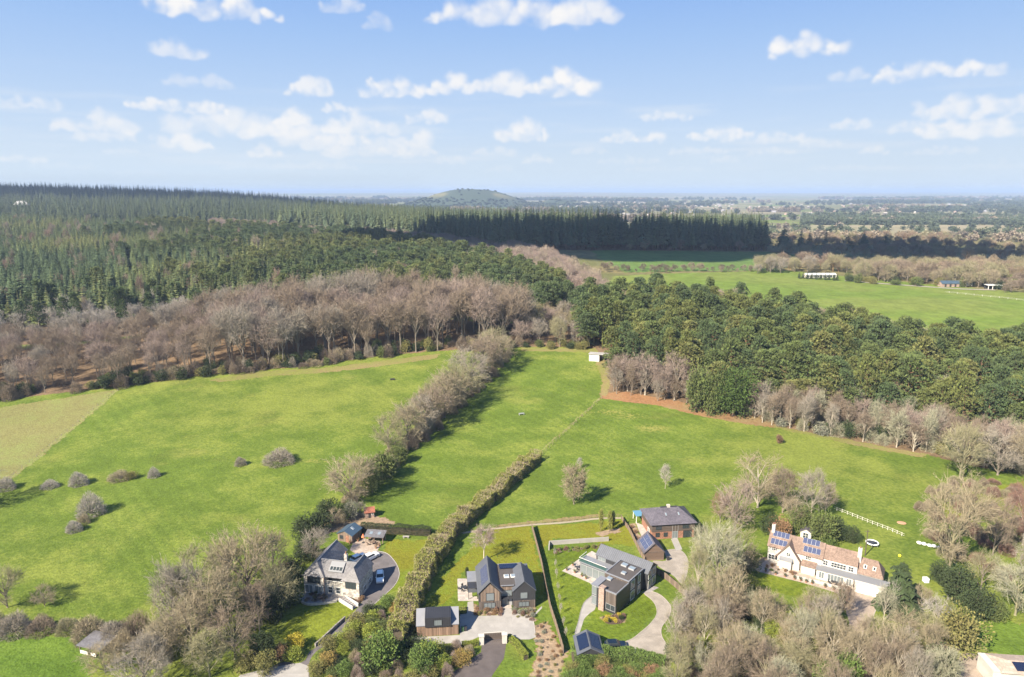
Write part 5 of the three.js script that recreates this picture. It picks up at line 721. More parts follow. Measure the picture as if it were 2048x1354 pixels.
// post and rail
function railFence(label, P, h, step, m, rails = 2, wire = false, thick = 0.09, name = 'rail_fence') {
  const [ox, oz] = P[0], y0 = terrain(ox, oz), g = thing(name, label, 'fence', ox, oz), gp = bx(thick, h, thick, 0, h / 2, 0), rl = new Map();
  along(P, step, (x, z, a, l) => { part(g, 'post', gp, m, x - ox, terrain(x, z) - y0, z - oz, a); const k = l.toFixed(2); if (!rl.has(k)) rl.set(k, bx(l, wire ? 0.02 : 0.06, wire ? 0.02 : 0.03)); for (let i = 0; i < rails; i++) part(g, wire ? 'wire' : 'rail', rl.get(k), m, x - ox, terrain(x, z) - y0 + h * (i + 0.8) / (rails + 0.1), z - oz + 0.06, a); });
  return g;
}
railFence('white post and rail fence behind the long white house', [[98.3,-192.5],[101.2,-188.6],[104.6,-183.6],[108.1,-179.1],[110.1,-175.6]], 1.15, 1.5, mat(0.62, 0.61, 0.58, 0.8), 2, false, 0.08);
railFence('thin wire fence running up the narrow pasture', [[10.5,-232.7],[17.4,-246.7],[25.4,-262],[33.1,-276.4],[40.3,-290.2]], 1.1, 3.2, mat(0.16, 0.14, 0.11, 0.95), 2, true, 0.1, 'wire_fence');
railFence('wooden rail fence along the pale track behind the gardens', [[-5.6,-180.6],[5.5,-183],[15.6,-184.8],[26.2,-187.3],[32.6,-187.6]], 1.1, 2.4, M.fence, 2, false, 0.1);
railFence('wire fence between the stubble and the bushy pasture', [[-179.3,-300.3],[-178.3,-279.1],[-175.3,-257.1],[-172.1,-234.4],[-169.5,-215.4]], 1.0, 4.5, mat(0.20, 0.18, 0.15, 0.95), 2, true, 0.09, 'wire_fence');
railFence('pale rail fence beside the far track', [[325.9,-509.4],[336.8,-497.3],[347.1,-485.6],[359.6,-468.6]], 1.2, 5, mat(0.42, 0.42, 0.40, 0.8), 2, false, 0.16);

// gate pillars and gate of the twin-gabled house
{
  for (const [x, z, l] of [[-6.54,-129.28, 'white gate pillar beside the small clipped lawn'], [-1.61,-129.78, 'white gate pillar beside the bright low hedge']]) { const g = thing('gate_pillar', l, 'pillar', x, z, 0.1, 'gate pillars'); part(g, 'shaft', boxG(-0.5, 0.5, 0, 2.0, -0.4, 0.4), M.white); part(g, 'cap', boxG(-0.6, 0.6, 2.0, 2.15, -0.5, 0.5), M.white); }
  const g = thing('driveway_gate', 'dark boarded sliding gate between white pillars', 'gate', -6.11,-129.28, 0.1), n = 12; for (let i = 0; i < n; i++) part(g, 'board', boxG(0, 0.36, 0.1, 1.65, -0.03, 0.03), M.plankDark, 0.2 + i * 0.375, 0, -1.3); part(g, 'rail', boxG(0.1, 4.75, 1.66, 1.8, -0.05, 0.05), M.white, 0, 0, -1.3);
}
// steps with white side walls below the stone house
{
  const g = thing('garden_steps', 'grey garden steps between two low white walls', 'steps', -40.72,-144.79, -0.7);
  for (let i = 0; i < 7; i++) part(g, 'step', boxG(i * 0.7, i * 0.7 + 0.7, 0, 0.75 - i * 0.1, 0.05, 1.35), M.slabGrey); for (const b of [-0.22, 1.38]) part(g, 'side_wall', boxG(-0.2, 5.1, 0, 0.95, b, b + 0.22), M.white);
}
// ---------------------------------------------------------------- sheds and shelters
{
  const s1 = thing('garden_workshop', 'timber garden building with blue grey metal roof behind the stone house', 'shed', -48.39,-173.65, -0.35); gableB(s1, 0, 4.6, 0, 4.8, 2.2, 3.3, M.timber, M.blue, 0.25); win(s1, 'f', 1.2, 0.8, 0, 1.0, 1.0, 2, 1, M.frameDark); part(s1, 'door', boxG(2.6, 3.6, 0, 2, -0.05, 0), M.brick); const sk = onSlope(s1, 'rooflight', 3.2, 3.08, 2.6, 0.9, 0.7, -0.44, 'x', M.skylight, 0.08); part(sk, 'frame', bx(0.98, 0.05, 0.78, 0, -0.02, 0), M.frameWhite);
  const s2 = thing('garden_shelter', 'open garden shelter with grey roof and two rooflights', 'shelter', -40.45,-172.27, -0.12); for (const [x, b] of [[0.1, 0.1], [4.9, 0.1], [0.1, 2.4], [4.9, 2.4], [2.5, 0.1]]) part(s2, 'post', boxG(x - 0.08, x + 0.08, 0, 2.1, b - 0.08, b + 0.08), M.timber); part(s2, 'roof', prismX([[-0.3, 2.0], [2.9, 2.55], [2.9, 2.68], [-0.3, 2.13]], -0.3, 5.3), M.slate); part(s2, 'back_wall', boxG(0.1, 4.9, 0, 2.3, 2.4, 2.5), M.plank); for (const x of [1.3, 3.6]) onSlope(s2, 'rooflight', x, 2.44, 1.4, 0.8, 1.1, 0.17, 'b', M.skylight, 0.08);
  const s3 = thing('red_roofed_shed', 'small pink shed with red tiled roof at the pasture corner', 'shed', -43.48,-186.69, 0.28); gableX(s3, 0, 2.6, 0, 2.6, 1.9, 2.8, M.brickPink, M.redTile, 0.3); part(s3, 'door', boxG(0.9, 1.6, 0, 1.6, -0.05, 0), M.frameDark); win(s3, 'f', 2.1, 0.9, 0, 0.5, 0.6);
  const s4 = thing('field_shelter', 'white metal field shelter at the head of the narrow pasture', 'shelter', 39.26,-337.7, -0.25); part(s4, 'wall', join([boxG(0, 0.12, 0, 2.6, 0, 5), boxG(0.12, 7.4, 0, 2.5, 4.88, 5), boxG(0.12, 4.2, 0, 2.8, 0, 0.12)]), mat(0.62, 0.62, 0.62, 0.6)); part(s4, 'roof', prismX([[-0.4, 3.0], [5.4, 2.6], [5.4, 2.75], [-0.4, 3.15]], -0.3, 7.8), M.zincPale.clone()); s4.children.at(-1).material.color.setRGB(0.6, 0.6, 0.6); s4.scale.setScalar(1.22); for (const x of [4.2, 7.3]) part(s4, 'post', boxG(x, x + 0.14, 0, 2.9, 0, 0.14), M.timberGrey);
  const s5 = thing('open_barn', 'open-fronted shelter with dark grey roof beside the bright green paddock', 'shelter', -90.88,-126.36, -0.30); for (const [x, b] of [[0.1, 0.1], [3.4, 0.1], [6.7, 0.1], [0.1, 4.6], [6.7, 4.6]]) part(s5, 'post', boxG(x - 0.1, x + 0.1, 0, 2.4, b - 0.1, b + 0.1), M.timberGrey); part(s5, 'roof', prismX([[-0.5, 2.4], [5.2, 2.9], [5.2, 3.05], [-0.5, 2.55]], -0.4, 7.3), M.slate); part(s5, 'back_wall', boxG(0.1, 6.7, 0, 2.7, 4.6, 4.72), M.plankDark); part(s5, 'front_board', boxG(0.2, 2.6, 0, 0.9, 0, 0.08), M.frameWhite); part(s5, 'front_board', boxG(3.6, 5.2, 0, 0.9, 0, 0.08), M.frameWhite);
  s5.scale.setScalar(0.82);
  const s6 = thing('summerhouse', 'small summerhouse with white gable and dark roof behind the white house', 'shed', 80.78,-175.33, -0.55); gableB(s6, 0, 2.8, 0, 2.6, 2.0, 2.9, M.white, M.slateDark, 0.25); win(s6, 'f', 1.4, 0.2, 0, 1.4, 1.6, 2, 2);
  const s7 = thing('glasshouse', 'long white glasshouse behind the row of conical evergreens', 'glasshouse', 255.66,-591.22, 0.05); gableX(s7, 0, 27, 0, 6, 2.6, 3.8, M.cream, mat(0.5, 0.52, 0.52, 0.3), 0.2); for (let i = 0; i < 9; i++) win(s7, 'f', 1.8 + i * 2.9, 0.3, 0, 2.6, 2.2, 2, 1);
  const s8 = thing('stable_block', 'low blue roofed stable beside the far track', 'stable', 341.17,-537.93, 0.02); gableX(s8, 0, 17, 0, 6, 2.8, 4.6, M.brickPink, M.blue, 0.4); for (let i = 0; i < 4; i++) part(s8, 'door', boxG(2 + i * 4, 3.4 + i * 4, 0, 2.2, -0.06, 0), M.frameDark);
  const s9 = thing('white_stable', 'open white framed shelter near the far track end', 'shelter', 368.6,-524.6, 0); for (const x of [0.2, 3.5, 7, 10.3]) part(s9, 'post', boxG(x - 0.15, x + 0.15, 0, 3, 0, 0.3), M.frameWhite); part(s9, 'roof', prismX([[-0.5, 3.0], [5, 3.4], [5, 3.6], [-0.5, 3.2]], -0.4, 11), mat(0.55, 0.57, 0.58, 0.6)); part(s9, 'back_wall', boxG(0, 10.5, 0, 3.2, 4.6, 4.8), M.frameDark);
  const s10 = thing('horsebox', 'white horse trailer parked beside the blue roofed stable', 'trailer', 361.99,-540.66, 0.1); part(s10, 'body', boxG(0, 5.4, 0.5, 3.0, 0, 2.3), M.frameWhite); for (const x of [1.6, 3.4]) part(s10, 'wheel', new THREE.CylinderGeometry(0.4, 0.4, 0.25, 12).rotateX(Math.PI / 2), M.frameDark, x, 0.4, 0.1);
  const fh = thing('farmhouse', 'far pale roofed house on the forested slope', 'house', -1071.24,-1494.46, 0.5); part(fh, 'wall', boxG(0, 26, 0, 14, 0, 12), M.cream); part(fh, 'roof', hipX(-1, 27, -1, 13, 14, 22, 6, 20), mat(0.5, 0.5, 0.52, 0.7));
  const pg = thing('pergola', 'blue covered pergola at the side of the brick house', 'pergola', 36.25,-183.58, 0.12); for (const [x, b] of [[0.1, 0.1], [2.7, 0.1], [0.1, 3.2], [2.7, 3.2]]) part(pg, 'post', boxG(x - 0.07, x + 0.07, 0, 2.3, b - 0.07, b + 0.07), M.frameWhite); part(pg, 'cover', boxG(-0.1, 2.9, 2.3, 2.4, -0.1, 3.4), mat(0.10, 0.24, 0.36, 0.5));
}
// ---------------------------------------------------------------- cars
const carParts = (() => {
  const ext = (pts, w, bev) => new THREE.ExtrudeGeometry(new THREE.Shape(pts.map((p) => new THREE.Vector2(...p))), { depth: w - 2 * bev, bevelEnabled: true, bevelThickness: bev, bevelSize: bev, bevelSegments: 3, steps: 1 }).translate(0, 0, -(w - 2 * bev) / 2);
  return { body: ext([[-2.2, 0.38], [2.2, 0.38], [2.26, 0.75], [2.1, 0.92], [1.05, 1.05], [-2.05, 1.08], [-2.25, 0.9]], 1.84, 0.07), cabin: ext([[-1.95, 1.12], [0.95, 1.08], [0.25, 1.56], [-1.7, 1.6]], 1.6, 0.06), roof: ext([[-1.66, 1.62], [0.2, 1.58], [0.1, 1.66], [-1.6, 1.7]], 1.42, 0.03), tyre: new THREE.CylinderGeometry(0.34, 0.34, 0.22, 18).rotateX(Math.PI / 2), rim: new THREE.CylinderGeometry(0.21, 0.21, 0.235, 14).rotateX(Math.PI / 2), lamp: bx(0.08, 0.14, 0.34) };
})();
function car(label, x, z, turn, paint, group) {
  const g = thing('parked_car', label, 'car', x, z, turn, group, 0.02);
  part(g, 'body', carParts.body, paint); part(g, 'windows', carParts.cabin, M.glass); part(g, 'roof', carParts.roof, paint);
  for (const sx of [-1.38, 1.4]) for (const s of [-1, 1]) { const w = part(g, 'wheel', carParts.tyre, M.frameDark, sx, 0.34, s * 0.86); part(w, 'rim', carParts.rim, M.alu); }
  for (const s of [-0.62, 0.62]) { part(g, 'headlight', carParts.lamp, M.skylight, 2.22, 0.78, s); part(g, 'tail_light', carParts.lamp, mat(0.35, 0.02, 0.02, 0.3), -2.24, 0.85, s); }
  for (const s of [-1, 1]) part(g, 'mirror', bx(0.14, 0.16, 0.18), paint, 0.75, 1.12, s * 1.0);
  return g;
}
const paintWhite = new THREE.MeshPhysicalMaterial({ color: 0xe8ebee, roughness: 0.35, clearcoat: 0.7, clearcoatRoughness: 0.1 }), paintDark = new THREE.MeshPhysicalMaterial({ color: 0x10161c, roughness: 0.3, clearcoat: 0.8, clearcoatRoughness: 0.08 });
car('white estate car parked on the asphalt in the house\'s shade', -33.0, -154.2, -Math.PI / 2 + 0.18, paintWhite);
car('white car behind the slate roof, beside the patio', -40.4, -163.4, 0.9, paintWhite); car('white car nearest the outer edge of the asphalt loop', -37.2, -164.0, 0.9, paintWhite);
car('black car parked beside the small dark garage', 22.0, -128.0, 0.05, paintDark);
// ---------------------------------------------------------------- garden furniture and odds and ends
function tableSet(name, label, x, z, turn, m, chairs = 4) {
  const t = thing('garden_table', label, 'table', x, z, turn); part(t, 'top', bx(1.5, 0.05, 0.9, 0, 0.73, 0), m); for (const a of [-1, 1]) for (const b of [-1, 1]) part(t, 'leg', bx(0.06, 0.7, 0.06, a * 0.65, 0.35, b * 0.36), m);
  const r = rng(Math.round(x * 10)); for (let i = 0; i < chairs; i++) { const a = i / chairs * TAU + 0.6, cx = x + Math.cos(a) * 1.25, cz = z + Math.sin(a) * 1.0, c = thing('garden_chair', 'garden chair drawn up to the ' + name, 'chair', cx, cz, -a + Math.PI / 2 + r() * 0.4, 'chairs at the ' + name); part(c, 'seat', bx(0.5, 0.06, 0.5, 0, 0.43, 0), m); part(c, 'backrest', bx(0.5, 0.5, 0.06, 0, 0.7, 0.24), m); for (const s of [-1, 1]) for (const q of [-1, 1]) part(c, 'leg', bx(0.05, 0.42, 0.05, s * 0.21, 0.21, q * 0.21), m); }
}
tableSet('table on the pale terrace of the twin-gabled house', 'dark table on the pale terrace of the twin-gabled house', -11.71,-149.77, 0.3, M.frameDark, 5);
tableSet('table on the zinc house patio', 'dark table on the patio of the zinc house', 17.48,-159.01, 0.8, M.frameDark, 4);
tableSet('table below the stone house', 'dark table on the terrace below the stone house', -45.68,-145.6, 0.2, M.plankDark, 4);
tableSet('picnic table by the garden shelter', 'timber table in front of the garden shelter', -38.35,-171.45, 0.2, M.plank, 3);
tableSet('table on the white house terrace', 'dark table on the terrace of the long white house', 79.63,-152.16, -0.5, M.frameDark, 6);
{
  const p = thing('parasol', 'orange parasol on the beige patio', 'parasol', -41.06,-172.54); part(p, 'pole', new THREE.CylinderGeometry(0.04, 0.04, 2.6, 8).translate(0, 1.3, 0), M.timber); part(p, 'canopy', new THREE.ConeGeometry(0.55, 1.1, 8).translate(0, 2.2, 0), mat(0.6, 0.18, 0.09, 0.9)); part(p, 'base', new THREE.CylinderGeometry(0.35, 0.4, 0.12, 12).translate(0, 0.06, 0), M.frameDark);
  const t = thing('trampoline', 'round trampoline with pale safety pad on the lawn', 'trampoline', 98.84,-171.18, 0, undefined); part(t, 'mat', new THREE.CylinderGeometry(1.35, 1.35, 0.04, 24).translate(0, 0.72, 0), M.frameDark); part(t, 'pad', new THREE.TorusGeometry(1.5, 0.2, 8, 28).rotateX(Math.PI / 2).translate(0, 0.76, 0), mat(0.62, 0.66, 0.68, 0.6)); for (let i = 0; i < 6; i++) part(t, 'leg', new THREE.CylinderGeometry(0.04, 0.04, 0.75, 6).translate(Math.cos(i / 6 * TAU) * 1.5, 0.37, Math.sin(i / 6 * TAU) * 1.5), M.alu);
  const q = rng(3); for (let i = 0; i < 6; i++) { const o = thing('wrapped_bale', 'white wrapped bundle in the heap at the lawn edge', 'bundle', 112.06,-171.72, q() * 3, 'white bundles at the lawn edge'); o.position.x += i * 1.0; o.position.z += i * 0.55 + q() * 0.8; part(o, 'wrap', new THREE.IcosahedronGeometry(0.6, 2).scale(1.2, 0.7, 1).translate(0, 0.4, 0), mat(0.66, 0.67, 0.68, 0.6)); }
  for (const [x, z, h, l] of [[-56.66,-133.71, 9, 'wooden telegraph pole beside the cypress clump'], [94.13,-165.66, 7.5, 'thin wooden pole behind the red tiled roofs'], [-35.13,-132.32, 0, '']]) if (h) { const o = thing('utility_pole', l, 'pole', x, z); part(o, 'pole', new THREE.CylinderGeometry(0.10, 0.14, h, 8).translate(0, h / 2, 0), M.timberGrey); part(o, 'crossarm', bx(1.3, 0.1, 0.1, 0, h - 0.5, 0), M.timberGrey); }
  const w = thing('water_trough', 'dark water trough standing in the bushy pasture', 'trough', -56.54,-311.49, 0.2); part(w, 'tub', bx(2.2, 0.6, 0.7, 0, 0.45, 0), M.frameDark); for (const s of [-0.8, 0.8]) part(w, 'foot', bx(0.15, 0.2, 0.6, s, 0.1, 0), M.frameDark);
  const w2 = thing('feed_rack', 'low feed rack in the narrow pasture', 'rack', 3.96,-271.09, 0.3); for (const s of [-1, 1]) part(w2, 'leg', bx(0.1, 0.8, 0.8, s, 0.4, 0), M.alu); part(w2, 'basket', bx(2.2, 0.3, 0.7, 0, 0.7, 0), M.alu);
  const b = thing('brush_pile', 'reddish brown stump with dead ivy at the pasture edge', 'stump', 100.64,-243.56), S2 = leafy(501, { h: 3.6, w: 2.6, n: 700, size: 0.35, clumps: 14 }); part(b, 'stump', S2.trunk, BARK.brown); part(b, 'dead_leaves', S2.crown, vmat(0.22, 0.13, 0.09));
  const bench = thing('stone_bench', 'pale stone bench before the clipped hedge', 'bench', -29.69,-175.05, 0); part(bench, 'slab', bx(1.8, 0.15, 0.6, 0, 0.5, 0), M.concrete); for (const s of [-0.6, 0.6]) part(bench, 'support', bx(0.25, 0.45, 0.5, s, 0.22, 0), M.concrete);
  const bp = thing('bonfire_patch', 'round patch of burnt orange ash on the lawn', 'ash heap', 114.03,-183.88); part(bp, 'ash', new THREE.SphereGeometry(1.4, 16, 6, 0, TAU, 0, 1.2).scale(1, 0.14, 0.8), mat(0.42, 0.24, 0.15, 1));
  const ball1 = thing('play_ball', 'yellow ball lying on the lawn', 'ball', 102.9,-164.89); part(ball1, 'ball', new THREE.SphereGeometry(0.4, 16, 10).translate(0, 0.4, 0), mat(0.6, 0.58, 0.03, 0.6));
  const bin = thing('water_butt', 'white tank at the lawn corner by the dark shrubs', 'tank', 102.79,-153.04); part(bin, 'tank', bx(1.1, 1.0, 1.1, 0, 0.55, 0), mat(0.62, 0.68, 0.75, 0.5)); part(bin, 'lid', bx(1.2, 0.08, 1.2, 0, 1.09, 0), mat(0.6, 0.66, 0.73, 0.5));
}

// edging stones round drives and paths
function edging(label, P, m, closed = false) { const Q = smooth(P, 5, closed), list = []; along(Q, 50, (x, z, a, l) => list.push(solidBox(l + 0.02, 0.07, 0.14).rotateY(a).translate(x, 0, z))); const o = structure('kerb', join(list), m); tag(o, label); return o; }
edging('pale edging of the curved gravel drive', [[31.9,-148.1],[33.3,-145.2],[33.7,-142.8],[33.2,-139.7],[31.3,-136.6],[28.3,-133.2],[25.8,-130.8],[24.1,-129.9]], M.slab); edging('pale outer edging of the gravel drive', [[33.8,-149.1],[35.5,-147.7],[36.7,-145.2],[37.1,-142.8],[36,-139.2],[33.3,-134.9],[32.7,-132],[33,-129.6]], M.slab); edging('stone edging of the asphalt loop', [[-37,-168.2],[-33.8,-166.9],[-31,-163.1],[-29.1,-158.8],[-28.5,-155.7],[-28.9,-151.7],[-30.6,-147.5],[-32.9,-142.6],[-35.3,-137.3]], M.stone);
edging('edging of the zinc house path', [[19.9,-147.7],[17.3,-144.8],[16.2,-142],[15.3,-138.4],[13.8,-132.3]], M.slabGrey); edging('edging of the pale forecourt', [[4.7,-138.4],[5,-135.3],[5.1,-131.5]], M.stone); edging('edging of the pink gravel drive', [[88.9,-147.7],[85.1,-142.4],[82.7,-139.2],[78.5,-133.7]], M.stone);
// pots along the terraces, bins by the garages
{
  const pot = new THREE.CylinderGeometry(0.26, 0.2, 0.45, 10).translate(0, 0.22, 0), soilTop = leafy(777, { h: 0.9, w: 0.8, n: 160, size: 0.16, clumps: 7 }).crown.translate(0, 0.35, 0);
  const addPot = (label, x, z, m, group) => { const o = thing('plant_pot', label, 'pot', x, z, x, group); part(o, 'pot', pot, mat(0.28, 0.15, 0.10, 0.9)); part(o, 'plant', soilTop, m); };
  for (const [x, z] of [[64.8,-157.8],[66.8,-156.4],[68.7,-155.3],[70.7,-154.2],[71.9,-153.5],[73,-152.8],[74.2,-152.2],[76.7,-150.6],[78.4,-149.6]]) addPot('small potted shrub along the terrace edge of the white house', x, z, LEAF.holly, 'pots on the white house terrace');
  for (const [x, z] of [[14,-158.3],[15.8,-160.7],[16,-157.1],[17.6,-155.5],[18.5,-154.4]]) addPot('potted shrub on the zinc house patio', x, z, LEAF.ivy, 'pots on the zinc house patio');
  for (const [x, z] of [[-44.6,-171.7],[-42.7,-173.1],[-37,-169.3],[-36.4,-170.6]]) addPot('potted shrub on the beige patio', x, z, LEAF.rust, 'pots on the beige patio');
  const bin = (label, x, z, c) => { const o = thing('wheelie_bin', label, 'bin', x, z, 0.2); part(o, 'body', boxG(-0.28, 0.28, 0.05, 1.0, -0.3, 0.3), c); part(o, 'lid', boxG(-0.3, 0.3, 1.0, 1.07, -0.34, 0.32), c); part(o, 'wheel', new THREE.CylinderGeometry(0.1, 0.1, 0.5, 10).rotateZ(Math.PI / 2), M.frameDark, 0, 0.1, -0.28); };
  bin('green wheeled bin beside the timber garage', -10.93,-133.71, mat(0.05, 0.12, 0.05, 0.6)); bin('black wheeled bin beside the timber garage', -10.28,-133.88, mat(0.03, 0.03, 0.035, 0.6)); bin('black wheeled bin at the brick house barn', 41.09,-163.39, mat(0.03, 0.03, 0.035, 0.6));
}

// ---------------------------------------------------------------- garden and hedgerow plants
const fineOak = [1, 2, 3].map((s) => bareTree(s * 83 + 1, { h: 14, w: 13, base: 0.0, limbs: 17, second: 7, third: 6, twigs: 11, tw: 0.032, tl: 0.75, up: 0.3, low: -0.9, thick: 1.1 }));
const fineTall = [1, 2, 3].map((s) => bareTree(s * 97 + 2, { h: 14, w: 10, base: 0.03, limbs: 15, second: 7, third: 6, twigs: 9, tw: 0.03, tl: 0.85, up: 0.6, low: -0.75, thick: 1.0 }));
const sparse = [1, 2, 3].map((s) => bareTree(s * 47 + 9, { h: 14, w: 11, base: 0.08, limbs: 13, second: 7, third: 5, twigs: 7, tw: 0.03, tl: 0.9, up: 0.45, low: -0.6, thick: 1.05 }));
const thorn = [1, 2, 3].map((s) => bareBush(s * 61, { h: 4, w: 4.6, n: 5200, tw: 0.035, tl: 0.5, stems: 22 }));
const shrub = [1, 2, 3, 4].map((s) => leafy(s * 37 + 2, { h: 4, w: 4.6, n: 3000, size: 0.26, clumps: 26 }));
const column = [1, 2].map((s) => leafy(s * 43, { h: 6, w: 1.7, n: 2200, size: 0.2, clumps: 26, upright: 1 }));
const birch = bareTree(611, { h: 10, w: 5, base: 0.2, limbs: 12, second: 5, third: 5, twigs: 12, tw: 0.03, tl: 0.7, up: 0.3, low: -0.2, thick: 0.8 });
const cedar = conifer(77, { h: 10, rad: 4.4, levels: 20, per: 11, spray: 9, base: 0.04, droop: 0.22, taper: 0.62 });
const bareT = (list, shapes, h0, w0, bark, twig, name, label, group) => list.forEach(([x, z, h, w], i) => plant(name, Array.isArray(twig) ? sized(h, 10, 16) + TONE.get(twig[i % twig.length]) + ' ' + label : label, 'tree', shapes[i % shapes.length], Array.isArray(bark) ? bark[i % bark.length] : bark, Array.isArray(twig) ? twig[i % twig.length] : twig, x, z, h0, h, w0, w, i * 1.7, group));
// the row of trees between the two pastures
bareT([[-50.1,-197.3,17.4,22.1],[-45.1,-235.6,16.7,16.9],[-39.1,-241.3,18.4,19.8],[-31,-257.5,19.6,23.4],[-35.2,-250.4,18.9,19.4],[-27.7,-268.5,21.3,23.1],[-22.3,-282.9,21.4,26.8],[-25.9,-277.4,19.3,21.3],[-14.2,-316.7,22.1,28.3],[-19.3,-302.1,20.5,25.8],[-6,-328.3,19.5,21.9],[-10,-340.7,18.3,24.2],[-34.3,-263.4,17.9,16.8]], fineOak, 14, 13, BARK.grey, [TWIG.tan, TWIG.green, TWIG.tan, TWIG.brown, TWIG.grey], 'hedgerow_tree', 'leafless tree in the row between the two pastures', 'trees in the row between the pastures');
for (const [x, z, h, w] of [[-44.1,-212.7,11,10],[-44.9,-204.3,8.6,6.4],[-39.7,-227.2,7.5,7.1],[-42.4,-217.3,6.3,8.5]]) plant('ivy_bush', 'ivy covered bush in the row between the pastures', 'bush', shrub[Math.abs(Math.round(x)) % 4], BARK.brown, LEAF.ivy, x, z, 4, h, 4.6, w, x, 'ivy bushes in the row between the pastures');
for (const [i, p] of poisson([[-51.7,-195.6],[-41.2,-215.4],[-35.5,-235.6],[-25.6,-268.5],[-5.9,-323.4],[2.9,-350.8],[-2.4,-350.8],[-11.2,-337.7],[-30.8,-279.1],[-42.4,-244.5],[-48.3,-217.3]], 4.4, 62).entries()) plant('row_bush', 'twiggy bush under the row of trees between the pastures', 'bush', pickOf(thorn, p[2]), BARK.grey, pickOf([TWIG.tan, TWIG.green, TWIG.brown], p[4]), p[0], p[1], 3.9, lerp(2.5, 5.5, p[3]), 4.6, lerp(4, 6, p[4]), i, 'bushes under the row of trees');
// thorn bushes dotted over the bushy pasture
[['small thorn bush at the stubble corner', TWIG.silver], ['low thorn bush in the pasture, second along the old hedge line', TWIG.silver], ['rounded grey thorn bush on the old hedge line', TWIG.silver], ['wide thorn bush with dark green brambles on the old hedge line', TWIG.tan], ['small pale thorn bush at the end of the old hedge line', TWIG.silver], ['small thorn bush beside the widest thorn bush', TWIG.grey], ['wide spreading thorn bush alone in the middle of the bushy pasture', TWIG.grey], ['largest pale thorn bush in the bushy pasture', TWIG.silver], ['small thorn bush below the largest one', TWIG.silver], ['thin straggly thorn beside the largest pale bush', TWIG.tan]].forEach(([l, m], i) => { const [x, z, h, w] = [[-164.7,-206.8,4.5,6.8],[-151.3,-208.2,2.8,5.9],[-143.1,-210.1,5.1,6.6],[-131.7,-214.2,3.4,7.7],[-121.3,-216.1,3.8,4.4],[-95.5,-225.2,3.5,4.6],[-82.4,-227.7,5.5,11.7],[-126.7,-189.9,7.6,8.7],[-125.2,-179.1,3.7,4.9],[-125.3,-183.9,3.2,4.1]][i]; plant('thorn_bush', l, 'bush', thorn[i % 3], BARK.grey, m, x, z, 3.9, h, 4.6, w, i * 2.1, 'thorn bushes in the bushy pasture'); });
{ const [x, z, h, w] = [[-128.2,-214.6,2.7,4.4]][0]; plant('bramble', 'dark green bramble beside the wide thorn bush', 'bush', shrub[1], BARK.brown, LEAF.olive, x, z, 4, h, 4.6, w, 1); }
{ const [x, z, h, w] = [[-163.1,-195.6,13.2,17]][0]; plant('hedgerow_tree', 'leafless tree just past the bushy pasture bushes', 'tree', fineOak[1], BARK.grey, TWIG.grey, x, z, 14, h, 13, w, 1); }
// lone trees of the pasture below the pine wood
{ const L = [[19.2,-196.2,14.2,10.6],[23.6,-222.4,4.6,2.8],[49.9,-207.1,9.5,4.9]]; bareT([L[0]], [bareTree(901, { h: 11, w: 8, base: 0.0, limbs: 20, second: 7, third: 6, twigs: 14, tw: 0.04, tl: 0.6, up: 0.5, low: -0.98 })], 11, 8, BARK.grey, TWIG.tan, 'field_tree', 'dense egg-shaped leafless tree alone in the pasture below the pine wood'); bareT([L[1]], fineTall, 14, 10, BARK.pale, TWIG.silver, 'field_tree', 'thin pale leafless tree behind the egg-shaped one'); bareT([L[2]], fineTall, 14, 10, BARK.pale, TWIG.silver, 'field_tree', 'slim silvery leafless tree alone above the brick house'); }
{ const [x, z, h] = [[-7.4,-163.1,10.7,5]][0]; plant('birch_tree', 'slender white stemmed birch on the mossy back lawn', 'tree', birch, BARK.white, TWIG.pink, x, z, 10, h, 5, 7.5, 0.4); }
// clump of big trees at the lower left
bareT([[-61.1,-142.4,22.8,20.4],[-70.5,-138.6,20.3,17.7],[-74.4,-133.7,18.4,12.7],[-63.6,-131.5,18.6,16.3],[-57.6,-148.5,18,12.7],[-68.4,-147.5,16.8,15],[-52.6,-138.6,15.6,11.4],[-71.4,-133.2,19.9,13.8],[-66.9,-125.7,15.1,14.1],[-57.5,-124.5,13.1,14],[-71.2,-122.6,13.2,12.3],[-60.4,-119.1,11.7,12],[-71.1,-114.8,12.6,14.5],[-82,-120.4,8,10.1],[-55.5,-133.2,14,9.9]], fineOak, 14, 13, [BARK.grey, BARK.green], [TWIG.tan, TWIG.green, TWIG.grey, TWIG.tan, TWIG.brown], 'garden_oak_tree', 'leafless tree in the clump beside the stone house', 'large trees beside the stone house');
for (const [x, z, h, w, m] of [[-57.8,-175.3,6.8,7.7],[-54.5,-185.7,7.2,7.4],[-52.4,-142.4,9.7,8.2],[-54.3,-137.7,9.4,6.8],[-53.2,-150.6,8.8,6.1],[-54.5,-163.4,6.5,6.6],[-54.6,-178.2,6.9,6.4],[-49.3,-185.7,5.6,5.2]]) plant('holly_bush', 'dark evergreen among the large trees beside the stone house', 'bush', shrub[Math.abs(Math.round(x * 3)) % 4], BARK.brown, LEAF.holly, x, z, 4, h, 4.6, w, x, 'dark evergreens beside the stone house');
bareT([[-51.6,-163.4,10,10.5],[-51.1,-182.1,6.3,7.3],[-45.2,-187.3,5.6,6]], fineOak, 14, 13, BARK.grey, [TWIG.grey, TWIG.tan], 'hedgerow_tree', 'leafless shrubby tree behind the stone house', 'trees behind the stone house');
{ const [x, z, h, w] = [[-47.3,-185.7,6.1,4.1]][0]; plant('evergreen_shrub', 'pale green upright shrub by the red roofed shed', 'bush', shrub[2], BARK.brown, LEAF.silver, x, z, 4, h, 4.6, w, 1); }
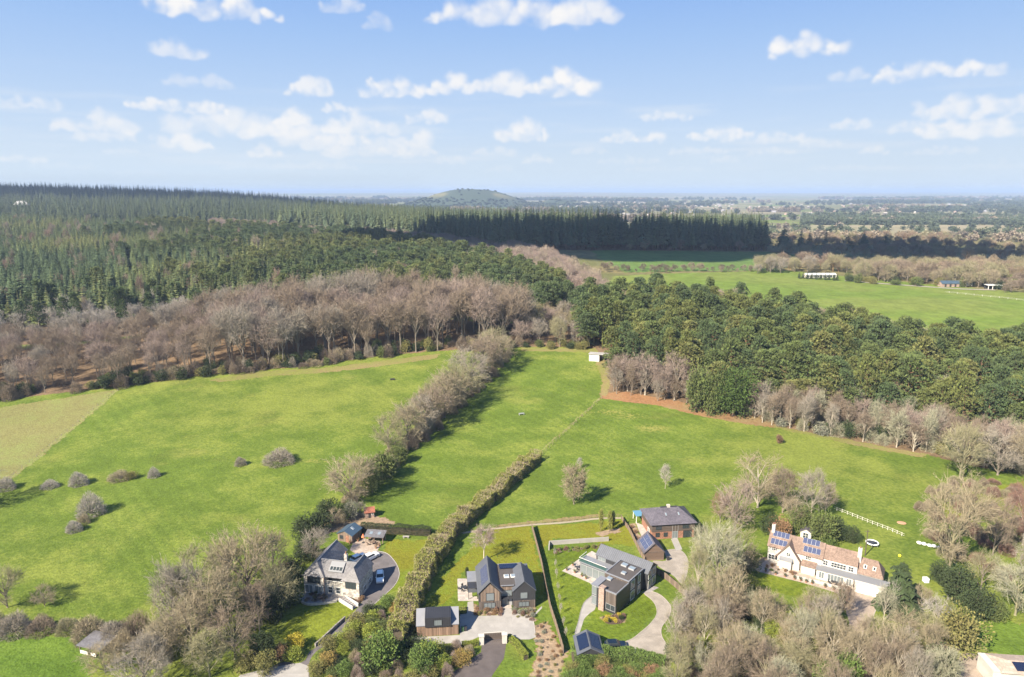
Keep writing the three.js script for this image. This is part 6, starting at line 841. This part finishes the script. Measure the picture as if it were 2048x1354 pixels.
bareT([[-117.7,-142.4,11.6,11.1],[-109.4,-143,6.1,7]], fineOak, 14, 13, BARK.grey, [TWIG.green, TWIG.tan], 'hedgerow_tree', 'leafless tree above the paddock hedge', 'trees above the paddock hedge');
for (const [i, [x, z, h, w]] of [[-115.3,-133.7,4.6,8.8],[-109.5,-133.4,5.2,7.7],[-103.7,-133.7,4.2,6.6],[-98.2,-133.7,3.7,5.5],[-91.9,-131.5,5.7,8.2],[-85.5,-129.8,6,7.5],[-81.5,-131.5,6.9,7.6],[-75.4,-129,7.2,7.5],[-81.5,-126.5,5.9,6.3],[-74,-124.2,7,7.3]].entries()) plant('hedge_bush', 'twiggy bush in the paddock hedge', 'bush', thorn[i % 3], BARK.grey, [TWIG.tan, TWIG.grey, TWIG.brown, TWIG.green][i % 4], x, z, 3.9, h, 4.6, w, i, 'bushes of the paddock hedge');
for (const [i, [x, z, h, w]] of [[-52.8,-123.4,7.8,2.7],[-51.2,-123.4,8.5,2.9],[-49.8,-123.4,8,2.7]].entries()) plant('cypress_tree', 'dark upright cypress in the clump by the telegraph pole', 'tree', column[i % 2], BARK.brown, LEAF.cypress, x, z, 6, h, 2.1, w, i, 'cypresses by the telegraph pole');
{ const [x, z, h, w] = [[-45.9,-127.8,3.8,4.2]][0]; plant('yellow_shrub', 'bright yellow flowering shrub at the lawn corner', 'bush', shrub[3], BARK.brown, LEAF.yellow, x, z, 4, h, 4.6, w, 1); }
for (const [i, [x, z, h, w]] of [[-45.6,-124.5,2.9,3.9],[-54,-121.2,4.6,4.7],[-49.4,-120.4,4.6,4.4],[-48.1,-124.2,4.1,3.1]].entries()) plant('evergreen_shrub', ['bright green shrub by the lane', 'yellowish conifer bush beside the cypresses', 'green shrub between the cypresses and the lane', 'brown shrub below the lawn'][i], 'bush', shrub[i % 4], BARK.brown, [LEAF.bright, LEAF.olive, LEAF.olive, LEAF.rust][i], x, z, 4, h, 4.6, w, i);
// mixed shrubs between the asphalt drive and the garage
{
  const spots = poisson([[-40.4,-119.7],[-41,-125.4],[-36.8,-133.2],[-32,-142.4],[-26.1,-142.4],[-20.5,-130.6],[-19.7,-127.3],[-10,-127.3],[-7.7,-124.2],[-12.5,-120.4],[-13.7,-112.8],[-39,-112.8]], 3.0, 61), ms = [LEAF.olive, LEAF.bright, LEAF.ivy, LEAF.holly, LEAF.laurel, LEAF.orange, LEAF.olive];
  for (const p of spots) { const tw = p[2] < 0.34; plant('mixed_shrub', tw ? 'twiggy brown shrub between the drives' : TONE.get(pickOf(ms, p[3])) + ' leafy shrub in the bank between the drives', 'bush', pickOf(tw ? thorn : shrub, p[4]), BARK.brown, tw ? pickOf([TWIG.brown, TWIG.tan, TWIG.pink], p[4]) : pickOf(ms, p[3]), p[0], p[1], 4, lerp(1.6, 3.6, p[4]), 4.6, lerp(2.6, 4.4, p[2]), p[3] * 9, tw ? 'twiggy shrubs between the drives' : 'leafy shrubs between the drives'); }
  for (const [i, [x, z, h, w]] of [[-27.2,-121.9,8.4,7.8],[-16.5,-124.5,4.2,5.2],[-17.6,-120.4,6.3,6.1]].entries()) plant('laurel_tree', ['large bright green laurel between the two drives', 'bright green laurel before the timber garage', 'yellow green laurel below the timber garage'][i], 'tree', shrub[i], BARK.brown, [LEAF.laurel, LEAF.bright, LEAF.laurel][i], x, z, 4, h, 4.6, w, i);
}
// clipped hedges: leaves over a solid twiggy core
function hedge(label, P, w, h, n, leaves, seed, size = 0.26, name = 'clipped_hedge', taper = 1) {
  const [ox, oz] = P[0], g = thing(name, label, 'hedge', ox, oz), r = rng(seed), core = new Geo(), y0 = terrain(ox, oz), len = P.slice(1).reduce((s, p, i) => s + Math.hypot(p[0] - P[i][0], p[1] - P[i][1]), 0), cover = leaves.map(() => new Geo());
  const at = (t) => { let d = t * len; for (let i = 0; i + 1 < P.length; i++) { const l = Math.hypot(P[i + 1][0] - P[i][0], P[i + 1][1] - P[i][1]); if (d <= l || i + 2 === P.length) { const k = Math.min(1, d / l); return [lerp(P[i][0], P[i + 1][0], k), lerp(P[i][1], P[i + 1][1], k), (P[i + 1][0] - P[i][0]) / l, (P[i + 1][1] - P[i][1]) / l]; } d -= l; } };
  for (let i = 0; i < n; i++) {
    const t = r(), [x, z, dx, dz] = at(t), end = taper < 1 ? lerp(taper, 1, t) : 1, wild = name === 'mixed_hedge' ? 2.4 : 1, hh = h * end * (1 + wild * (0.28 * noise(t * len * 0.45, seed) + 0.1 * noise(t * len * 1.4, seed + 9) - 0.2)), ww = w * end * (1 + wild * (0.24 * noise(t * len * 0.4, seed + 40) - 0.12)), f = r(), s = (r() - 0.5) * 2;
    let off, y, nx; if (f < 0.42) { off = s * ww / 2 * 0.95; y = hh - Math.abs(s) ** 3 * hh * 0.12 - r() * 0.3; nx = V(s * 0.4, 1, 0); } else { const q = s < 0 ? -1 : 1; y = r() * hh; off = q * ww / 2 * (1 - 0.12 * (y / hh)) - q * r() * 0.25; nx = V(q, 0.35, 0); }
    const o = V(x - dz * off - ox, Math.max(0.03, y) + terrain(x, z) - y0, z + dx * off - oz), d = V(-dz * nx.x, nx.y, dx * nx.x).add(ball(r).multiplyScalar(0.9)).normalize(), k = leaves.length > 1 ? (f < 0.42 && s < 0.35 ? (r() < 0.02 + 0.62 * noise(t * len * 0.25, seed + 3) ? 1 : 0) : r() < 0.3 * noise(t * len * 0.5, seed + 5) ? 1 : 0) : 0;
    if (leaves[k].twig) cover[k].blade(o, d, size * 2.2, size * 0.32, r, jit(r, 0.3)); else cover[k].leaf(o, d, size * lerp(0.7, 1.4, r()), size * 0.6, r, jit(r, 0.3));
  }
  along(P, 1.5, (x, z, a, l) => { const dx = Math.cos(a) * l / 2, dz = -Math.sin(a) * l / 2, q = 0.36 * w, sx = -dz / (l / 2) * q, sz = dx / (l / 2) * q, Y = terrain(x, z) - y0, hh = h * 0.6 * (taper < 1 ? 0.8 : 1), c = [[-1, -1], [1, -1], [1, 1], [-1, 1]].map(([u, v]) => V(x - ox + u * dx + v * sx, Y, z - oz + u * dz + v * sz)), up = c.map((v) => v.clone().add(V(0, hh, 0))); for (let i = 0; i < 4; i++) { const j = (i + 1) % 4; core.tri(c[i], c[j], up[j], [1, 1, 1]); core.tri(c[i], up[j], up[i], [1, 1, 1]); } core.tri(up[0], up[1], up[2], [1, 1, 1]); core.tri(up[0], up[2], up[3], [1, 1, 1]); });
  part(g, 'branches', core.build(), vmat(0.09, 0.075, 0.05)); leaves.forEach((m, k) => part(g, m.twig ? 'bare_top' : 'foliage', cover[k].build(), m.material)); return g;
}
hedge('long mixed hedge with bare brown top running down from the pasture', [[8.6,-230.1],[2.7,-219.2],[-3.9,-204.3],[-11.2,-190.6],[-15.7,-180.3],[-18.5,-172.5],[-20.9,-163.4],[-22.4,-153.9],[-23.6,-145.4],[-24.3,-136.7],[-25,-129]], 5.0, 4.2, 78000, [{ material: LEAF.moss }, { material: vmat(0.40, 0.335, 0.24), twig: true }], 701, 0.30, 'mixed_hedge', 0.85);
hedge('dark green clipped hedge behind the stone house lawn', [[-43.2,-179.1],[-33.3,-177.9],[-22.9,-176.8]], 2.2, 2.4, 9000, [{ material: LEAF.holly }], 702, 0.22);
hedge('bright green hedge hiding the dark garage', [[12.5,-123.9],[18.3,-124.5],[25.4,-123.9],[31.2,-121.9]], 3.2, 2.2, 12000, [{ material: LEAF.laurel }], 703, 0.28);
hedge('small clipped hedge beside the gate pillar and small lawn', [[-10.6,-128],[-7.1,-129]], 1.0, 1.2, 2200, [{ material: LEAF.bright }], 704, 0.18); hedge('bright yellow green hedge beside the gate pillar and gravel bed', [[-0.9,-131],[0.9,-128.6],[2.9,-124.2]], 1.3, 1.3, 3600, [{ material: LEAF.bright }], 705, 0.2);
hedge('narrow dark hedge along the white house drive', [[79.3,-147.5],[76.7,-141.8]], 1.2, 1.8, 2200, [{ material: LEAF.holly }], 706, 0.2); hedge('clipped green block hedge on the terrace corner', [[-14.6,-140.5],[-10.6,-141.1]], 2.4, 0.7, 2600, [{ material: LEAF.bright }], 707, 0.16);
{ const spots = poisson([[11,-119.1],[11.9,-122.6],[18,-122.6],[30.9,-120.4],[28.7,-110.2],[9,-110.2]], 2.6, 66); for (const p of spots) plant('mixed_shrub', 'leafy shrub below the hedge of the dark garage', 'bush', pickOf(shrub, p[4]), BARK.brown, pickOf([LEAF.laurel, LEAF.olive, LEAF.ivy, LEAF.rust], p[3]), p[0], p[1], 4, lerp(1.6, 3.0, p[4]), 4.6, lerp(2.6, 4, p[2]), p[3] * 9, 'shrubs below the hedge'); }
// garden specimens
for (const [i, [x, z, h, w]] of [[25.3,-178.8,6.9,1.6],[27.8,-178.8,6.3,1.6],[28.9,-179.4,6,1.3]].entries()) plant('upright_yew', ['single golden green clipped column on the lawn edge', 'golden green column beside the dark one', 'dark clipped column beside the golden ones'][i], 'tree', column[i % 2], BARK.brown, i < 2 ? LEAF.moss : LEAF.cypress, x, z, 6, h * 1.2, 2.0, w * 1.15, i);
{ const [x, z, h, w] = [[-11.2,-153.9,7.1,1.5]][0]; plant('upright_yew', 'slim dark column shrub on the mossy lawn', 'tree', column[0], BARK.brown, LEAF.holly, x, z, 6, h * 0.6, 2.0, 1.3, 0); }
for (const [i, [x, z]] of [[10.4,-165.4],[10.2,-159.7],[10.1,-154.4],[10.2,-149.6],[10.2,-144.4],[10.2,-139.9],[10.5,-135.5],[10.7,-131.5]].entries()) plant('young_tree', 'small young tree in the row beside the tall fence', 'tree', sparse[i % 3], BARK.pale, TWIG.silver, x + 1, z, 14, lerp(2.2, 3.4, hash2(i, 3)), 11, 1.1, i, 'young trees beside the tall fence');
{
  const beds = [[[[4.2,-134.9],[7.7,-137.3],[11.2,-126.5],[9.6,-119.1],[4.6,-119.1],[5.7,-128.1]], 1.7], [[[-8.7,-144],[-7.7,-142.2],[-2.2,-141.2],[-2.7,-139.3],[-8.3,-139.5]], 0.95], [[[0.2,-141.1],[5.4,-142.2],[5,-137.7],[0.9,-138.6]], 0.95], [[[10.8,-168.5],[25.8,-171.2],[25.9,-169.6],[10.7,-166.4]], 1.1], [[[33.5,-180.9],[35,-181.5],[36.1,-170.6],[35,-169]], 1.2], [[[20.9,-139],[25.9,-139.3],[25.1,-137.1],[22.2,-136.2],[20.8,-137.3]], 0.9], [[[-40.2,-147.5],[-36.7,-148.3],[-35.4,-145.4],[-36.3,-143.4]], 1.2], [[[-50.8,-148.3],[-46.3,-147.9],[-43.2,-145.4],[-48.6,-144.2]], 1.3], [[[65.9,-161.4],[73.3,-157.1],[71.4,-155.7],[65.1,-159]], 1.6]];
  beds.forEach(([P, gap], i) => { for (const p of poisson(P, gap, 70 + i)) plant('bed_plant', ['low brown perennial in the bed beside the tall fence', 'low plant under the timber gable', 'low plant under the dark gable', 'low plant along the retaining wall', 'orange shrub beside the pale fence', 'low plant round the zinc house corner', 'low plant in the rockery by the asphalt drive', 'potted plant on the stone house terrace', 'rose bush before the long white house'][i], 'plant', pickOf(p[2] > 0.5 ? shrub : thorn, p[4]), BARK.brown, p[2] > 0.5 ? pickOf([[LEAF.olive, LEAF.rust, LEAF.silver], [LEAF.olive, LEAF.rust], [LEAF.olive, LEAF.silver], [LEAF.laurel, LEAF.olive], [LEAF.orange, LEAF.rust], [LEAF.holly, LEAF.yellow], [LEAF.olive, LEAF.rust], [LEAF.ivy, LEAF.olive], [LEAF.rust, LEAF.laurel]][i], p[3]) : pickOf([TWIG.brown, TWIG.tan, TWIG.red], p[3]), p[0], p[1], 4, lerp(0.3, i ? 1.3 : 0.8, p[4]), 4.6, lerp(0.6, i ? 1.5 : 1.2, p[3]), p[3] * 9, 'plants of bed ' + 'abcdefghi'[i]); });
}
// trees round the long white house and at the right edge
bareT([[63.7,-179.1,17.4,13.6],[75.4,-193.9,19.8,17.7],[81.8,-190.6,16.1,13.6],[89,-187.3,17.4,14.1],[61,-184.2,11,8.8],[93.9,-188.9,11.2,9],[80.4,-179.7,11.6,10]], [fineOak[0], fineOak[1], fineOak[2], fineTall[1], fineTall[2], fineTall[0], sparse[1]], 14, 12, [BARK.grey, BARK.pale], [TWIG.pink, TWIG.tan, TWIG.brown, TWIG.grey, TWIG.red], 'copse_tree', 'leafless tree in the copse behind the white house', 'trees of the copse behind the white house');
for (const [i, [x, z, h, w]] of [[85.2,-172.5,9.7,8.3],[82,-178.2,8.5,7.1],[90.9,-175.3,6.1,6.3],[93.9,-172.5,5,4.4],[75.2,-175.3,6.8,6.2],[86,-169.8,3.7,4.1],[72.9,-176.8,6.1,5.7]].entries()) plant('evergreen_shrub', ['big mixed evergreen beside the summerhouse', 'evergreen behind the summerhouse', 'dark evergreen by the white rail fence', 'small dark round evergreen on the lawn', 'rust coloured beech shrub behind the red roof', 'bright low shrub beside the summerhouse', 'dark shrub behind the end chimney'][i], 'bush', shrub[i % 4], BARK.brown, [LEAF.ivy, LEAF.ivy, LEAF.holly, LEAF.holly, LEAF.rust, LEAF.laurel, LEAF.holly][i], x, z, 4, h, 4.6, w, i);
bareT([[48.8,-146.4,21.4,15.5],[56.3,-153.9,16.3,10.6],[43.8,-144.4,15.5,11.2],[48.9,-160.9,13.4,7.8],[48.3,-137.7,15,12.5]], [fineOak[2], fineOak[1], fineTall[0], fineTall[1], fineOak[0]], 14, 12, [BARK.pale, BARK.grey], [TWIG.lichen, TWIG.tan, TWIG.green], 'garden_tree', 'leafless tree between the brick house and the white house', 'pale trees between the brick and white houses');
for (const [i, [x, z, h, w]] of [[59.6,-156.2,7.6,5.6],[55.4,-145.4,6.6,5.9],[51.7,-141.4,5.8,4.6],[55.7,-139.5,4.5,3.9]].entries()) plant('ivy_bush', ['ivy green shrub at the end of the white house', 'ivy green bush at the end of the long lawn', 'dark evergreen by the pale trees', 'yellow green shrub at the lawn corner'][i], 'bush', shrub[i], BARK.brown, [LEAF.ivy, LEAF.ivy, LEAF.holly, LEAF.bright][i], x, z, 4, h, 4.6, w, i);
{
  const P = [[33.8,-124.2],[36.4,-137.7],[43.5,-145.4],[50.8,-138.6],[61.3,-139.2],[75,-136.7],[71.6,-127.3],[80.9,-129],[93.8,-129],[82,-110.2],[28.7,-110.2]], spots = poisson(P, 5.4, 81);
  for (const p of spots) { const m = pickOf([TWIG.tan, TWIG.brown, TWIG.green, TWIG.lichen, TWIG.tan, TWIG.green, TWIG.grey], p[3]); plant('woodland_tree', sized(p[4], 0.35, 0.7) + TONE.get(m) + ' leafless tree in the thicket below the white house lawn', 'tree', pickOf([...sparse, ...fineTall, ...fineOak.slice(0, 1)], p[2]), pickOf([BARK.pale, BARK.green, BARK.grey, BARK.pale], p[4]), m, p[0], p[1], 14, lerp(7.5, 12.5, p[4]), 11, lerp(6, 10, p[2]), p[3] * 8, 'trees of the thicket below the white house'); }
  for (const p of poisson(P, 3.9, 82)) plant('thicket_bush', 'bush in the undergrowth of the thicket below the white house', 'bush', pickOf(p[2] > 0.35 ? shrub : thorn, p[4]), BARK.brown, p[2] > 0.35 ? pickOf([LEAF.ivy, LEAF.olive, LEAF.bright, LEAF.holly], p[3]) : pickOf([TWIG.tan, TWIG.brown, TWIG.dark], p[3]), p[0], p[1], 4, lerp(1.5, 4, p[4]), 4.6, lerp(2.5, 5, p[3]), p[3] * 9, 'bushes of the thicket');
}
{ const [x, z, h, w] = [[89.2,-141.1,12.7,9.5]][0]; plant('cedar_tree', 'broad dark conifer beside the white house garage', 'tree', cedar, BARK.brown, LEAF.cypress, x, z, 10, h, 8.8, w, 1); }
bareT([[86.6,-140.5,9.6,5.8],[83,-135.8,10.6,6.7],[94.1,-140.5,7.7,6.9],[93.7,-134.1,9.8,7.7]], [sparse[0], sparse[2], fineTall[1], sparse[1]], 14, 11, BARK.pale, [TWIG.silver, TWIG.lichen, TWIG.tan], 'garden_tree', 'leafless tree beside the broad dark conifer', 'bare trees by the dark conifer');
bareT([[149.3,-212.7,22.3,22.5],[165.3,-217.3,17.9,19.6],[173.5,-213.5,21.1,20.1],[111.3,-157.4,29.5,19.7],[128.3,-165.9,19.4,14],[140.2,-171.2,19.1,13.7],[115.3,-139.5,13.9,14.9],[112.6,-147.5,13.2,10.8],[126.2,-149.6,17.2,13.4],[132.8,-184.2,9.5,8.8]], [fineTall[0], fineOak[1], fineOak[2], fineOak[0], fineTall[1], fineOak[0], fineOak[2], sparse[2], fineTall[2], sparse[1]], 14, 12, [BARK.green, BARK.grey, BARK.pale], [TWIG.green, TWIG.grey, TWIG.tan, TWIG.tan, TWIG.brown, TWIG.red, TWIG.lichen], 'garden_tree', 'leafless tree along the garden edge past the trampoline', 'trees along the garden edge past the lawn');
for (const [i, [x, z, h, w]] of [[105.3,-145.4,9.2,8.9],[105.5,-138.6,7.6,8],[106.3,-152.8,5.5,5.7],[108.9,-137.7,5.7,5.7],[85.1,-118.3,7.9,6],[94.3,-127.3,10.1,9.5],[65.5,-116.8,6.7,5.9],[61,-115.5,6.7,4.9]].entries()) plant('evergreen_shrub', ['big dark evergreen past the lawn tank', 'rounded dark evergreen above the corner lawn', 'dark evergreen at the lawn edge', 'evergreen shrub beside the corner lawn', 'dark evergreen beside the low roofed house drive', 'yellow green tree beside the corner lawn', 'green evergreen at the foot of the thicket', 'second green evergreen at the foot of the thicket'][i], 'bush', shrub[i % 4], BARK.brown, [LEAF.holly, LEAF.holly, LEAF.holly, LEAF.ivy, LEAF.holly, LEAF.olive, LEAF.laurel, LEAF.laurel][i], x, z, 4, h, 4.6, w, i);
{ const spots = poisson([[126.7,-199],[146.7,-213.5],[184.1,-207.9],[137.1,-149.6],[120.4,-151.7],[114.3,-165.9],[118.4,-179.7]], 4.2, 86, (x, z) => noise(x * 0.12, z * 0.12) > 0.38); for (const p of spots) plant('thicket_bush', 'twiggy bush under the trees past the lawn', 'bush', pickOf(thorn, p[4]), BARK.brown, pickOf([TWIG.tan, TWIG.brown, TWIG.red, TWIG.green], p[3]), p[0], p[1], 4, lerp(1.5, 4, p[4]), 4.6, lerp(3, 5.5, p[3]), p[3] * 9, 'bushes past the lawn'); }
{ const [x, z, h, w] = [[91.7,-270.1,22.3,17.4]][0]; plant('laurel_tree', 'dense bright green evergreen at the foot of the pine wood', 'tree', leafy(881, { h: 14, w: 12, n: 5200, size: 0.55, clumps: 46 }), BARK.brown, vmat(0.065, 0.115, 0.022), x, z, 14, h, 12, w, 1); }
for (const [i, [x, z, h, w]] of [[77.7,-275.3,21.1,12.7],[83.8,-272.1,19,10.4]].entries()) plant('ivy_tree', 'ivy clad tree beside the dense bright evergreen', 'tree', shrub[i], BARK.brown, LEAF.ivy, x, z, 4, h, 4.6, w, i, 'ivy clad trees');

// ---------------------------------------------------------------- far hills with cloud shade put into their colours, and the passing clouds
{
  const hill = (x, z, w, l, h, seed, name) => {
    const n = 48, g = new THREE.PlaneGeometry(2, 2, n, n).rotateX(-Math.PI / 2), p = g.attributes.position, col = [];
    for (let i = 0; i < p.count; i++) { const u = p.getX(i), v = p.getZ(i), r = Math.hypot(u, v), k = Math.pow(S(1, 0.12, r), 0.8), top = k; p.setXYZ(i, x + u * w, terrain(x + u * w, z + v * l) - 3 + h * top + 3 * fbm(u * 5 + seed, v * 5, 2) * k, z + v * l); const heath = S(0.45, 0.6, fbm(u * 3 + seed + 0.4, v * 3 + 2, 3)) * S(0.75, 0.35, r); col.push(lerp(0.04, 0.24, heath), lerp(0.065, 0.22, heath), lerp(0.035, 0.10, heath)); }  // wooded green darkened in the colour to imitate a cloud shadow; heath paler
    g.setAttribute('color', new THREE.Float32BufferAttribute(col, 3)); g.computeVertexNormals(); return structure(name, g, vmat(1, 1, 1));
  };
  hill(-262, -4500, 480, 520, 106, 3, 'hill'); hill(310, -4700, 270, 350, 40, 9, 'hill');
  const r = rng(17), spots = [], C = [[-262, -4500, 480, 520, 106], [310, -4700, 270, 350, 40]]; for (const [x, z, w, l] of C) for (let i = 0; i < 900; i++) { const a = r() * TAU, q = Math.sqrt(r()) * 0.97; if (q < 0.62 && r() < 0.9) continue; spots.push([x + Math.cos(a) * q * w, z + Math.sin(a) * q * l, q]); }
  const im = new THREE.InstancedMesh(leafy(93, { h: 12, w: 16, n: 120, size: 4.6, clumps: 8 }).crown, vmat(0.035, 0.055, 0.035), spots.length), m4 = new THREE.Matrix4(); im.name = 'hill_woods'; tag(im, 'woods clinging to the sides of the far hills', undefined, undefined, 'stuff');  // woods darkened in colour too, part of the hill's painted cloud shade
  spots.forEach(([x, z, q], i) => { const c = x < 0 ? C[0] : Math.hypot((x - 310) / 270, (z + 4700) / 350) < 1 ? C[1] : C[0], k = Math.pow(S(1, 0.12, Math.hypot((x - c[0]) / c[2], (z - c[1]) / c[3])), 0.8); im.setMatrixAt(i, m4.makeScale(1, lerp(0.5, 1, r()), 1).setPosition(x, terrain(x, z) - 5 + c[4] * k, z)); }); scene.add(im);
  // town on the plain: roofs and walls too small to tell apart
  const houses = [], q4 = new THREE.Quaternion(); for (let i = 0; i < 520; i++) { const band = [1, 2, 1, 2, 1][i % 5], d = band === 0 ? lerp(1500, 2100, r()) : band === 1 ? lerp(4200, 6000, r()) : lerp(2500, 6500, r()), x = (band === 0 ? lerp(0.34, 0.85, r()) : band === 1 ? lerp(0.02, 0.3, r()) : lerp(0.1, 0.8, r())) * d; houses.push([x, -d, r()]); }
  const roofG = solid([[[-5, 0, 4], [5, 0, 4], [5, 5, 4], [-5, 5, 4]], [[5, 0, 4], [5, 0, -4], [5, 5, -4], [5, 8, 0], [5, 5, 4]], [[-5, 0, -4], [-5, 0, 4], [-5, 5, 4], [-5, 8, 0], [-5, 5, -4]], [[-5, 5, 4], [5, 5, 4], [5, 8, 0], [-5, 8, 0]], [[5, 5, -4], [-5, 5, -4], [-5, 8, 0], [5, 8, 0]]]);
  const town = new THREE.InstancedMesh(roofG, mat(1, 1, 1, 0.8), houses.length), c3 = new THREE.Color(); town.name = 'far_town'; tag(town, 'scattered roofs and walls of the far town on the plain', undefined, undefined, 'stuff'); town.castShadow = town.receiveShadow = true;
  houses.forEach(([x, z, t], i) => { q4.setFromAxisAngle(V(0, 1, 0), t * 6); town.setMatrixAt(i, m4.compose(V(x, terrain(x, z), z), q4, V(1 + t, 1, 1))); town.setColorAt(i, t < 0.3 ? c3.setRGB(0.36, 0.27, 0.24) : t < 0.85 ? c3.setRGB(0.4, 0.385, 0.37) : c3.setRGB(0.25, 0.25, 0.28)); }); scene.add(town);
  // small cumulus overhead: their shadows lie on the fir belt and on the ridge
  const cloud = (cx, cz, w, l, seed, label) => {
    const up = 760, k = up / 1232, x0 = cx - 1124 * k, z0 = cz + 1104 * k, q = rng(seed), list = [];
    for (let i = 0; i < Math.round(34 * Math.max(1, w / l / 1.4)); i++) { const a = q() * TAU, rr = Math.sqrt(q()), s = lerp(0.16, 0.3, q()) * Math.min(w, l); const g = new THREE.IcosahedronGeometry(s, 2); g.scale(1.3, 0.55, 1.1).translate(x0 + Math.cos(a) * rr * w / 2, up + q() * s * 0.5, z0 + Math.sin(a) * rr * l / 2); list.push(g); }
    const o = part(scene, numbered('cloud'), join(list), mat(0.9, 0.9, 0.92, 1)); tag(o, label, undefined, undefined, 'structure');
  };
  cloud(140, -830, 520, 190, 5, 'small white cloud passing overhead'); cloud(430, -830, 300, 200, 6, 'smaller white cloud beside it'); cloud(-1050, -2200, 1700, 460, 7, 'long white cloud over the ridge');
}
renderer.render(scene, camera);
